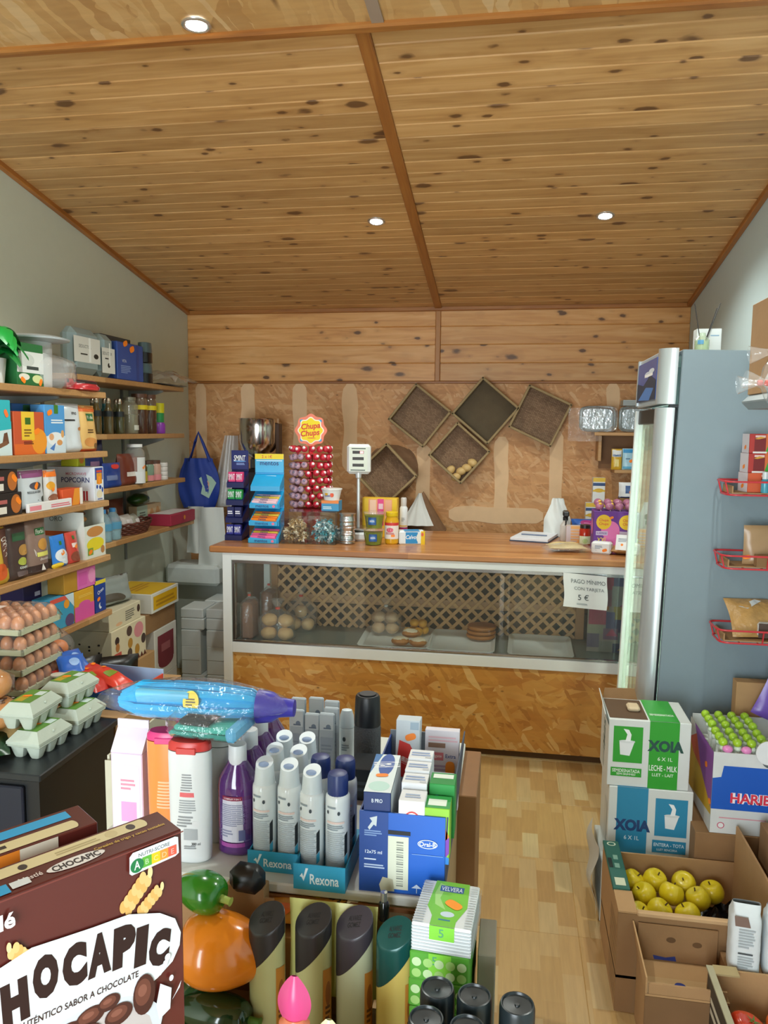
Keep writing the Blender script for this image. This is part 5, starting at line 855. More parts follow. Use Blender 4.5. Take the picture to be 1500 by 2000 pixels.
SB('cookie_box', 'flat cream cookie carton lying on the round biscuit carton', 'box', 3.17, 3.47, .667, .085, .30, '#d8cfb2', [('F', 'l', .5, .2, .8, .8, 5, '#7a766a'), ('F', 'e', .93, .6, .05, .22, '#4a3630'), ('F', 'e', .3, .2, .1, .1, '#e2b48c')], x=-1.79)
pouch('silver_bag', 'silver grey foil bag slumped on the cookie cartons', 'bag', (-1.88, 3.34, .755), .32, .10, .13, 78, '#8f9794', [('F', 'r', 0, .93, 1, 1, '#3a2f28'), ('F', 'e', .4, .2, .3, .2, '#4d463a')], sd=17, rx=-12)
SB('white_carton', 'lower white carton with a maroon emblem on the floor', 'box', 3.60, 3.86, .0, .30, .30, '#d0d0ca', [('F', 'r', .14, .40, .86, .86, '#7d3440'), ('F', 'e', .5, .40, .34, .14, '#7d3440'), ('F', 'r', .3, .55, .7, .7, '#9a5a62'), ('F', 'r', 0, .02, 1, .04, '#a9a9a2')], x=-1.785, grp='white maroon cartons')
SB('white_carton', 'upper white carton with a maroon emblem on the other one', 'box', 3.60, 3.86, .301, .255, .30, '#d4d4ce', [('F', 'r', .14, .30, .86, .86, '#7d3440'), ('F', 'e', .5, .28, .34, .14, '#7d3440'), ('F', 'r', .3, .5, .7, .66, '#a8646c')], x=-1.785, grp='white maroon cartons')
SB('brown_carton', 'brown carton between the maroon emblem boxes and the yellow one', 'box', 3.515, 3.86, .557, .10, .34, CARDD(), [], x=-1.79)
SB('yellow_lid_carton', 'white carton with yellow printed lid on top of the brown carton', 'box', 3.56, 3.875, .658, .10, .28, '#d9dad2', [('F', 'r', .06, .15, .94, .85, '#d9a91c'), ('F', 'l', .15, .3, .85, .7, 2, '#b0801c'), ('T', 'r', .03, .03, .97, .97, '#d8b02a'), ('T', 'l', .2, .4, .9, .7, 3, '#b8862a'), ('L', 'r', .3, .3, .5, .6, '#b9bab4')], x=-1.775)
# white polystyrene crates standing on end
foam = C('#e2eaea', .6, var=.04)
def crate(x, y, rz, label):
    t = thing('foam_crate', label, 'crate', (x, y, 0), rz, 'white foam crates'); w, d = .145, .20
    for nm, z0, z1, s in (('lower_rim', 0, .072, 1), ('lower_band', .073, .125, 1), ('wall_panel', .126, .40, .84), ('upper_band', .401, .47, 1), ('upper_rim', .471, .53, .97)):
        m = MB(); m.box((-w / 2, -d / 2, z0), (-w / 2 + w * s, d / 2, z1), foam, ch=.006); m.build(nm, t)
        if nm == 'wall_panel':
            for zz in (.215, .30): k = MB(); k.box((-w / 2 + .004, -d / 2 - .0035, zz), (-w / 2 + w * .8, -d / 2 + .002, zz + .085 if zz < .3 else .398), foam, ch=.003); k.build('recess_panel', t)
crate(-1.855, 4.33, 0, 'left white foam crate standing on end by the corner'); crate(-1.70, 4.34, 0, 'right white foam crate standing on end by the counter leg')
crate(-1.80, 4.56, 0, 'rear white foam crate half hidden behind the front pair')
m = MB(); m.box((-.18, -.12, 0), (.18, .12, .13), C('#d3dcda', .6), ch=.02); o = m.build('foam_box'); tag(place(o, (-1.99, 4.66, .60)), 'grey white foam box lying behind the standing crates', 'box')
carton('under_box', 'pale carton carrying the foam box near the corner', 'box', (-1.99, 4.80, 0), .36, .2, .60, 0, '#b9bdb6', [])
# ------------------------------------------------------------------ things hung on the back wall
wick = C('#6b5238', .75, var=.25, bump=.6, bscale=120); wickl = C('#a08a62', .7, var=.2)
def wickmat():
    N = NT('woven_cane'); v = N.coord((1, 1, 1)); br = N.n('TexBrick'); br.inputs['Scale'].default_value = 1; br.inputs['Brick Width'].default_value = .016; br.inputs['Row Height'].default_value = .007; br.inputs['Mortar Size'].default_value = .0012
    br.inputs['Color1'].default_value = (*lin('#8a6c52'), 1); br.inputs['Color2'].default_value = (*lin('#a98a6c'), 1); br.inputs['Mortar'].default_value = (*lin('#5a422e'), 1); mp = N.n('Mapping'); mp.inputs['Rotation'].default_value = (-pi / 2, 0, 0); N.l(v, mp.inputs[0]); N.l(mp.outputs[0], br.inputs['Vector'])
    nz = N.n('TexNoise'); nz.inputs['Scale'].default_value = 14; N.l(v, nz.inputs['Vector']); gm = N.n('MapRange'); gm.inputs[3].default_value = .7; gm.inputs[4].default_value = 1.3; N.l(nz.outputs['Fac'], gm.inputs[0])
    hs = N.n('HueSaturation'); N.l(br.outputs['Color'], hs.inputs['Color']); N.l(gm.outputs[0], hs.inputs['Value']); N.l(hs.outputs[0], N.b.inputs['Base Color']); N.b.inputs['Roughness'].default_value = .75; N.bump(br.outputs['Fac'], -.4, .002); return N.m
CANE = wickmat()
def basket(x, z, s, ang, label, wall, y=4.99, dep=.085, floor_mat=None, sy=1.0):
    t = thing('cane_basket', label, 'basket', (x, y, z)); t['group'] = 'square cane baskets on the back wall'; t.rotation_euler = (0, radians(ang), 0); h = s / 2; hy = s / 2 * sy
    m = MB(); m.box((-h, -.012, -hy), (h, -.004, hy), floor_mat or CANE); m.build('woven_base', t, 0)
    for i in range(4):
        m = MB(); L, o = (h, hy) if i % 2 == 0 else (hy, h); m.box((-L, -dep, o - .006), (L, -.004, o), wall, ch=.002); m.box((-L - .004, -dep - .006, o - .010), (L + .004, -dep + .006, o + .005), wickl, ch=.003)
        w = m.build('side_wall', t); w.rotation_euler = (0, radians(90 * i), 0)
    return t
wa, wd = C('#94805a', .7, var=.2), C('#6f6244', .75, var=.2)
basket(-.591, 1.690, .285, 38, 'square cane basket leftmost in the upper row on the chipboard wall', wa)
basket(-.176, 1.722, .295, 40, 'darkest square basket in the middle of the upper row, tilted on its corner', wd, floor_mat=C('#62543e', .8, var=.2, bump=.5, bscale=150))
basket(.163, 1.693, .285, 25, 'reddish brown square basket at the right end of the upper row', wa)
b4 = basket(-.332, 1.455, .272, 41, 'square basket holding five eggs below the dark one', wa, y=4.95)
basket(-.775, 1.318, .275, 46, 'square basket behind the shop scale, lowest on the wall', wa, y=4.80)
eg = MB(); eg.ell((0, 0, 0), (.026, .026, .033), C('#d9b87a', .45, var=.08), 14, 10); egm = eg.mesh('egg')
for i, (px, pz, l) in enumerate(((-.386, 1.347, 'uppermost left egg in the wall basket'), (-.350, 1.303, 'lowest egg in the corner of the wall basket'), (-.318, 1.340, 'middle egg against the basket side'), (-.283, 1.362, 'egg second from the top right in the wall basket'), (-.248, 1.395, 'top right egg in the wall basket'))):
    o = bpy.data.objects.new('egg', egm); COL.objects.link(o); o.location = (px, 4.895, pz); o.rotation_euler = (.2, .8 + .3 * i, 0); tag(o, l, 'egg', 'eggs in the wall basket')
def cone(x, z, r, h, rx, ry, label, mat, y=4.97):
    t = thing('conical_hat', label, 'hat', (x, y, z)); t.rotation_euler = (radians(rx), radians(ry), 0); m = MB(); n = 40
    m.surf(lambda u, v: (r * v * cos(2 * pi * u) * (1 + .012 * sin(2 * pi * u * 20)), r * v * sin(2 * pi * u) * (1 + .012 * sin(2 * pi * u * 20)), -h * v), 60, 6, mat); m.tube([(r * cos(2 * pi * i / n), r * sin(2 * pi * i / n), -h) for i in range(n)], .005, mat, 6, True); m.build('woven_cone', t, 60); return t
hm = C('#87664a', .8, var=.3, bump=.5, bscale=90)
cone(-.775, 1.375, .165, .13, 78, 0, 'brown conical straw hat hung behind the lowest basket', hm, 4.85); cone(-.545, 1.215, .165, .23, 8, 6, 'brown conical straw hat hung above the worktop', hm, 4.80)
m = MB(); m.surf(lambda u, v: ((u - .5) * (.02 + .19 * v ** 1.15), -.008 - .175 * v ** .85 - .03 * sin(pi * u) * (1 - .3 * v) + .006 * sin(u * 21) * v, -.185 * v), 20, 12, C('#d9dedc', .6, var=.03)); o = m.build('white_bag', None, 70); tag(place(o, (-.565, 4.795, 1.205)), 'white paper cone bag hanging in front of the lower straw hat', 'bag')
# bags hung in the left corner
blue = C('#1f3f9c', .6, var=.12, bump=.3, bscale=20)
t = thing('blue_shopping_bag', 'blue cloth shopping bag hanging in the left corner', 'bag', (-2.03, 4.78, 1.07), 12); m = MB()
def bagf(side): return lambda u, v: ((u - .5) * (.20 + .07 * sin(pi * min(1, v * 1.1)) - .10 * max(0, v - .8)), side * (.05 * sin(pi * u) * (1 - .5 * v) + .008 * sin(u * 17 + v * 5)), .33 * v + .01 * sin(u * 9) * (1 - v))
m.surf(bagf(-1), 16, 14, blue); m.surf(bagf(1), 16, 14, blue); m.build('sack', t, 70)
for s in (-1, 1): m = MB(); m.tube([(-.06, .02 * s, .31), (-.02, .01 * s, .44), (.0, .0, .50), (.03, .01 * s, .43), (.075, .02 * s, .31)], .008, blue, 6); m.build('handle', t)
m = MB(); m.prism([(.0, 0), (.05, -.03), (.075, .02), (.10, .07), (.07, .11), (.03, .13), (-.01, .10), (.01, .05)], .002, C('#a9c9b8', .6)); m.prism([(.03, .03), (.05, .03), (.055, .07), (.04, .09)], .003, C('#d9a890', .6)); m.build('printed_map', t, 0, loc=(.02, -.047, .10), rot=(radians(84), 0, radians(14)))
m = MB(); m.surf(lambda u, v: (.10 * (u - .5) * (1.9 - v) + .05 * v, -.03 * sin(pi * u) + .008 * sin(u * 14), .47 * v), 14, 12, clear('milky_film', '#e6ebea', .55, .3, .3)); o = m.build('carrier_bag', None, 80); tag(place(o, (-1.88, 4.85, 1.08)), 'translucent white carrier bag hanging behind the mint racks', 'bag')
for i, (x, y, z, w, h, l) in enumerate(((-1.985, 4.62, .80, .11, .30, 'white paper bag hanging below the blue cloth bag, left one'), (-1.87, 4.60, .70, .15, .40, 'longer white paper bag hanging beside the worktop end'))):
    m = MB(); m.surf(lambda u, v: ((u - .5) * w * (1 + .25 * (1 - v)), -.02 * sin(pi * u) + .01 * sin(u * 8 + v * 3), h * v), 12, 10, C('#d3d8d3', .6, var=.03)); o = m.build('paper_bag', None, 70); tag(place(o, (x, y, z), 10 * i), l, 'bag')
# steel hopper behind the worktop
t = thing('coffee_grinder', 'coffee grinder with a polished steel bowl and black body behind the mint racks', 'grinder', (-1.615, 4.78, 0)); m = MB(); m.lathe([(.045, 1.40), (.07, 1.42), (.105, 1.455), (.125, 1.51), (.128, 1.60), (.128, 1.655), (.133, 1.662), (.126, 1.662), (.12, 1.60), (.1, 1.47), (0, 1.45)], C('#e6dfd8', .16, 1.0, var=.02), 40); m.build('bowl', t, 60)
m = MB(); m.lathe([(.055, 1.34), (.06, 1.345), (.06, 1.40), (.05, 1.405)], C('#8a8a8a', .2, .9), 24); m.box((-.09, -.10, 1.0), (.09, .10, 1.34), black, ch=.02); m.build('body', t)
m = MB(); m.box((.118, -.03, 1.40), (.145, .03, 1.63), C('#4a2f1c', .5), ch=.004); m.build('handle', t); m = MB(); m.box((-.16, -.14, .0), (.16, .16, 1.0), C('#6d5238', .7), ch=.004); m.build('stand', t)
# shelf on the back wall at the right
t = thing('wall_shelf', 'small wooden shelf with a side bracket on the back wall, right', 'shelf', (.76, 4.9, 1.575)); m = MB(); m.box((-.275, -.10, 0), (.28, .10, .02), shelfw, ch=.002); m.build('board', t); m = MB(); m.box((-.245, -.05, -.155), (-.225, .10, 0), shelfw, ch=.002); m.build('bracket', t); m = MB(); m.box((-.15, -.10, -.225), (.28, .10, -.205), shelfw, ch=.002); m.build('board', t); m = MB(); m.box((-.225, .085, -.205), (.28, .10, 0), C('#8a6038', .6)); m.build('back_panel', t)
foilm = C('#cfd4d6', .22, .9, bump=.9, bscale=40)
for i, (x, w, l) in enumerate(((.505, .225, 'left silver foil tray wrapped in film on the small wall shelf'), (.735, .225, 'right silver foil tray wrapped in film on the small wall shelf'))):
    m = MB(); rings = []
    vs = []; 
    for k, (s, y) in enumerate(((.80, 0), (.86, -.03), (1.0, -.045), (1.0, -.05), (.9, -.044), (.78, -.012))):
        for j in range(28): a = 2 * pi * j / 28; ca, sa = cos(a), sin(a); vs.append((w / 2 * s * math.copysign(abs(ca) ** .4, ca), y, .078 * s * math.copysign(abs(sa) ** .4, sa)))
    m.add(vs, [(k * 28 + j, k * 28 + (j + 1) % 28, (k + 1) * 28 + (j + 1) % 28, (k + 1) * 28 + j) for k in range(5) for j in range(28)] + [tuple(range(28)), tuple(140 + j for j in range(28))], foilm); o = m.build('foil_tray', None, 60); tag(place(o, (x, 4.86, 1.675)), l, 'tray')
carton('foil_stack', 'stack of grey foil lids on top of the right foil tray', 'lids', (.74, 4.87, 1.754), .19, .12, .035, 0, C('#a9aeac', .35, .5), [('F', 'l', 0, .1, 1, .9, 3, '#8a908e')])
m = MB(); m.surf(lambda u, v: ((u - .5) * .20, -.04 - .03 * sin(pi * u) + .02 * noise.noise(Vector((u * 6, v * 6, 0))), -.20 * v), 12, 12, clear(alpha=.12, bump=.9)); o = m.build('hanging_film', None, 80); tag(place(o, (.43, 4.86, 1.74)), 'loose clear film hanging from the left foil tray', 'film')
SZ = 1.3705
pouch('corn_packet', 'small yellow and white snack packet, leftmost on the little wall shelf', 'packet', (.625 + .0, 4.84, SZ), .062, .03, .125, 0, '#d2a832', [('F', 'r', .05, .62, .95, .95, '#dfe3e4'), ('F', 'r', .1, .64, .9, .74, '#2f5a8c'), ('F', 'r', .3, .15, .7, .5, '#e9d88a')], sd=61)
pouch('rice_packet', 'light blue and white packet in the middle of the little wall shelf', 'packet', (.695, 4.84, SZ), .075, .03, .128, 0, '#a9d3e6', [('F', 'r', .05, .8, .95, .97, '#2f8fc8'), ('F', 'r', .05, .05, .95, .16, '#5fb0d8'), ('F', 's', .72, .42, .03), ('F', 'r', .25, .5, .6, .54, '#4a6a8c')], sd=62)
pouch('crisps_packet', 'yellow and orange crisps packet at the right of the little wall shelf', 'packet', (.775, 4.84, SZ), .075, .035, .17, 0, '#e5bd22', [('F', 'r', .05, .75, .95, .97, '#e8742c'), ('F', 'e', .5, .55, .35, .14, '#8a9a5a'), ('F', 'e', .5, .57, .22, .06, '#e9efe2'), ('F', 'r', .05, .30, .95, .38, '#b8503a'), ('F', 's', .5, .22, .026)], sd=63)
carton('side_cabinet', 'low brown sideboard against the back wall behind the counter', 'sideboard', (.62, 4.80, 0), .50, .38, 1.03, 0, C('#7d5a38', .6), [('F', 'r', .02, .5, .98, .51, '#5a3f26')])
for i, (x, z, l) in enumerate(((.475, 1.031, 'yellow and white snack box at the left of the small pile'), (.552, 1.031, 'yellow and white snack box right of the pile'), (.512, 1.177, 'yellow and white snack box lying across the pile'))):
    carton('snack_box', l, 'box', (x, 4.72, z), .07, .06, .145 if i < 2 else .15, 0, '#dfe2e2', [('F', 'r', 0, .84, 1, 1, '#d9b53a'), ('F', 'r', 0, .68, 1, .80, '#2f4a7a'), ('F', 'e', .5, .5, .4, .08, '#d2a832'), ('F', 'r', 0, .45, 1, .52, '#d9b53a')])
pouch('white_packet', 'white packet with a navy picture lying behind the lollipop carton', 'packet', (.68, 4.66, 1.215), .12, .05, .09, 0, '#dfe4e8', [('F', 'r', .3, .3, .75, .8, '#4a6aa0'), ('F', 'r', 0, .0, 1, .08, '#24408a'), ('F', 's', .6, .4, .03)], sd=64)
carton('packet_stand', 'brown box holding up the white packet', 'box', (.69, 4.68, 1.031), .13, .09, .183, 0, CARDD(), [])
m = MB()
def wb_(side): return lambda u, v: ((u - .5) * (.15 - .10 * max(0, v - .45) / .55 * (1 if v < .9 else .9)), side * (.045 * sin(pi * u) * (1 - .7 * v)) + .008 * sin(u * 12 + v * 7), .215 * v)
for s in (-1, 1): m.surf(wb_(s), 14, 14, C('#dfe4e2', .6, var=.03, bump=.3, bscale=20))
o = m.build('white_bag', None, 75); tag(place(o, (.262, 4.44, CT + .001), 0), 'crumpled white plastic bag standing at the back of the worktop', 'bag')
pouch('blue_wipes_pack', 'blue and magenta wipes pack behind the red sauce jar', 'packet', (.405, 4.30, CT + .03), .14, .06, .10, 6, '#2f5fb0', [('F', 'e', .6, .6, .3, .22, '#a8327c'), ('F', 'l', .45, .55, .75, .65, 1, '#d98fc0')], kind='pillow', rx=-35, sd=65)
# ------------------------------------------------------------------ glass door fridge
t = thing('drinks_fridge', 'tall silver grey fridge with a glass door facing the aisle', 'fridge', (.690, 3.13, 0)); t.rotation_euler = (0, radians(1.3), 0)
sideg = C('#7d8d95', .4, var=.03, bump=.04, bscale=120); silver = C('#c9d2d6', .25, .55, var=.02); inner = C('#dfe9dc', .4)
x0, x1, y0, y1 = -.155, .300, -.27, .27
def fb(name, a, b, mat, ch=.003, par=None): m = MB(); m.box(a, b, mat, ch=ch); return m.build(name, par or t)
fb('side_panel', (x0, y0, .05), (x1, y0 + .02, 1.885), sideg); fb('side_panel', (x0, y1 - .02, .05), (x1, y1, 1.885), sideg); fb('back_panel', (x1 - .02, y0 + .02, .05), (x1, y1 - .02, 1.885), inner)
fb('top_panel', (x0, y0 + .02, 1.865), (x1 - .02, y1 - .02, 1.885), sideg); fb('base', (x0 + .01, y0 + .01, 0), (x1 - .01, y1 - .01, .16), C('#3b4246', .5))
for z in (.40, .70, 1.0, 1.3): fb('wire_shelf', (x0 + .02, y0 + .03, z), (x1 - .03, y1 - .03, z + .008), C('#d9e0dc', .4))
m = MB(); m.tube([(x0 + .02, y0 + .05, .25), (x0 + .02, y0 + .05, 1.60)], .012, emit('#eaffe6', 30), 10); m.tube([(x0 + .02, y1 - .05, .25), (x0 + .02, y1 - .05, 1.60)], .012, emit('#eaffe6', 30), 10); m.build('interior_lamp', t)  # unseen tubes; the far one is added to brighten the door glass
def curved(z0, z1, name, mat):     # rounded stile at the near edge of the door
    m = MB(); n = 10; P = [(x0 - .012 - .06 * sin(pi / 2 * i / n), y0 + .002 + .05 * (1 - cos(pi / 2 * i / n))) for i in range(n + 1)] + [(x0 - .012, y0 + .052)]
    m.prism(P, z1 - z0, mat, TR(0, 0, z0)); return m.build(name, t, 40)
# header
fb('header_box', (x0 - .06, y0 + .053, 1.695), (x0 - .002, y1, 1.885), C('#aab6bc', .35), .004); curved(1.695, 1.89, 'header_corner', silver)
hp = fb('header_picture', (x0 - .066, y0 + .10, 1.715), (x0 - .0605, y1 - .02, 1.868), C('#3c5fa8', .25), .001)
p = PR({'F': (lambda u, v: (Vector((x0 - .0662, y1 - .02 - u * .42, 1.715 + v * .153)), Vector((-1, 0, 0))), .42, .153)})
p.p('F', [(0, 0), (1, 0), (1, .45), (.7, .62), (.35, .40), (0, .5)], '#26384f'); p.p('F', [(.1, .05), (.7, .0), (.9, .28), (.5, .34)], '#4f7fc0'); p.e('F', .55, .66, .16, .07, '#cfdcea'); p.e('F', .75, .72, .14, .06, '#dfe8f0'); p.l('F', .40, .60, .82, .72, 1, '#ffffff'); p.done(hp)
fb('trim_strip', (x0 - .068, y1 - .018, 1.70), (x0 - .004, y1, 1.888), silver)
# door
curved(.17, 1.682, 'door_stile', silver); fb('door_stile', (x0 - .066, y1 - .022, .17), (x0 - .008, y1, 1.682), C('#e3ebea', .3)); fb('door_rail', (x0 - .055, y0 + .053, 1.625), (x0 - .010, y1 - .023, 1.682), C('#2a2a28', .4)); fb('door_rail', (x0 - .055, y0 + .053, .17), (x0 - .010, y1 - .023, .24), C('#c9d2d0', .4))
fb('glass_pane', (x0 - .050, y0 + .054, .24), (x0 - .044, y1 - .023, 1.625), clear('brightened_door_glass', '#e9f6ea', .45, .03, 0), 0)  # milky pale tint puts the reflected brightness into the glass colour
for k, yy in enumerate((y0 + .12, y0 + .25, y0 + .38)): fb('gasket_strip', (x0 - .040, yy, .24), (x0 - .030, yy + .045, 1.61), C('#e3ecdf', .4))
fb('door_gap', (x0 - .011, y0 + .012, .17), (x0 - .001, y0 + .020, 1.69), C('#101418', .6))
fb('hinge', (x0 - .03, y0 + .006, 1.683), (x0 + .005, y0 + .03, 1.694), C('#2a2f33', .4), .001)
# reed diffuser and box on the fridge
FT = 1.8865
t = thing('reed_diffuser', 'reed diffuser with dark sticks on top of the fridge', 'diffuser', (.675, 3.02, FT)); m = MB(); m.lathe([(.022, 0), (.026, .004), (.026, .05), (.012, .065), (.011, .075)], clear(alpha=.35, tint='#dff0d6', bump=0), 20); m.lathe([(.0, .003), (.023, .003), (.023, .045), (0, .046)], C('#c9dcb0', .2), 16); m.build('bottle', t)
p = PR(cylface(.0263, .03, .06, 1.6), .0006); p.r('F', 0, .1, .5, .6, '#5a9ac0'); p.done(t, 'label')
for i, (a, b) in enumerate(((-.032, .18), (.048, .165), (.062, .185))): m = MB(); m.tube([(0, 0, .01), (a, .01 * i, b)], .0018, C('#33302e', .6), 6); m.build('reed', t)
carton('white_box', 'upright white box behind the reed diffuser', 'box', (.715, 3.12, FT), .088, .06, .10, 0, '#dfe5e4', [('F', 'l', .55, .72, .9, .8, 1, '#8fb0c8')])
# red wire racks on the fridge side
red = C('#c9343c', .35)
def wire_rack(z, label, ins):
    t = thing('wire_rack', label, 'rack', (.905, 2.79, z), group='red wire racks'); m = MB(); a, b = .185, .065
    def rr(x0, x1, y0, y1, z, r=.03):
        q = []
        for cx, cy, s in ((x1 - r, y1 - r, 0), (x0 + r, y1 - r, 90), (x0 + r, y0 + r, 180), (x1 - r, y0 + r, 270)): q += [(cx + r * cos(radians(s + 30 * i)), cy + r * sin(radians(s + 30 * i)), z) for i in range(4)]
        return q
    m.tube(rr(-a, .125, -b, b, 0), .0035, red, 6, True); m.tube(rr(-a - .012, .125, -b - .01, b, .045), .0035, red, 6, True)
    for x in (-.12, -.06, 0, .06): m.tube([(x, -b, 0), (x, b, 0)], .0022, red, 5)
    for x, y in ((-a + .004, -b + .02), (-a + .004, b - .02), (-.05, -b), (.08, -b)): m.tube([(x, y, 0), (x - (.012 if x < -.1 else 0), y - (.01 if y < -.05 else 0), .045)], .0028, red, 5)
    m.build('wire_frame', t, 60); m = MB(); m.box((-a + .012, -b + .008, .004), (.115, b - .006, .008), CARD()); m.box((-a + .012, -b + .008, .008), (-a + .016, b - .006, .03), CARD()); m.build('card_insert', t, 0)
wire_rack(1.392, 'upper red wire rack on the fridge side with a card insert', 0); wire_rack(1.142, 'middle red wire rack on the fridge side below the red boxes', 0); wire_rack(.885, 'lower red wire rack on the fridge side holding nuts', 0)
for i in range(3):
    carton('gelatine_box', ('lowest orange and red dessert box of the three on the top rack', 'middle red dessert box with green leaves on the top rack', 'topmost red dessert box with green leaves on the top rack')[i], 'box', (.878 + .003 * i, 2.795, 1.401 + .0655 * i + .0), .20, .08, .065, 6 - 3 * i, '#b83a34', [('F', 'r', .08, .1, .26, .80, '#7d2426'), ('F', 'r', .26, 0, 1, 1, '#d9703a'), ('F', 'r', .09, .82, .25, .92, '#e8c9c4'), ('F', 'p', [(.08, .74), (.17, .86), (.26, .8), (.14, .72)], '#d9a03a')] + ([('F', 'p', [(.26, .08), (.31, .55), (.34, .28), (.40, .66), (.41, .34), (.48, .42), (.42, .08)], '#3aa53c'), ('F', 'r', .06, .0, .28, .09, '#e9e6e2')] if i else [('F', 'r', 0, 0, .22, 1, '#d9603a')]) + [('L', 'r', 0, 0, 1, 1, '#dcd2d6'), ('L', 's', .5, .3, .022)])
for i in range(2): lathed('eye_drop_bottle', ('left', 'right')[i] + ' small blue bottle in film at the front of the top rack', 'bottle', (.835 + .028 * i, 2.736, 1.401), [('b', C('#4a9fb4', .2), [(.0115, 0), (.0125, .003), (.0125, .04), (.008, .046)]), ('cap', C('#cfd8da', .25), [(.0095, .046), (.0095, .07), (0, .071)])], seg=14)
pouch('kraft_bag', 'brown kraft packet leaning in the middle rack', 'packet', (.868, 2.785, 1.151), .16, .05, .135, 6, '#a98862', [('F', 'r', .25, .14, .62, .2, '#5a4630'), ('F', 'e', .62, .6, .12, .15, '#97774f'), ('F', 'r', .5, .86, .8, .93, '#3f7a4a'), ('F', 's', .06, .2, .022)], sd=71)
carton('kraft_tray', 'low brown card tray in front of the kraft packet', 'tray', (.895, 2.742, 1.151), .15, .03, .04, 3, CARDD(), [])
pouch('peanut_bag', 'clear bag of peanuts with a white tag in the lower rack', 'bag', (.865, 2.765, .90), .20, .07, .15, 8, '#c49a5c', [('F', 'p', [(.15, .7), (.5, .92), (.6, .85), (.28, .6)], '#dfe4e4')], kind='pillow', rx=-40, mat=C('#c0965a', .35, var=.5, bump=1.0, bscale=55), sd=72)
carton('seed_packet', 'white and brown packet lying on the peanut bag', 'packet', (.905, 2.75, .905), .12, .035, .05, -4, '#d9dcdc', [('F', 'r', 0, 0, .3, 1, '#4a3428'), ('F', 'r', .6, .6, 1, 1, '#e2c23a')], ch=.008)
# shelf plate, carton and tied film bags by the right wall
m = MB(); m.box((-.17, -.14, 0), (.17, .14, .045), C('#7d878a', .35), ch=.02); o = m.build('grey_plate'); tag(place(o, (.875, 2.46, 1.672)), 'grey rounded bracket plate on the right wall under the film bags', 'plate')
t = carton('shelf_carton', 'open brown carton high on the right wall behind the film bags', 'box', (.87, 2.46, 1.7175), .30, .24, .275, 0, CARD(), [])
m = MB(); m.add([(-.15, -.12, .276), (.15, -.12, .276), (.15, -.03, .335), (-.15, -.03, .335), (-.15, -.118, .279), (.15, -.118, .279), (.15, -.03, .338), (-.15, -.03, .338)], [(0, 1, 2, 3), (7, 6, 5, 4), (0, 4, 5, 1), (2, 6, 7, 3)], CARDD()); m.build('flap', t, 0)
for i, (x, y, z, ry, l) in enumerate(((.80, 2.27, 1.84, -100, 'upper clear tied bag hanging by the shelf carton'), (.77, 2.25, 1.745, -95, 'lower clear tied bag hanging by the shelf carton'), (.76, 2.16, 1.71, -80, 'lowest clear tied bag with a red tag near the grey plate'))):
    o = clearbag('film_bag', l, x, y, z, .12, .10, .17, sd=i * 3, tie_at=.66); o.rotation_euler = (0, radians(ry), 0)
    k = MB(); k.ell((0, 0, .055), (.048, .038, .045), C('#cfd2d0', .4, var=.1, bump=.5), 14, 9, wob=.2, sd=i); k.build('contents', o, 60)
# ------------------------------------------------------------------ milk cartons and boxes on the right
def cup(f, cu, cv, s, asp):
    return [(f, 'p', [(cu - .5 * s, cv + .2 * s * asp), (cu + .55 * s, cv + .34 * s * asp), (cu + .22 * s, cv - .78 * s * asp), (cu - .42 * s, cv - .72 * s * asp)], '#e2e6e6'), (f, 'e', cu + .02 * s, cv + .27 * s * asp, .55 * s, .12 * s * asp, '#d3d9d9'), (f, 'p', [(cu - .1 * s, cv + .28 * s * asp), (cu + .25 * s, cv + .30 * s * asp), (cu + .3 * s, cv + .8 * s * asp), (cu + .12 * s, cv + 1.15 * s * asp), (cu - .25 * s, cv + 1.2 * s * asp), (cu + .02 * s, cv + .8 * s * asp)], '#eef1f1')]
W_, D_, Y_ = .255, .20, 2.60
g = '#2c9a2a'
ops = [('F', 'r', .06, .36, .42, .90, g)] + cup('F', .225, .62, .18, 1.12) + [('F', 'r', .04, .15, .42, .28, g), ('F', 't', 'SEMIDESNATADA', .23, .235, .05, '#e6efe2', .34), ('F', 't', 'SEMI-SKIMMED', .23, .185, .03, '#e6efe2', .3), ('F', 'r', .50, .0, .86, 1, g), ('F', 't', 'XOIA', .70, .64, .17, '#1d4a42', .44, {'bold': .055}), ('F', 't', '6 X 1L', .70, .45, .055, '#d9ead6', .18), ('F', 't', 'LECHE - MILK', .68, .31, .085, '#e6efe2', .34), ('F', 't', 'LLET - LAIT', .68, .21, .045, '#d9ead6', .26), ('T', 'r', .50, 0, .86, 1, g), ('T', 't', 'SEMIDESNATADA', .68, .3, .08, '#e6efe2', .3), ('L', 'r', .2, .1, .5, .5, '#c9cfc9'), ('L', 't', 'SEMI', .5, .6, .2, '#7a8f86', .5, -90)]
t = carton('milk_carton_case', 'white and green case of milk cartons, top of the stack by the fridge', 'box', (.462, Y_, .4475), W_, D_, .225, 0, '#d3d8d4', ops, ch=.002)
m = MB(); m.box((-.125, -.09, .2255), (-.005, .09, .226), C('#5d4630', .9)); m.build('open_hole', t, 0)
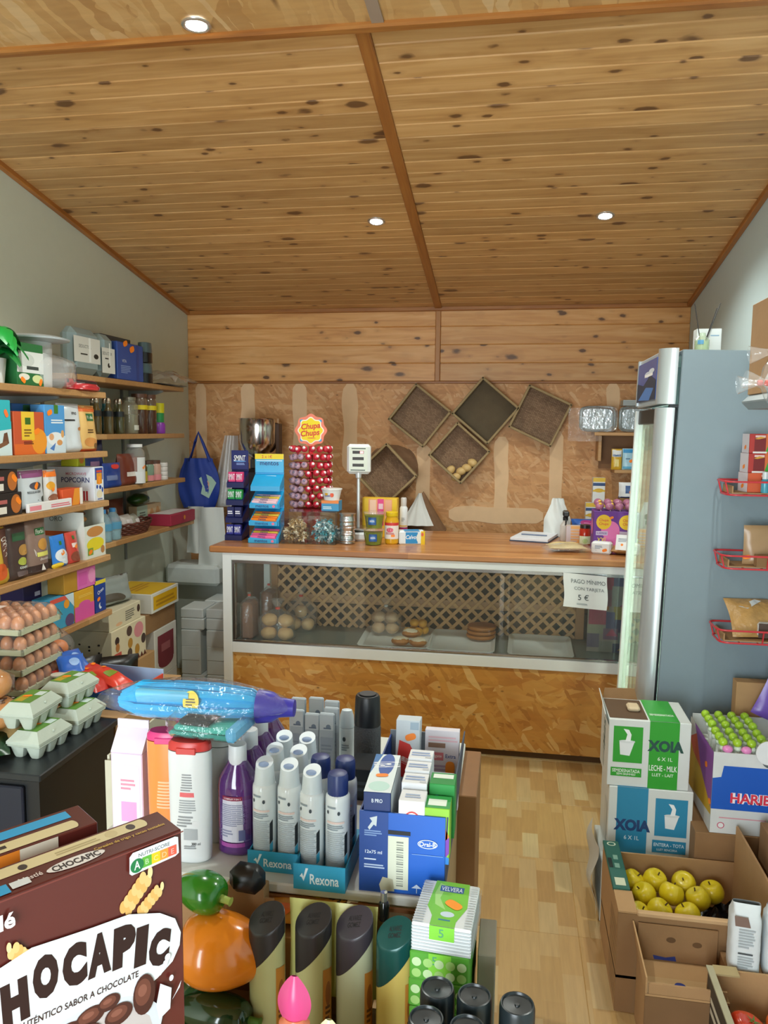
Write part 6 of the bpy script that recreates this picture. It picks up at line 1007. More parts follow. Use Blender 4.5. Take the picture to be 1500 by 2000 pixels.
m = MB(); m.add([(-.127, .098, .225), (-.01, .098, .225), (-.02, .108, .262), (-.12, .108, .258), (-.127, .1, .225), (-.01, .1, .225), (-.02, .11, .262), (-.12, .11, .258)], [(0, 1, 2, 3), (7, 6, 5, 4), (2, 6, 7, 3), (0, 3, 7, 4), (1, 5, 6, 2)], CARDD()); m.add([(-.1275, -.1, .20), (-.1275, .098, .225), (-.142, .09, .262), (-.14, -.09, .235), (-.126, -.1, .20), (-.126, .098, .225), (-.14, .09, .262), (-.138, -.09, .235)], [(0, 1, 2, 3), (7, 6, 5, 4), (2, 6, 7, 3)], C('#cfd3cd')); m.build('torn_flap', t, 0)
m = MB(); m.box((-.06, -.03, .2262), (-.02, .02, .243), C('#cdb896', .7), ch=.006); m.build('carton_top', t)
bl = '#2a86ac'
ops = [('F', 'r', .10, 0, .47, 1, bl), ('F', 't', 'XOIA', .29, .46, .17, '#1d3f6e', .44, {'bold': .055}), ('F', 't', '6 X 1L', .29, .28, .06, '#d3e6ee', .18), ('F', 'r', .56, .34, .94, .88, bl)] + cup('F', .755, .59, .165, 1.12) + [('F', 'r', .54, .10, .94, .28, bl), ('F', 't', 'ENTERA - TOTA', .74, .215, .05, '#e0eef4', .36), ('F', 't', 'LLET SENCERA', .72, .145, .03, '#e0eef4', .3), ('T', 'r', .10, 0, .47, 1, bl), ('T', 'r', .62, .2, .80, .7, bl), ('T', 'r', .5, .3, .56, .6, '#3a3f42'), ('L', 'r', .55, .1, .85, .7, '#c6ccc8')]
t = carton('milk_carton_case', 'white and blue case of milk cartons, middle of the stack by the fridge', 'box', (.474, Y_ - .005, .2095), W_ + .008, D_, .237, 0, '#d3d8d4', ops, ch=.002)
carton('milk_carton_case', 'plain white case under the milk carton cases, lowest of the stack', 'box', (.450, Y_ - .03, 0), W_, D_ + .04, .209, 0, '#c6cbc6', [('L', 'r', .1, .4, .14, .8, '#8f9692'), ('L', 'r', .4, .2, .44, .7, '#9aa09c'), ('L', 'l', .5, .3, .9, .6, 3, '#a9afaa')], ch=.003)
m = MB(); m.surf(lambda u, v: (-.003 - .012 * sin(pi * v) + .008 * sin(v * 9 + u * 4), (u - .5) * .20, .235 * v), 8, 12, C('#c9cdca', .6)); o = m.build('torn_wrap', None, 70); tag(place(o, (.312, 2.55, .02)), 'torn white cardboard wrap peeling off the lowest milk case', 'wrap')
# gummy sweets display
t = thing('sweets_display_box', 'blue and white sweets display box with purple and yellow side', 'display box', (.80, 2.585, .352)); wh = C('#d3d6d4', .5); w, d, h, th = .315, .31, .262, .004
m = MB(); m.box((-w / 2, -d / 2, 0), (w / 2, d / 2, th), wh); m.box((-w / 2, -d / 2, th), (w / 2, -d / 2 + th, h), wh); m.box((-w / 2, -d / 2 + th, th), (-w / 2 + th, d / 2, h * .92), wh); m.box((w / 2 - th, -d / 2 + th, th), (w / 2, d / 2, h), wh); m.box((-w / 2 + th, d / 2 - th, th), (w / 2 - th, d / 2, h + .01), wh); m.build('box', t, 0)
p = PR({'F': boxface(w, d, h)['F'], 'L': (boxface(w, d, h)['L'][0], d, h)})
p.run([('F', 'p', [(.0, .30), (1, .30), (1, .84), (.10, .84), (.08, .70), (.0, .68)], '#1557b8'), ('F', 't', 'HARIBO', .42, .45, .135, '#f4e9ee', .66, {'bold': .09}), ('F', 't', 'HARIBO', .42, .45, .125, '#d8394e', .64, {'bold': .03}), ('F', 'l', .08, .19, .52, .215, 1, '#d99aa4'), ('F', 'e', .10, .10, .035, .04, '#c9607a'), ('F', 'e', .10, .10, .026, .03, '#e3e5e4'), ('F', 'e', .55, .92, .1, .08, '#5a6468')])
p.run([('L', 'r', .0, .0, 1, 1, '#c9ccca'), ('L', 'p', [(0, .72), (1, .72), (1, .22), (0, .08)], '#c8a22c'), ('L', 'p', [(.2, 1), (1, 1), (1, .30), (.55, .55)], '#8a4f9c'), ('L', 'p', [(0, .72), (.3, .9), (.55, .55), (.2, .6)], '#c85a3a'), ('L', 's', .75, .72, .03), ('L', 's', .95, .36, .03)]); p.done(t)
lm = MB(); lm.ell((0, 0, 0), (.014, .014, .014), C('#9cc42c', .3, var=.3, bump=.4), 12, 8); lm.ell((0, 0, -.018), (.012, .012, .010), C('#c9d6c2', .3), 10, 6); lm.tube([(0, 0, -.02), (0, 0, -.075)], .006, C('#d9dcd6', .4), 8); lme = lm.mesh('lollipop')
for i in range(4):
    for j in range(6):
        o = bpy.data.objects.new('lollipop', lme); COL.objects.link(o); o.location = (.675 + .042 * i, 2.46 + .045 * j, .352 + .285 + .006 * (j > 2)); o.rotation_euler = (.08 * (j - 2), .06 * (i - 1), i + j)
        rw = ('front', 'second', 'third', 'fourth', 'fifth', 'rear')[j]; tag(o, 'lime green lollipop in the %s row of the sweets display box' % rw, 'lollipop', 'lime lollipops, %s row' % rw)
m = MB(); m.box((-.145, -.14, 0), (.145, .14, .20), C('#cfd2cf', .6)); o = m.build('inner_tray', None, 0); tag(place(o, (.80, 2.585, .357)), 'white inner tray filling the sweets display box', 'tray')
for i in range(3): m = MB(); m.ell((0, 0, 0), (.016, .012, .012), C('#e08ac0', .3), 12, 8); o = m.build('pink_sweet'); tag(place(o, (.685 + .055 * i, 2.442, .352 + .270)), 'pink sweet peeping over the front of the sweets display, ' + ('left', 'middle', 'right')[i], 'sweet')
carton('display_support', 'brown carton under the sweets display box', 'box', (.80, 2.59, 0), .40, .33, .351, 0, CARDD(), [])
t = carton('tall_carton', 'light brown carton behind the lime lollipops', 'box', (.90, 2.78, .0), .22, .05, .74, 0, CARD(), [])
pouch('purple_bag', 'purple and blue patterned sweets bag at the frame edge by the fridge', 'bag', (.90, 2.72, .62), .17, .05, .17, 12, '#6a4aa8', [('F', 'p', [(.3, .2), (.6, .9), (.9, .7), (.8, .1)], '#3f5aa8'), ('F', 'p', [(.45, .3), (.6, .8), (.7, .4)], '#c9d3ea')], sd=75, ry=24)
m = MB(); m.lathe([(.038, 0), (.038, .004), (0, .0045)], C('#e0e2e2'), 20, TR(0, 0, 0, pi / 2)); o = m.build('round_tag'); tag(place(o, (.80, 2.425, .625)), 'round white tag on the sweets display front', 'tag')
# yellow fruit crate
t = thing('fruit_crate', 'open cardboard crate of yellow apples with a green printed rim', 'crate', (.52, 2.235, .0)); w, d, h, th = .40, .36, .29, .006; cd = CARD(); m = MB()
m.box((-w / 2, -d / 2, .10), (w / 2, d / 2, .108), cd); m.build('base_board', t, 0)
for nm, a, b in (('end_wall', (-w / 2, d / 2 - th, .108), (w / 2, d / 2, h - .022)), ('front_wall', (-w / 2, -d / 2, .0), (w / 2, -d / 2 + th, h)), ('side_wall', (-w / 2, -d / 2 + th, .0), (-w / 2 + th, d / 2 - th, h)), ('side_wall', (w / 2 - th, -d / 2 + th, 0), (w / 2, d / 2 - th, h + .10))):
    m = MB(); m.box(a, b, cd if nm != 'front_wall' else CARDD()); o = m.build(nm, t, 0)
    if nm == 'side_wall' and a[0] < 0:
        p = PR({'L': (lambda u, v: (Vector((-w / 2, d / 2 - u * d, v * h)), Vector((-1, 0, 0))), d, h)})
        for k in range(9): p.r('L', .62, .1 + .09 * k, .98, .106 + .09 * k, '#5d4630'); p.r('L', .62 + .04 * k, .1, .624 + .04 * k, .82, '#5d4630')
        p.done(o)
m = MB(); m.box((-w / 2 - .002, -d / 2 + .10, h + .001), (-w / 2 + .046, d / 2, h + .012), C('#245c50', .55), ch=.002); rim = m.build('printed_rim', t, 0)
p = PR({'F': (lambda u, v: (Vector((-w / 2 + .046 - u * .048, -d / 2 + .10 + (1 - v) * .0 + v * .26, h + .012)), Vector((0, 0, 1))), .048, .26)}); p.e('F', .5, .92, .28, .045, '#c6cfb8'); p.e('F', .5, .92, .2, .03, '#245c50'); p.r('F', .2, .05, .8, .2, '#c9ccb0'); p.l('F', .3, .4, .6, .75, 2, '#7aa08f'); p.r('F', .7, .40, .95, .60, '#14211d'); p.done(rim)
m = MB(); m.box((-w / 2, -d / 2, h + .001), (-w / 2 + .05, -d / 2 + .10, h + .006), cd); m.box((-w / 2 + .05, -d / 2 - .004, h - .004), (w / 2, -d / 2 + .012, h + .010), C('#bd9a70', .8), ch=.003); m.build('folded_rim', t, 0)
m = MB(); m.surf(lambda u, v: (.06 + .13 * u, -.15 + .24 * v, .17 + .05 * noise.noise(Vector((u * 4, v * 4, 3))) + .02 * u), 14, 14, C('#121214', .25, bump=.6, bscale=25)); m.build('black_liner', t, 70)
am = MB(); n = 20
def apf(u, v): a = 2 * pi * u; th_ = pi * v; r = .036 * (1 + .06 * cos(th_)) * sin(th_) ** .85; return (r * cos(a), r * sin(a), -.034 * cos(th_) * (1 - .35 * math.exp(-((th_ - pi) / .5) ** 2)))
am.surf(apf, n, 14, C('#d9c21e', .35, var=.22, coat=.2)); ame = am.mesh('apple', 80)
sm = MB(); sm.tube([(0, 0, .018), (.003, .001, .032)], .0022, C('#4a3420'), 5); sme = sm.mesh('stem')
for i, (x, y, z, l) in enumerate(((.405, 2.345, .215, 'yellow apple at the back left corner of the crate'), (.47, 2.345, .225, 'yellow apple second from the left in the back row'), (.555, 2.350, .222, 'yellow apple in the back row middle of the crate'), (.632, 2.33, .215, 'yellow apple at the right end of the back row'), (.425, 2.275, .218, 'yellow apple at the left of the middle row'), (.505, 2.275, .23, 'yellow apple in the centre of the crate'), (.578, 2.27, .225, 'yellow apple at the right of the middle row'), (.46, 2.205, .215, 'yellow apple at the front left of the crate'), (.535, 2.20, .215, 'yellow apple at the front middle against the rim'), (.40, 2.20, .20, 'yellow apple tucked under the left front rim'))):
    o = bpy.data.objects.new('apple', ame); COL.objects.link(o); tag(o, l, 'fruit', 'yellow apples in the crate'); o.location = (x, y, z); o.rotation_euler = (.5 * sin(i * 2.1), .6 * cos(i * 1.7), i)
    s_ = bpy.data.objects.new('stem', sme); COL.objects.link(s_); s_.parent = o
# empty carton, tomatoes and flour in front
t = thing('empty_carton', 'empty open brown carton with blue marks in front of the apple crate', 'box', (.475, 1.98, 0)); w, d, th = .205, .14, .005
for nm, a, b, mt in (('base_board', (-w / 2, -d / 2, .165), (w / 2, d / 2 - .002, .171), CARD()), ('back_wall', (-w / 2, d / 2 - th, .172), (w / 2, d / 2, .272), CARDD()), ('front_wall', (-w / 2, -d / 2, 0), (w / 2, -d / 2 + th, .164), C('#7a5a3a', .85)), ('front_lip', (-w / 2 + .008, -d / 2, .172), (w / 2 - .008, -d / 2 + th, .20), C('#a8835a', .8)), ('side_wall', (-w / 2, -d / 2 + th, 0), (-w / 2 + th, d / 2 - th, .164), CARD())):
    m = MB(); m.box(a, b, mt); m.build(nm, t, 0)
m = MB(); m.add([(-w / 2, -d / 2, .172), (-w / 2, d / 2, .172), (-w / 2 - .015, d / 2, .275), (-w / 2, -d / 2, .215), (-w / 2 + .004, -d / 2, .172), (-w / 2 + .004, d / 2, .172), (-w / 2 - .011, d / 2, .275), (-w / 2 + .004, -d / 2, .215)], [(0, 1, 2, 3), (7, 6, 5, 4), (2, 6, 7, 3), (0, 3, 7, 4)], CARD()); m.build('side_flap', t, 0)
p = PR({'F': (lambda u, v: (Vector((-w / 2 + u * w, d / 2 - th, .172 + v * .1)), Vector((0, -1, 0))), w, .1), 'T': (lambda u, v: (Vector((-w / 2 + u * w, -d / 2 + v * d, .171)), Vector((0, 0, 1))), w, d)}); p.p('F', [(.22, .02), (.50, .02), (.48, .16), (.36, .10), (.2, .14)], '#22357d'); p.e('T', .48, .35, .07, .09, '#22357d'); p.r('T', 0, 0, 1, .48, '#b8976c'); p.e('T', .46, .30, .07, .09, '#22357d'); p.e('F', .42, .62, .06, .08, '#5d4228'); p.e('F', .75, .55, .06, .08, '#63472c'); p.done(t)
t = thing('tomato_crate', 'dark printed carton of tomatoes at the lower right corner', 'crate', (.685, 1.80, 0)); w, d, h, th = .31, .30, .235, .006
for nm, a, b, mt in (('base_board', (-w / 2, -d / 2, .10), (w / 2, d / 2, .108), CARD()), ('end_wall', (-w / 2, d / 2 - th, .108), (w / 2, d / 2, h), CARD()), ('side_wall', (-w / 2, -d / 2, 0), (-w / 2 + th, d / 2 - th, h), C('#3b352c', .6)), ('front_wall', (-w / 2 + th, -d / 2, 0), (w / 2, -d / 2 + th, h - .05), CARD())):
    m = MB(); m.box(a, b, mt); o = m.build(nm, t, 0)
m = MB(); m.box((-w / 2 - .004, -d / 2, h + .001), (-w / 2 + .012, d / 2, h + .006), C('#a8a184', .7)); m.box((-w / 2 + .012, d / 2 - .03, h + .001), (-w / 2 + .07, d / 2 + .004, h + .006), C('#a89468', .7)); m.build('folded_rim', t, 0)
p = PR({'L': (lambda u, v: (Vector((-w / 2, d / 2 - u * d, v * h)), Vector((-1, 0, 0))), d, h)}); p.l('L', .15, .62, .85, .85, 2, '#c9c4b0'); p.r('L', 0, .2, 1, .35, '#8a2f28'); p.done(t)
def tomf(u, v): a = 2 * pi * u; t_ = pi * v; r = .047 * sin(t_) ** .8 * (1 + .04 * cos(5 * a) * (v > .5) * sin(t_)); return (r * cos(a), r * sin(a), -.038 * cos(t_) * (1 - .25 * math.exp(-((t_ - pi) / .6) ** 2)))
tm_ = MB(); tm_.surf(tomf, 26, 16, C('#c4371c', .2, var=.25, coat=.5)); tme = tm_.mesh('tomato', 80); to_ = MB(); to_.surf(tomf, 26, 16, C('#d9652a', .22, var=.2, coat=.5)); toe = to_.mesh('tomato', 80)
st = MB()
for k in range(5): a = k * 1.256; st.add([(.004 * cos(a + .8), .004 * sin(a + .8), .030), (.004 * cos(a - .8), .004 * sin(a - .8), .030), (.022 * cos(a), .022 * sin(a), .034)], [(0, 1, 2)], C('#4a7a2c'))
ste = st.mesh('calyx', 0)
for i, (x, y, z, me, l) in enumerate(((.598, 1.83, .165, tme, 'large red tomato at the left of the tomato carton'), (.692, 1.85, .165, toe, 'orange red tomato second from the left in the carton'), (.60, 1.73, .155, tme, 'red tomato nearest the viewer in the carton'), (.70, 1.75, .155, tme, 'red tomato on the right side of the carton'), (.785, 1.82, .155, tme, 'red tomato at the far right of the carton'))):
    o = bpy.data.objects.new('tomato', me); COL.objects.link(o); tag(o, l, 'vegetable', 'tomatoes in the carton'); o.location = (x, y, z); o.rotation_euler = (.3 * sin(i * 3), .35 * cos(i * 2), i * 1.3)
    s_ = bpy.data.objects.new('calyx', ste); COL.objects.link(s_); s_.parent = o
carton('flour_support', 'brown carton behind the tomato carton carrying the white paper sacks', 'box', (.76, 2.005, 0), .35, .09, .215, 0, CARDD(), [])
for i, (x, l) in enumerate(((.628, 'left white paper flour sack with brown corner print'), (.712, 'right white paper flour sack cut by the frame'))):
    m = MB(); w2, d2 = .037, .036
    m.surf(lambda u, v: ((w2 * (1 - .10 * (v > .85))) * math.copysign(abs(cos(2 * pi * u)) ** .45, cos(2 * pi * u)) + .002 * noise.noise(Vector((u * 8, v * 9, i))), d2 * (1 - max(0, v - .8) / .2 * .75) * math.copysign(abs(sin(2 * pi * u)) ** .45, sin(2 * pi * u)) - .010 * max(0, v - .8) / .2, .185 * v - .02 * max(0, v - .9)), 28, 14, C('#d3d9da', .7, var=.04, bump=.3, bscale=40)); o = m.build('flour_sack', None, 60); tag(place(o, (x, 2.0, .2155), -6), l, 'sack', 'white paper flour sacks')
    p = PR({'F': (lambda u, v: (Vector((-.032 + u * .064, -.0368 - .0004 * 0, .01 + v * .15)), Vector((0, -1, 0))), .064, .15)}, .0012); p.l('F', .2, .42, .8, .78, 7, '#a9b2b6'); p.l('F', .2, .05, .8, .28, 5, '#a9b2b6'); p.r('F', .2, .30, .75, .33, '#4a5458'); p.p('F', [(0, .98), (.5, .98), (.62, .80), (.05, .80)], '#7a645a'); p.done(o)
carton('side_support', 'plain brown carton at the right wall under the pink bag', 'box', (.90, 2.22, 0), .26, .30, .43, 0, CARDD(), [])
pouch('pink_bag', 'pink and orange soap powder bag at the right frame edge', 'bag', (.845, 2.12, .432), .17, .07, .17, -10, '#d9366c', [('F', 'r', .05, .30, .95, .52, '#cfd8e6'), ('F', 'r', .05, .52, .95, .72, '#ee8a3c'), ('F', 'e', .3, .38, .2, .08, '#3f5fb0'), ('F', 'r', .05, .86, .95, .96, '#c9305f')], sd=77)
# ------------------------------------------------------------------ centre table with toiletries
TZ = .75
t = thing('white_table', 'low white topped table of toiletries in the middle of the shop', 'table', (-.467, 1.67, 0)); m = MB(); m.box((-.362, -.36, .73), (.362, .36, TZ), C('#d9dcd6', .4, var=.02), ch=.003); m.build('tabletop', t)
wd = C('#a88a62', .6, var=.12)
for nm, a, b in (('front_board', (-.355, -.345, .02), (.355, -.325, .729)), ('side_board', (-.36, -.32, 0), (-.34, .35, .729)), ('side_board', (.34, -.32, 0), (.36, .09, .729)), ('back_board', (-.335, .33, .02), (.335, .35, .729))): m = MB(); m.box(a, b, wd, ch=.002); m.build(nm, t)
m = MB(); m.box((-.362, -.366, .722), (.362, -.3605, .729), C('#8a5a34')); m.build('edge_strip', t, 0)
m = MB(); m.box((.345, .095, 0), (.405, .36, .729), C('#8a6038', .5, var=.15), ch=.002); m.build('corner_panel', t)
# beige open carton with produce at the left of the table
t = thing('produce_carton', 'pale edged open carton with wrapped produce left of the white table', 'box', (-.925, 1.93, 0)); m = MB(); w, d, h = .165, .36, .73
m.box((-w / 2, -d / 2, 0), (w / 2, -d / 2 + .006, h), CARD()); m.box((-w / 2, -d / 2 + .006, 0), (-w / 2 + .006, d / 2, h + .03), C('#c6c4b0', .7)); m.box((w / 2 - .006, -d / 2 + .006, 0), (w / 2, d / 2, h), CARD()); m.box((-w / 2 + .006, d / 2 - .006, 0), (w / 2 - .006, d / 2, h), CARD()); m.box((-w / 2 + .006, -d / 2 + .006, h - .10), (w / 2 - .006, d / 2 - .006, h - .09), CARDD()); m.build('box', t, 0)
m = MB(); m.box((-w / 2 - .002, -d / 2 - .003, 0), (-w / 2 + .055, -d / 2 - .0005, h + .02), C('#c6c4b0', .7)); m.build('pale_edge', t, 0)
for i, (x, y, c, l) in enumerate(((-.955, 1.88, '#16181a', 'black plastic tray of produce in the pale edged carton'), (-.905, 2.0, '#4a2f26', 'brown packet under film in the pale edged carton'))): carton('produce_tray', l, 'tray', (x, y, .6405), .06, .14, .07, 4 - 8 * i, c, [('T', 'r', .1, .2, .9, .45, '#39424a'), ('T', 'e', .5, .75, .3, .15, '#8a9a5a' if i == 0 else '#7a4a34')], ch=.012)
# shampoo and shower gel bottles
def oval(name, label, x, y, col, capc, h, w, dep, ops, rz=0, caph=.018, flip=True):
    prof = [(.40, 0), (.46, .004), (.475, .02), (.49, h * .5), (.5, h * .86), (.495, h - caph - .002)]
    o = lathed(name, label, 'bottle', (x, y, TZ + .0005), [('b', C(col, .25, var=.02, coat=.2), [(r * w, z) for r, z in prof]), ('cap', C(capc, .3), [(.495 * w, h - caph), (.485 * w, h - caph * .4), (.42 * w, h - .001), (0, h)])], rz, None, 32, 1, dep / w, ops, (.49 * w, .015, h - caph - .01, 2.2, -pi / 2, 1, dep / w), power=2.4)
    if flip: m = MB(); m.box((-w * .24, -dep * .52, h - caph - .006), (w * .22, -dep * .44, h - caph + .008), C(capc, .3), ch=.003); m.build('flip_tab', o)
    return o
fine = [('F', 'l', .25, .66, .75, .84, 7, '#8f9498'), ('F', 'r', .22, .60, .78, .645, '#e0656a'), ('F', 'l', .22, .44, .8, .58, 6, '#9aa0a4'), ('F', 'l', .22, .30, .62, .42, 4, '#8f9498'), ('F', 'r', .62, .30, .82, .36, '#dfe2e4'), ('F', 'r', .42, .17, .72, .28, '#aab0b4'), ('F', 't', '380 ml', .68, .13, .028, '#3a3f44', .2), ('F', 'l', .42, .08, .68, .12, 2, '#8f9498')]
oval('shampoo_bottle', 'white shampoo bottle with a flat red cap on the white table', -.606, 1.362, '#dfe4e6', '#cf3a36', .246, .086, .046, fine, 4)
oval('shower_gel_bottle', 'orange shower gel bottle with a magenta cap behind the white one', -.685, 1.43, '#f0914a', '#d8387e', .232, .085, .045, [('F', 'l', .3, .3, .8, .62, 9, '#f6c095'), ('F', 'r', .78, .25, .86, .32, '#f4e0c4')], 6)
oval('shower_gel_bottle', 'second magenta capped bottle behind the orange one', -.655, 1.50, '#c9578f', '#cf3f78', .245, .08, .045, [], 6, flip=False)
oval('conditioner_bottle', 'clear grey bottle standing right of the white shampoo', -.585, 1.44, '#c4cacc', '#cdd2d2', .225, .07, .045, [], 0, flip=False)
t = carton('gable_carton', 'pink and white gable topped carton at the left end of the table', 'carton', (-.775, 1.46, TZ + .0005), .07, .07, .175, 0, '#e2cfe6', [('F', 'r', .2, .1, .9, .85, '#e8e4ec'), ('F', 'r', .3, .15, .8, .4, '#e09ac8'), ('F', 'l', .3, .55, .8, .7, 3, '#d98aa0')], ch=.002)
m = MB(); a = .035; m.add([(-a, -a, .1755), (a, -a, .1755), (a, a, .1755), (-a, a, .1755), (-a, 0, .22), (a, 0, .22)], [(0, 1, 5, 4), (2, 3, 4, 5), (3, 0, 4), (1, 2, 5)], C('#e6dbea', .4)); m.box((-a, -.002, .219), (a, .002, .235), C('#e6dbea', .4)); m.build('gable_top', t, 0)
# purple mouthwash bottles in a row
pur = clear('purple_liquid', '#6d3a8a', .62, .05, 0)
for i in range(4):
    l = ('nearest', 'second', 'third', 'rearmost')[i] + ' purple mouthwash bottle in the row beside the deodorants'
    t = thing('mouthwash_bottle', l, 'bottle', (-.5285 - .002 * i, 1.415 + .075 * i, TZ + .0005), group='purple mouthwash bottles'); w = .034
    m = MB(); m.lathe([(.030, 0), (.034, .005), (.0345, .14), (.032, .155), (.0165, .185), (.0155, .19)], pur, 28, power=2.6, sx=1.13); m.lathe([(0, .004), (.031, .006), (.032, .135), (.029, .15), (0, .152)], C('#663681', .15, var=.1), 24, power=2.6, sx=1.13); m.build('bottle', t)
    m = MB(); m.lathe([(.018, .181), (.0185, .183), (.018, .218), (.017, .22), (0, .22)], C('#dfe3e6', .35), 24); m.build('cap', t)
    if i < 2:
        p = PR(cylface(.0362, .02, .125, 2.1, -pi / 2, 1.09, 1), .0008); p.r('F', .02, .1, .98, .92, '#d5d5e4'); p.r('F', .02, .92, .98, 1.0, '#8a2448'); p.t('F', 'COMPLET 7 EN 1', .5, .957, .03, '#f2e6ea', .8); p.l('F', .1, .42, .9, .86, 12, '#8f93b0'); p.l('F', .1, .2, .55, .36, 3, '#8f93b0'); p.r('F', .66, .13, .95, .34, '#6a6f9c'); p.r('F', .02, 0, .98, .08, '#a64fa0'); p.done(t, 'label')
# deodorant sprays in two blue trays
body = C('#dde6ea', .22, var=.01, coat=.3); capw = C('#d3dee4', .4); navy = C('#24356f', .35)
def can_label(o, r, back=False):
    p = PR(cylface(r, .015, .155, 2.0), .0006); p.l('F', .12, .88, .5, .93, 1, '#8f9ca6'); p.e('F', .15, .82, .05, .026, '#39454e'); p.e('F', .62, .82, .055, .028, '#39454e'); p.r('F', .1, .67, .85, .70, '#e6cfc9'); p.l('F', .1, .58, .85, .66, 3, '#8f9ca6'); p.l('F', .1, .12, .85, .56, 16, '#b3bdc4'); p.p('F', [(.86, .5), (1, .55), (1, .25), (.86, .2)], '#20262c'); p.p('F', [(.86, .19), (1, .24), (1, .1), (.86, .06)], '#3fa6cc'); p.done(o, 'label')
def deo(x, y, label, blue=False, rz=0, grp=None):
    o = lathed('deodorant_spray', label, 'deodorant', (x, y, TZ + .006), [('b', body, [(.0215, 0), (.0235, .003), (.0235, .150), (.0225, .157), (.0195, .1605)])], rz, grp, 24)
    m = MB()
    if blue: m.lathe([(.0195, .158), (.0198, .162), (.0198, .192), (.0175, .199), (.010, .2005), (0, .2005)], navy, 22)
    else: m.surf(lambda u, v: ((.0205 - .004 * v) * cos(2 * pi * u) * (1 if v < .999 else .0), (.0205 - .004 * v) * sin(2 * pi * u) * (1 if v < .999 else 0), .157 + .048 * v + (.008 * v * (sin(2 * pi * u)) if v < .999 else .0) - .006 * (v > .999)), 22, 8, capw)
    m.build('cap', o, 50)
    if not blue: m = MB(); m.ell((0, -.004, .1965), (.011, .008, .005), C('#8ea2c4', .5), 12, 6); m.build('spray_button', o)
    can_label(o, .0236); return o
cols = (-.4585, -.4085, -.3585, -.3085); rows = (1.374, 1.440, 1.506, 1.572)
rn = ('front', 'second', 'third', 'rear'); cn = ('first', 'second', 'third', 'fourth')
for ci, x in enumerate(cols):
    for ri, y in enumerate(rows):
        if ri == 3 and ci not in (2, 3): continue
        blue = (ci == 3 and ri in (0, 1)) or (ci == 2 and ri == 1)
        if ci >= 2 and ri >= 2 : continue
        deo(x, y - (.018 if ci > 1 else 0), ('navy capped' if blue else 'white capped') + ' deodorant spray, %s row, %s from the mouthwash' % (rn[ri], cn[ci]), blue, rnd.uniform(-12, 12), 'deodorant sprays in the blue trays')
def shelf_tray(x, y, w, d, h, label):
    t = thing('display_tray', label, 'tray', (x, y, TZ)); m = MB(); c = C('#2f9cc4', .45); th = .0018
    m.box((-w / 2, -d / 2, .0005), (w / 2, d / 2, .003), c); m.box((-w / 2, -d / 2, .003), (w / 2, -d / 2 + th, h), c); m.box((-w / 2, -d / 2 + th, .003), (-w / 2 + th, d / 2, h * .9), c); m.box((w / 2 - th, -d / 2 + th, .003), (w / 2, d / 2, h * .9), c); m.build('card_tray', t, 0)
    p = PR(boxface(w, d, h)); p.t('F', 'Rexona', .60, .45, .40, '#e3f1f7', .56, bold=.02); p.p('F', [(.12, .52), (.16, .50), (.20, .34), (.29, .86), (.24, .86), (.195, .52), (.17, .66)], '#e3f1f7'); p.done(t)
shelf_tray(-.4335, 1.45, .100, .215, .041, 'blue card tray of white capped deodorants, left one'); shelf_tray(-.3305, 1.412, .098, .225, .050, 'blue card tray of deodorants with navy caps, right one')
# blister cards behind the sprays
for i, (x, y, z, l) in enumerate(((-.515, 1.80, .150, 'front left pale blister card of a razor pack'), (-.475, 1.80, .143, 'front right pale blister card of a razor pack'), (-.435, 1.79, .150, 'separate pale blister card nearest the black spray'), (-.52, 1.835, .168, 'rear left pale blister card'), (-.475, 1.84, .170, 'rear middle pale blister card'), (-.432, 1.83, .168, 'rear right pale blister card'), (-.428, 1.81, .158, 'pale blister card just behind the separate one'))):
    o = carton('blister_card', l, 'card', (x, y, TZ + .0005), .038, .012, z, 0, '#b9c6d0', [('F', 'r', .05, .72, .95, .98, '#d3dde3'), ('F', 'e', .62, .78, .16, .04, '#7f8fa4'), ('F', 'r', .3, .74, .8, .765, '#6f7f94'), ('F', 'r', .08, .1, .92, .6, '#a3b0c0'), ('F', 'l', .15, .2, .85, .5, 5, '#8c9aac')], 'pale blister cards', ch=.003)
lathed('deodorant_stick', 'pale grey deodorant stick beside the black spray', 'deodorant', (-.40, 1.86, TZ + .0005), [('b', body, [(.019, 0), (.020, .004), (.020, .09)]), ('cap', capw, [(.0195, .091), (.018, .12), (.013, .135), (0, .137)])], 0, None, 20, 1, .8, [('F', 'e', .4, .7, .12, .08, '#39454e'), ('F', 'l', .2, .3, .8, .55, 3, '#8f9ca6')], (.0203, .01, .085, 1.8, -pi / 2, 1, .8))
o = lathed('body_spray', 'tall black body spray with textured grey body at the table back', 'deodorant', (-.335, 1.80, TZ + .0005), [('b', C('#4a4d52', .5, var=.3, bump=1.0, bscale=220), [(.0315, 0), (.034, .004), (.034, .118), (.0325, .125)]), ('cap', C('#1b1d20', .35), [(.0335, .126), (.0340, .13), (.031, .195), (.028, .2005), (.0, .202)])], 0, None, 28, .98, .9)
m = MB(); m.lathe([(.022, .2025), (.021, .204), (0, .204)], C('#26292d', .4), 20, TR(0, 0, 0), .98, .9); m.build('cap_recess', o)
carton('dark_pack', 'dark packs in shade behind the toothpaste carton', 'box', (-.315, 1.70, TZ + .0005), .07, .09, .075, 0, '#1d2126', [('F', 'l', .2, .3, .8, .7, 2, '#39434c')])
lathed('black_jar', 'low black round jar behind the toothpaste carton', 'jar', (-.255, 1.86, TZ + .0005), [('b', C('#202427', .3), [(.03, 0), (.032, .004), (.032, .05), (.03, .053)]), ('lid', C('#2a2f33', .3), [(.033, .053), (.033, .075), (.03, .078), (0, .078)])])
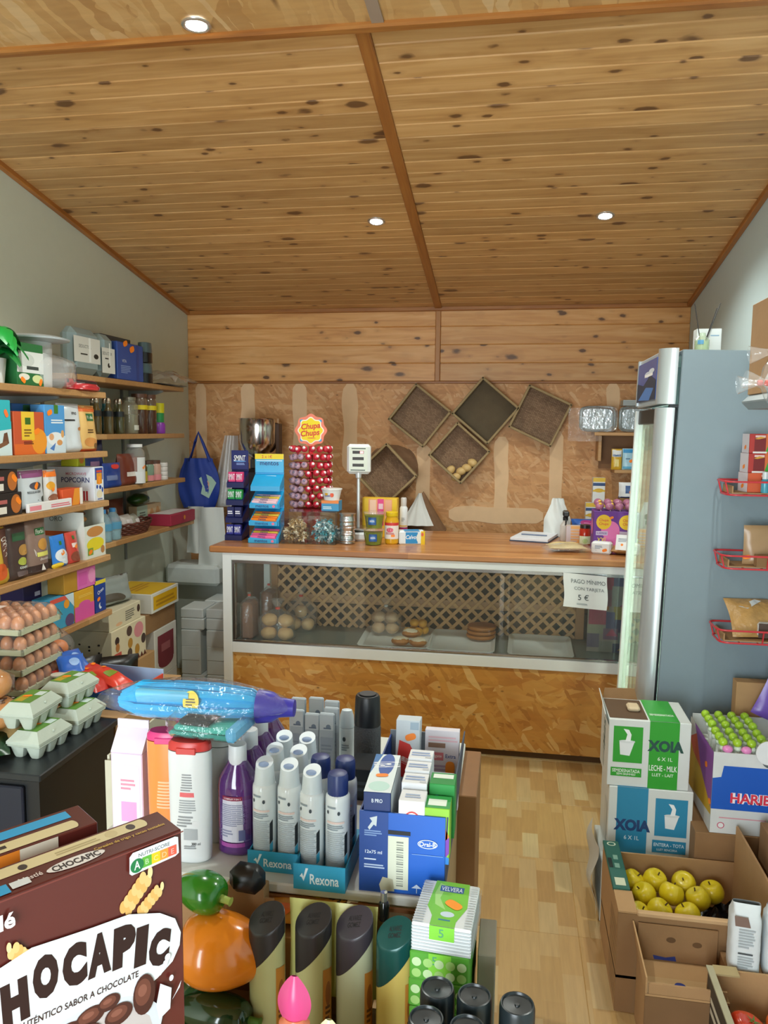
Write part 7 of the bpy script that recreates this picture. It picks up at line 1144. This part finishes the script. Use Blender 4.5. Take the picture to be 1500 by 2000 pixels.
# toothpaste carton
t = thing('toothpaste_carton', 'open blue carton full of toothpaste boxes at the table corner', 'carton', (-.180, 1.50, TZ)); w, d, h, th = .158, .365, .155, .003; cb_, cdk = C('#1f5fc0', .4, var=.03), C('#1d3f8a', .45, var=.05)
m = MB(); m.box((-w / 2, -d / 2, .0005), (w / 2, d / 2, .003), cdk); m.build('base', t, 0)
m = MB(); m.box((-w / 2, -d / 2, .003), (w / 2, -d / 2 + th, h), cb_); fr = m.build('front_wall', t, 0)
m = MB(); m.box((-w / 2, -d / 2 + th, .003), (-w / 2 + th, d / 2, h), cdk); m.build('side_wall', t, 0); m = MB(); m.add([(w / 2 - th, -d / 2 + th, .003), (w / 2 - th, d / 2, .003), (w / 2 + .010, d / 2, h + .018), (w / 2 + .002, -d / 2 + th, h), (w / 2, -d / 2 + th, .003), (w / 2, d / 2, .003), (w / 2 + .013, d / 2, h + .018), (w / 2 + .005, -d / 2 + th, h)], [(3, 2, 1, 0), (4, 5, 6, 7), (0, 1, 5, 4), (3, 7, 6, 2), (0, 4, 7, 3)], C('#3d4456', .6)); m.build('side_wall', t, 0)
m = MB(); m.box((-w / 2, d / 2 - th, .003), (w / 2 - th, d / 2, h + .01), C('#7f8a94', .6)); m.build('back_wall', t, 0)
p = PR(boxface(w, d, h))
p.run([('F', 'r', 0, 0, .34, 1, '#1d458f'), ('F', 'p', [(.10, .80), (.15, .88), (.12, .92), (.21, .95), (.2, .82), (.17, .84), (.12, .77)], '#c9d3d8'), ('F', 'l', .06, .70, .28, .78, 3, '#7f9ccc'), ('F', 't', '12x75 ml', .17, .50, .042, '#dfe9f6', .28), ('F', 'l', .06, .40, .2, .43, 1, '#cfdcf0'), ('F', 'l', .06, .30, .3, .36, 2, '#b9cbe8'), ('F', 'r', .34, .06, .58, .72, '#d8dcc8'), ('F', 'r', .34, .74, .60, .79, '#10151c'), ('F', 'p', [(.26, .02), (.42, .03), (.40, .18), (.28, .2), (.24, .1)], '#b9b69c')] + [('F', 'r', .44, .10 + .03 * i, .52, .10 + .03 * i + (.008 if i % 3 else .018), '#8a8f86') for i in range(19)] + [('F', 'e', .80, .66, .115, .055, '#e9f2fb'), ('F', 'e', .80, .66, .105, .047, '#1f5fc0'), ('F', 't', 'Oral-B', .80, .66, .055, '#f4f9ff', .19), ('F', 'l', .62, .52, .98, .53, 1, '#8fb4ea'), ('F', 'p', [(.62, .10), (.68, .15), (.74, .10)], '#c9dcf4'), ('F', 'r', .677, .04, .685, .10, '#c9dcf4')]); p.done(fr)
def tp(label, x, y, z, w_, d_, h_, body_, ops, rx=0, rz=0, ry=0): return carton('toothpaste_box', label, 'toothpaste', (x, y, TZ + z), w_, d_, h_, rz, body_, ops, None, .001, rx=rx, ry=ry)
tp('white and navy toothpaste box leaning at the left front of the carton', -.230, 1.404, .085, .050, .165, .105, '#22386f', [('T', 'r', 0, 0, 1, 1, '#e1eef0'), ('T', 'p', [(0, .45), (.3, 1), (0, 1)], '#2f6fae'), ('T', 'e', .56, .72, .30, .30, '#1f4fa4'), ('T', 't', 'Oral-B', .56, .72, .32, '#f4f9ff', .52, -80), ('T', 'e', .5, .15, .4, .12, '#bfe3dc'), ('T', 's', .5, .42, .024, '#ff8a1e', 10), ('F', 't', 'B PRO', .5, .85, .07, '#dfe9f6', .4), ('R', 'r', 0, 0, 1, 1, '#c9d3d8')], rx=0, rz=2)
tp('white box with a red circled tooth beside the leaning toothpaste', -.163, 1.342, .075, .048, .045, .105, '#e3e5e8', [('F', 'e', .52, .58, .36, .24, '#d04a48'), ('F', 'e', .52, .58, .32, .21, '#e9ebee'), ('F', 'r', .55, .5, .7, .66, '#9aa8b0'), ('F', 's', .45, .28, .026, '#ff8a1e', 0), ('T', 'l', .2, .3, .8, .7, 2, '#9fb0cc')])
for i in range(3): tp('plain white toothpaste box in the middle row, ' + ('nearest', 'second', 'third')[i], -.165, 1.392 + .046 * i, .085 + .004 * i, .048, .043, .105, '#e3e6ea', [('T', 'l', .1, .3, .9, .8, 2, '#8fa3c9'), ('T', 'r', .7, .1, .95, .3, '#c9ccd0')])
tp('green and lime toothpaste box with purple swirl at the carton front', -.118, 1.345, .065, .048, .048, .105, '#8cc43a', [('F', 'p', [(.2, .45), (.4, .72), (.8, .7), (1, .5), (1, .25), (.3, .3)], '#ee7a2c'), ('F', 'p', [(.1, .0), (.35, .3), (.7, .35), (1, .5), (1, .2), (.7, 0)], '#7a3aa8'), ('F', 'p', [(.5, 0), (.8, .15), (1, .12), (1, 0)], '#2f7fd0'), ('T', 'r', 0, 0, 1, 1, '#2f9a4a'), ('T', 'r', .15, .2, .85, .7, '#e9f2e8'), ('L', 'r', 0, 0, 1, 1, '#4a9a3a')])
tp('plain green toothpaste box behind the lime one', -.113, 1.40, .085, .048, .05, .105, '#1f8a3c', [('T', 'r', .1, .5, .9, .85, '#e3f0e4'), ('F', 'l', .4, .7, .85, .8, 1, '#cfe9d4'), ('F', 'e', .3, .75, .12, .05, '#5fb0e0')])
tp('tall grey toothpaste box with a red panel at the carton back', -.208, 1.60, .02, .052, .04, .20, '#c9d3da', [('F', 'p', [(0, .38), (.15, .78), (.6, .74), (1, .55), (1, .38)], '#d83a34'), ('F', 't', 'Colgate', .48, .55, .28, '#f6f2f0', .26, 65), ('F', 's', .62, .82, .024), ('F', 'r', .6, .9, .95, .98, '#9fb4c4')], rx=-6)
tp('tall white toothbrush blister with red lettering at the carton back', -.135, 1.62, .02, .075, .022, .175, '#dcd7e0', [('F', 'r', .08, .62, .55, .72, '#d87a84'), ('F', 't', 'Colgate', .31, .67, .05, '#fbeef0', .4), ('F', 't', 'Extra', .76, .68, .05, '#4f5f9c', .3), ('F', 'l', .1, .40, .7, .58, 4, '#b9a4bc'), ('F', 'r', .1, .78, .6, .84, '#8a6a58'), ('F', 's', .75, .52, .034, '#ff9a1e', 90), ('F', 'l', .1, .86, .95, .94, 2, '#e0b9c4')], rx=-4)
tp('pale blue toothpaste box filling the carton back corner', -.135, 1.49, .02, .07, .09, .12, '#cdd9df', [('T', 'l', .1, .2, .8, .8, 3, '#a9b9c4')])
# wrapped mops lying over the bottles
t = thing('mop_pack', 'bright blue string mop in a clear bag lying over the bottles', 'mop', (-.640, 1.44, 1.004), 3); q = random.Random(2)
m = MB(); bs = C('#2fb0ee', .6, var=.25)
for k in range(70):
    a = q.uniform(0, 2 * pi); r = sqrt(q.random()); Y0, Z0 = .048 * r * cos(a), .036 * r * sin(a) + .038; x0_ = -.145 + q.uniform(0, .02)
    m.tube([(x0_, Y0 * .35, .034 + (Z0 - .034) * .35), (-.10, Y0 * .8, Z0), (-.02, Y0, Z0 + .002), (.06, Y0 * 1.05, Z0), (.13, Y0 * .8, .034 + (Z0 - .034) * .8), (.155, Y0 * .35, .034 + (Z0 - .034) * .4)], .0058, bs, 5)
so = m.build('mop_strings', t, 60); so['kind'] = 'stuff'
m = MB(); m.lathe([(.034, 0), (.030, .03), (.020, .045), (.017, .075), (.0, .076)], C('#3f3aa8', .35), 18, M=TR(.145, 0, .034, 0, pi / 2)); m.build('socket', t)
m = MB(); m.surf(lambda u, v: (-.095 + .11 * u, -.046 * cos((v - .3) * 2.2), .034 + .038 * sin((v + .12) * 2.2)), 6, 8, C('#69bde2', .4)); sl = m.build('paper_sleeve', t, 60)
p = PR({'F': (lambda u, v: (Vector((.005 + .03 * u, -.0485 + .008 * v, .035 + .036 * v)), Vector((0, -1, .2))), .03, .036)}, .0015); p.e('F', .5, .5, .55, .6, '#e9cf2a'); p.l('F', .15, .3, .85, .75, 3, '#5a4a14'); p.done(t, 'price_tag')
film2 = clear(alpha=.04, bump=1.0, rough=.07, ior=1.5)
m = MB(); m.surf(lambda u, v: (-.19 + .40 * v, (.058 * (sin(pi * min(1, max(.02, v * .96 + .02)))) ** .5 + .006) * cos(2 * pi * u) + .004 * noise.noise(Vector((u * 9, v * 9, 1))), .036 + (.046 * (sin(pi * min(1, max(.02, v * .96 + .02)))) ** .6 + .002) * sin(2 * pi * u) * (.72 if sin(2 * pi * u) < 0 else 1)), 26, 26, film2); m.build('film_bag', t, 80)
t = thing('cloth_pack', 'teal cleaning cloths in film lying under the blue mop', 'cloths', (-.575, 1.40, .9965), -4); m = MB()
for k, c in enumerate(('#2f9c94', '#3fb0a4', '#2a3436')): m.box((-.07 + .01 * k, -.05 + .002 * k, .004 + .012 * k), (.065 - .05 * (k == 2), .05, .015 + .012 * k), C(c, .8, bump=.5, bscale=150), ch=.004)
m.build('cloths', t); m = MB(); m.box((.05, -.052, .003), (.072, .05, .03), C('#5fb0dc', .6), ch=.005); m.build('blue_cloth', t); m = MB(); m.box((-.078, -.056, .001), (.08, .054, .046), film2, ch=.012); m.build('film_bag', t, 60)
# ------------------------------------------------------------------ low front platform: cologne, peppers, cans, tissues
PZ = .55
t = thing('low_stand', 'low wooden stand in front of the white table', 'stand', (-.34, .86, 0)); m = MB(); m.box((-.44, -.42, PZ - .03), (.405, .42, PZ), stave_wood('stand_wood', '#a08460', '#b3966e', '#c0a57c', .5), ch=.003); m.build('top', t)
for x in (-.41, .37):
    for y in (-.39, .39): m = MB(); m.box((x - .02, y - .02, 0), (x + .02, y + .02, PZ - .031), wd); m.build('leg', t)
# cologne bottles with slanted caps
def cologne(x, y, capc, bodyc, label, h=.232, w=.064, rz=-4):
    t = thing('cologne_bottle', label, 'bottle', (x, y, PZ), rz, 'cologne bottles with slanted caps'); sy = .72; N_ = 28; zc = h - .052
    cutz = lambda X: h - .078 + .036 * (X / (w / 2))     # joint rises from the left to the right
    topz = lambda X: h - .018 + .008 * (X / (w / 2))
    def ringpt(a, k=1): return w / 2 * k * cos(a), w / 2 * sy * k * sin(a)
    m = MB(); vs = []
    for lvl in range(5):
        for i in range(N_):
            a = 2 * pi * i / N_; X, Y = ringpt(a, (.93, 1, 1, 1, 1)[lvl]); z = (0, .006, .06, .12, cutz(X + .35 * Y))[lvl]; vs.append((X, Y, z))
    m.add(vs, [(l_ * N_ + i, l_ * N_ + (i + 1) % N_, (l_ + 1) * N_ + (i + 1) % N_, (l_ + 1) * N_ + i) for l_ in range(4) for i in range(N_)] + [tuple(range(N_))[::-1]], bodyc); m.build('bottle', t, 50)
    m = MB(); vs = []
    for lvl in range(4):
        for i in range(N_):
            a = 2 * pi * i / N_; X, Y = ringpt(a, (1.012, 1.012, 1.0, .95)[lvl]); zt = topz(X) + .75 * Y; z = (cutz(X + .35 * Y) + .0008, zt - .006, zt - .0015, zt)[lvl]; vs.append((X, Y, z))
    m.add(vs, [(l_ * N_ + i, l_ * N_ + (i + 1) % N_, (l_ + 1) * N_ + (i + 1) % N_, (l_ + 1) * N_ + i) for l_ in range(3) for i in range(N_)] + [tuple(3 * N_ + i for i in range(N_))], capc); cp = m.build('cap', t, 35)
    p = PR({'F': (lambda u, v: (Vector(((u - .5) * w * .7, (v - .5) * w * sy * .8, topz((u - .5) * w * .7) + .75 * (v - .5) * w * sy * .8)), Vector((0, 0, 1))), w * .7, w * sy * .8)}); dk = '#1f2022'
    for k in range(2): p.t('F', ('ALVAREZ', 'GOMEZ')[k], .5, .62 - .24 * k, .18, dk, .5)
    p.done(cp, 'embossed_name')
    p = PR(cylface(w / 2, .02, .135, .75, -.42, 1, sy), .0008); p.r('F', 0, .0, 1, 1, '#b8792c'); p.e('F', .5, .6, .3, .2, '#8a4f1c'); p.l('F', .2, .2, .8, .45, 3, '#5a3414'); p.done(t, 'label')
pale = lambda c: clear('cologne_glass', c, .80, .12, 0)
blk = C('#2b2a2c', .35, var=.1); grn = C('#164a46', .25, .2, var=.1)
cologne(-.395, 1.19, blk, C('#b9ba84', .25, var=.06, coat=.3), 'pale cologne bottle with a black slanted cap, leftmost of four'); cologne(-.315, 1.20, blk, C('#bdbd86', .25, var=.06, coat=.3), 'pale cologne bottle with a black slanted cap, second of four'); cologne(-.244, 1.205, C('#37333a', .35, var=.1), C('#b9c0a0', .25, var=.06, coat=.3), 'greyish cologne bottle with a dark grey cap, third of four'); cologne(-.172, 1.19, grn, C('#c9b462', .25, var=.08, coat=.3), 'amber cologne bottle with a dark green cap', w=.062)
# small bottles in front
def leafcap(x, y, h, capc, bodyc, label, r=.026):
    t = thing('small_bottle', label, 'bottle', (x, y, PZ)); m = MB(); m.lathe([(r * .85, 0), (r * .95, .004), (r * .92, h - .075), (r * .6, h - .066)], bodyc, 20, sy=.75); m.build('bottle', t)
    m = MB()
    for sgn in (1, -1): m.surf(lambda u, v: ((u - .5) * 2 * r * sin(pi * (.06 + .9 * v)) ** .8, -sgn * .014 * sin(pi * u) * sin(pi * (.06 + .9 * v)), h - .085 + .085 * v), 12, 14, capc)
    m.build('leaf_cap', t, 60)
leafcap(-.300, 1.03, .238, C('#e0508c', .3), C('#e0825c', .25), 'orange bottle with a pink pointed leaf cap'); leafcap(-.243, 1.015, .188, C('#e8e2a8', .3), C('#d9c76a', .25), 'cream yellow bottle with a pale pointed cap, left'); leafcap(-.203, 1.02, .178, C('#e3e3b2', .3), C('#d3c874', .25), 'cream yellow bottle with a pale pointed cap, right'); leafcap(-.268, .985, .165, C('#e87a70', .3), C('#d9805c', .25), 'small coral capped bottle below the pink one', .018)
# black capped spray cans
capm = C('#20282b', .3, var=.1)
for x, y, l in ((-.090, 1.078, 'black capped can at the left of the rear row'), (-.034, 1.072, 'black capped can in the middle of the rear row'), (.029, 1.066, 'black capped can at the right end, nearest the floor'), (-.100, 1.015, 'black capped can at the left of the front row'), (-.041, 1.008, 'black capped can at the right of the front row')):
    t = thing('spray_can', l, 'can', (x, y, PZ), group='black capped spray cans'); m = MB(); m.lathe([(.024, 0), (.0258, .003), (.0258, .15), (.0245, .156)], C('#2a3a2e', .3, .2), 24); m.build('can', t)
    m = MB(); m.lathe([(.0262, .150), (.0264, .154), (.0262, .206), (.0245, .212), (.0225, .2125), (.021, .2095), (.004, .2085), (.003, .2105), (0, .2105)], capm, 28); m.build('cap', t, 40)
# tissue packs
for k in range(5):
    l = ('lowest', 'second', 'third', 'fourth', 'topmost')[k] + ' green and white pack of the tissue stack'
    ops = [('T', 'p', [(.22, 1), (.82, 1), (.86, .45), (.72, .12), (.72, 0), (.3, 0), (.3, .2), (.18, .4)], '#7cc83a'), ('T', 'p', [(.25, .7), (.3, .95), (.42, .9), (.36, .6), (.5, .35), (.3, .45)], '#a9da7a'), ('T', 'r', .32, .76, .74, .90, '#2a5c9c'), ('T', 't', 'VELVERA', .53, .83, .10, '#e9f2f8', .38), ('T', 'e', .55, .26, .12, .06, '#cfe0ea'), ('T', 'l', .42, .12, .62, .17, 1, '#3a7d9c'), ('T', 's', .62, .48, .032, '#ff9a1e', -35)] if k == 4 else []
    if k == 4: ops += [('F', 'r', 0, .04 + .115 * i, 1, .10 + .115 * i, '#b9c0c2') for i in range(8)] + [('F', 'r', .3, .5, .72, 1, '#7cc83a'), ('F', 't', '5', .5, .76, .3, '#4f9a6a')] + [('T', 'r', 0, .03 + .055 * i, .18, .05 + .055 * i, '#c6cdd0') for i in range(17)] + [('T', 'r', .87, .03 + .055 * i, 1, .05 + .055 * i, '#c6cdd0') for i in range(17)] + [('R', 'r', 0, .04 + .115 * i, 1, .10 + .115 * i, '#b9c0c2') for i in range(8)]
    else: ops += [('F', 'r', .32, .0, .7, 1, '#7cc83a'), ('F', 't', '5', .42, .75, .3, '#4f9a6a')] + [('F', 'e', .12 + .19 * (i % 5), .25 + .4 * (i // 5), .08, .16, ('#9ac870', '#b9d8a0')[i % 2]) for i in range(10)]
    carton('tissue_pack', l, 'tissues', (-.089 - .004 * (k < 4), 1.232, PZ + .0005 + .0495 * k), .098, .125, .049, -4 + 1.5 * (k % 2), '#dfe4e4' if k == 4 else '#4f9a2c', ops, 'stacked tissue packs', .002)
carton('grey_carton', 'grey brown carton edge right of the tissue stack', 'box', (-.02, 1.27, 0), .03, .10, .72, 0, C('#8d8574', .8), [])
# peppers in a carton
t = thing('pepper_carton', 'brown carton holding peppers behind the cereal box', 'box', (-.535, 1.205, PZ)); w, d, h, th = .25, .15, .17, .004; m = MB()
m.box((-w / 2, -d / 2, .0005), (w / 2, d / 2, .004), CARD()); m.box((-w / 2, d / 2 - th, .004), (w / 2, d / 2, h + .02), CARD()); m.box((-w / 2, -d / 2, .004), (-w / 2 + th, d / 2 - th, h), CARD()); m.box((w / 2 - th, -d / 2, .004), (w / 2, d / 2 - th, .04), CARD()); m.box((-w / 2 + th, -d / 2, .004), (w / 2 - th, -d / 2 + th, .03), CARD()); m.build('box', t, 0)
def pepper(name, label, loc, L, r, mat, rot, stem='#4f7a2c', lobes=3):
    t = thing(name, label, 'vegetable', loc); t.rotation_euler = [radians(a) for a in rot]; m = MB()
    m.surf(lambda u, v: (lambda k: (k * cos(2 * pi * u), k * sin(2 * pi * u), L * (v - .5) - .25 * r * (max(0, v - .9) / .1) ** 2))(r * (sin(pi * min(.999, max(.001, v))) ** .42) * (1.08 - .30 * (1 - v)) * (1 + .03 * cos(lobes * 2 * pi * u))), 30, 18, mat); m.build('flesh', t, 80)
    m = MB(); m.lathe([(.013, L / 2 - .028), (.007, L / 2 - .016), (.006, L / 2 + .008), (.008, L / 2 + .011), (0, L / 2 + .011)], C(stem, .5), 10); m.build('stem', t)
pepper('orange_pepper', 'large orange pepper lying behind the cereal box', (-.478, 1.195, .690), .170, .068, C('#f28c22', .18, var=.12, coat=.5), (0, -84, 8), '#8a8a3c')
pepper('green_pepper', 'bright green pepper with pale stem above the orange one', (-.520, 1.205, .788), .10, .038, C('#2a7a1c', .2, var=.25, coat=.5), (0, 95, -12), '#a8b85a')
pepper('green_pepper', 'dark green glossy pepper below the orange one', (-.49, 1.165, .592), .17, .038, C('#123a1c', .12, var=.25, coat=.7), (0, 86, -8)); pepper('green_pepper', 'dark green pepper at the very bottom behind the cereal box', (-.545, 1.20, .60), .14, .036, C('#174522', .14, var=.25, coat=.7), (10, 70, 40))
carton('pantry_carton', 'brown carton carrying the amber bag by the table front', 'box', (-.325, 1.272, PZ + .0005),   .20, .05, .139, 0, CARD(), [])
m = MB(); m.box((-.032, -.022, 0), (.032, .022, .05), C('#131416', .35), ch=.014); o = m.build('black_case', None, 50); tag(place(o, (-.455, 1.262, .7605), -6), 'black rounded case beside the green pepper', 'case')
carton('case_support', 'brown carton under the black case', 'box', (-.465, 1.288, PZ + .0005), .075, .03, .209, 0, CARD(), [])
pouch('amber_bag', 'amber yellow noodle bag with dark lettering under the blue trays', 'bag', (-.335, 1.262, .708), .21, .03, .07, 4, '#c98a2c', [('F', 'p', [(.1, .5), (.5, .9), (.62, .5), (.4, .3)], '#d9c21f'), ('F', 't', '732', .72, .6, .3, '#3a2a14', .3), ('F', 'e', .2, .3, .1, .2, '#e8742c'), ('F', 'r', .8, .6, .9, .95, '#e9dcc0')], kind='pillow', rx=-80, sd=81)
pouch('yellow_pad_pack', 'pale yellow soft pack between the cologne bottles', 'packet', (-.290, 1.237, .60), .16, .026, .170, 0, '#dfe08a', [('F', 'l', .14, .5, .3, .8, 4, '#b9b0d0'), ('F', 'e', .72, .85, .1, .06, '#8fc8a8'), ('F', 'p', [(.68, .5), (.76, .8), (.84, .5), (.78, .48)], '#3a4fa8')], sd=82, rx=-2)
lathed('dropper_bottle', 'tiny black glossy bottle behind the green capped cologne', 'bottle', (-.205, 1.275, .7265), [('b', C('#18181a', .15, coat=.5), [(.009, 0), (.010, .003), (.010, .03), (.006, .036)]), ('cap', C('#cfc9c6', .15, .8), [(.0065, .036), (.006, .052), (0, .053)])], seg=14)
# ------------------------------------------------------------------ cereal boxes in the near left corner
t = carton('cereal_stand', 'wooden crate under the cereal boxes', 'crate', (-.497, .702, PZ + .0005), .21, .15, .296, 53, wd, [])
cw, cdp, chh = .225, .056, .302; br_ = '#5e2620'; ca, sa = cos(radians(53)), sin(radians(53))
def cereal(cx, cy, label, ops):     # cx, cy: top right front corner
    X = cx - ca * cw / 2 - sa * cdp / 2; Y = cy - sa * cw / 2 + ca * cdp / 2
    return carton('cereal_box', label, 'cereal', (X, Y, PZ + .2975), cw, cdp, chh, 53, C(br_, .32, var=.04, coat=.15), ops, None, .0012)
top = [('T', 'r', .02, .58, .88, .92, '#ddd0a0'), ('T', 'e', .88, .75, .022, .17, '#ddd0a0'), ('T', 'e', .82, .75, .022, .12, '#3a2a22'), ('T', 'e', .72, .75, .03, .14, '#cfc08f'), ('T', 'l', .45, .68, .66, .84, 2, '#b8a878'), ('T', 'e', .30, .72, .02, .10, '#3a2a22'), ('T', 't', 'Cereales de trigo y cacao tostados', .78, .40, .12, '#d9b23a', .36), ('T', 'e', .50, .26, .135, .17, '#e9e6e4'), ('T', 't', 'CHOCAPIC', .50, .26, .20, '#2a1815', .22, {'bold': .04}), ('T', 't', 'Nestlé', .30, .30, .14, '#e3d5d0', .1)]
blu = [('T', 'r', .0, .05, .20, .36, '#2aa3dc'), ('T', 'r', .21, .12, .29, .34, '#dde4e6')]
wheat = lambda x, y, s, a: [('F', 'e', x + s * (.16 * k) * sin(a) + s * .10 * sg * cos(a), y + s * .75 * (.16 * k) * cos(a) - s * .075 * sg * sin(a), s * .10, s * .13, ('#dfae62', '#e8c07c')[k % 2]) for k in range(6) for sg in (-1, 1)] + [('F', 'e', x + s * 1.0 * sin(a), y + s * .75 * cos(a), s * .07, s * .12, '#f0d59a')]
flake = lambda x, y, rx_, ry_: [('F', 'e', x, y, rx_, ry_, '#4a241c'), ('F', 'e', x - rx_ * .1, y + ry_ * .15, rx_ * .72, ry_ * .66, '#6e3e30'), ('F', 'e', x - rx_ * .15, y + ry_ * .25, rx_ * .4, ry_ * .3, '#8a5545')]
front = wheat(.70, .785, .183, .758) + wheat(.776, .75, .138, .914) + wheat(.262, .745, .145, -.67)
sw = [(0, .755), (.136, .775), (.264, .797), (.397, .785), (.537, .773), (.711, .762), (.869, .714), (.95, .665), (.98, .60), (.972, .55), (.932, .50), (.85, .465), (.70, .43), (.5, .41), (.25, .42), (0, .44)]
front += [('F', 'p', sw, '#e6e9ee'), ('F', 'e', .45, .30, .42, .19, '#d3d6dc'), ('F', 'e', .45, .28, .37, .17, '#c4bab8')]
for ch_, x, y, hh, r in (('C', .055, .635, .15, 4), ('H', .187, .635, .15, 2), ('O', .318, .676, .155, 0), ('C', .447, .668, .155, 0), ('A', .563, .665, .155, -2), ('P', .683, .652, .155, -4), ('I', .768, .620, .15, -6), ('C', .862, .580, .14, -8)): front.append(('F', 't', ch_, x, y, hh, '#2c1210', .112, r, {'bold': .085}))
front += [('F', 't', 'AUTÉNTICO SABOR A CHOCOLATE', .47, .535, .030, '#3a201c', .56, -3)]
front += flake(.40, .44, .07, .03) + flake(.51, .452, .07, .035) + flake(.60, .468, .055, .03) + flake(.645, .405, .07, .04) + flake(.48, .39, .08, .04) + flake(.775, .43, .058, .078)
front += [('F', 'p', [(.86, .47), (.90, .50), (.915, .53), (.88, .52)], '#dfe2e8'), ('F', 'e', .903, .53, .016, .014, '#dfe2e8'), ('F', 'p', [(.835, .36), (.86, .44), (.92, .40), (.91, .32), (.85, .30)], '#dfe2e8'), ('F', 'p', [(.92, .35), (.965, .385), (.975, .41), (.94, .37)], '#dfe2e8'), ('F', 'e', .92, .44, .012, .012, '#dfe2e8')]
front += [('F', 'p', [(.728, .905), (.955, .912), (.975, .92), (.972, .982), (.955, .988), (.735, .988), (.718, .975), (.716, .915)], '#dfe3e6'), ('F', 't', 'NUTRI-SCORE', .845, .970, .014, '#6a6f74', .18, 0), ('F', 'r', .782, .917, .83, .957, '#5fae3a'), ('F', 'r', .83, .918, .874, .957, '#e8c81f'), ('F', 'r', .874, .919, .917, .957, '#ee9a3a'), ('F', 'r', .917, .92, .962, .957, '#e8604a'), ('F', 'e', .755, .935, .034, .026, '#1f7a45')] + [('F', 't', c_, x, .937, hh, k_, .03) for c_, x, hh, k_ in (('A', .755, .032, '#f4f7f4'), ('B', .806, .02, '#b9dca4'), ('C', .852, .02, '#f2e08a'), ('D', .896, .02, '#f6c890'), ('E', .94, .02, '#f6b0a4'))]
front += [('F', 't', 'Nestlé', .075, .925, .055, '#e9e4e4', .25, 0, {'bold': .03})]
front += [('F', 'r', 0, .995, 1, 1, '#7a3a32')]
cereal(-.357, .775, 'front chocolate cereal box with a white name band in the near left corner', top + blu + front)
cereal(-.457, .772, 'second chocolate cereal box behind the front one', [('T', 'r', .1, .55, .92, .88, '#2aa3dc'), ('T', 'r', .03, .6, .08, .8, '#dde4e6'), ('T', 'r', .02, .08, .90, .42, '#ddd0a0'), ('T', 'e', .90, .25, .02, .17, '#ddd0a0'), ('T', 'e', .3, .25, .02, .1, '#3a2a22'), ('T', 'r', .54, .2, .58, .32, '#3a2a22'), ('F', 'r', .3, .94, .8, 1, '#e8dcc8'), ('F', 'r', .45, .94, .62, 1, '#ee8a2c')])
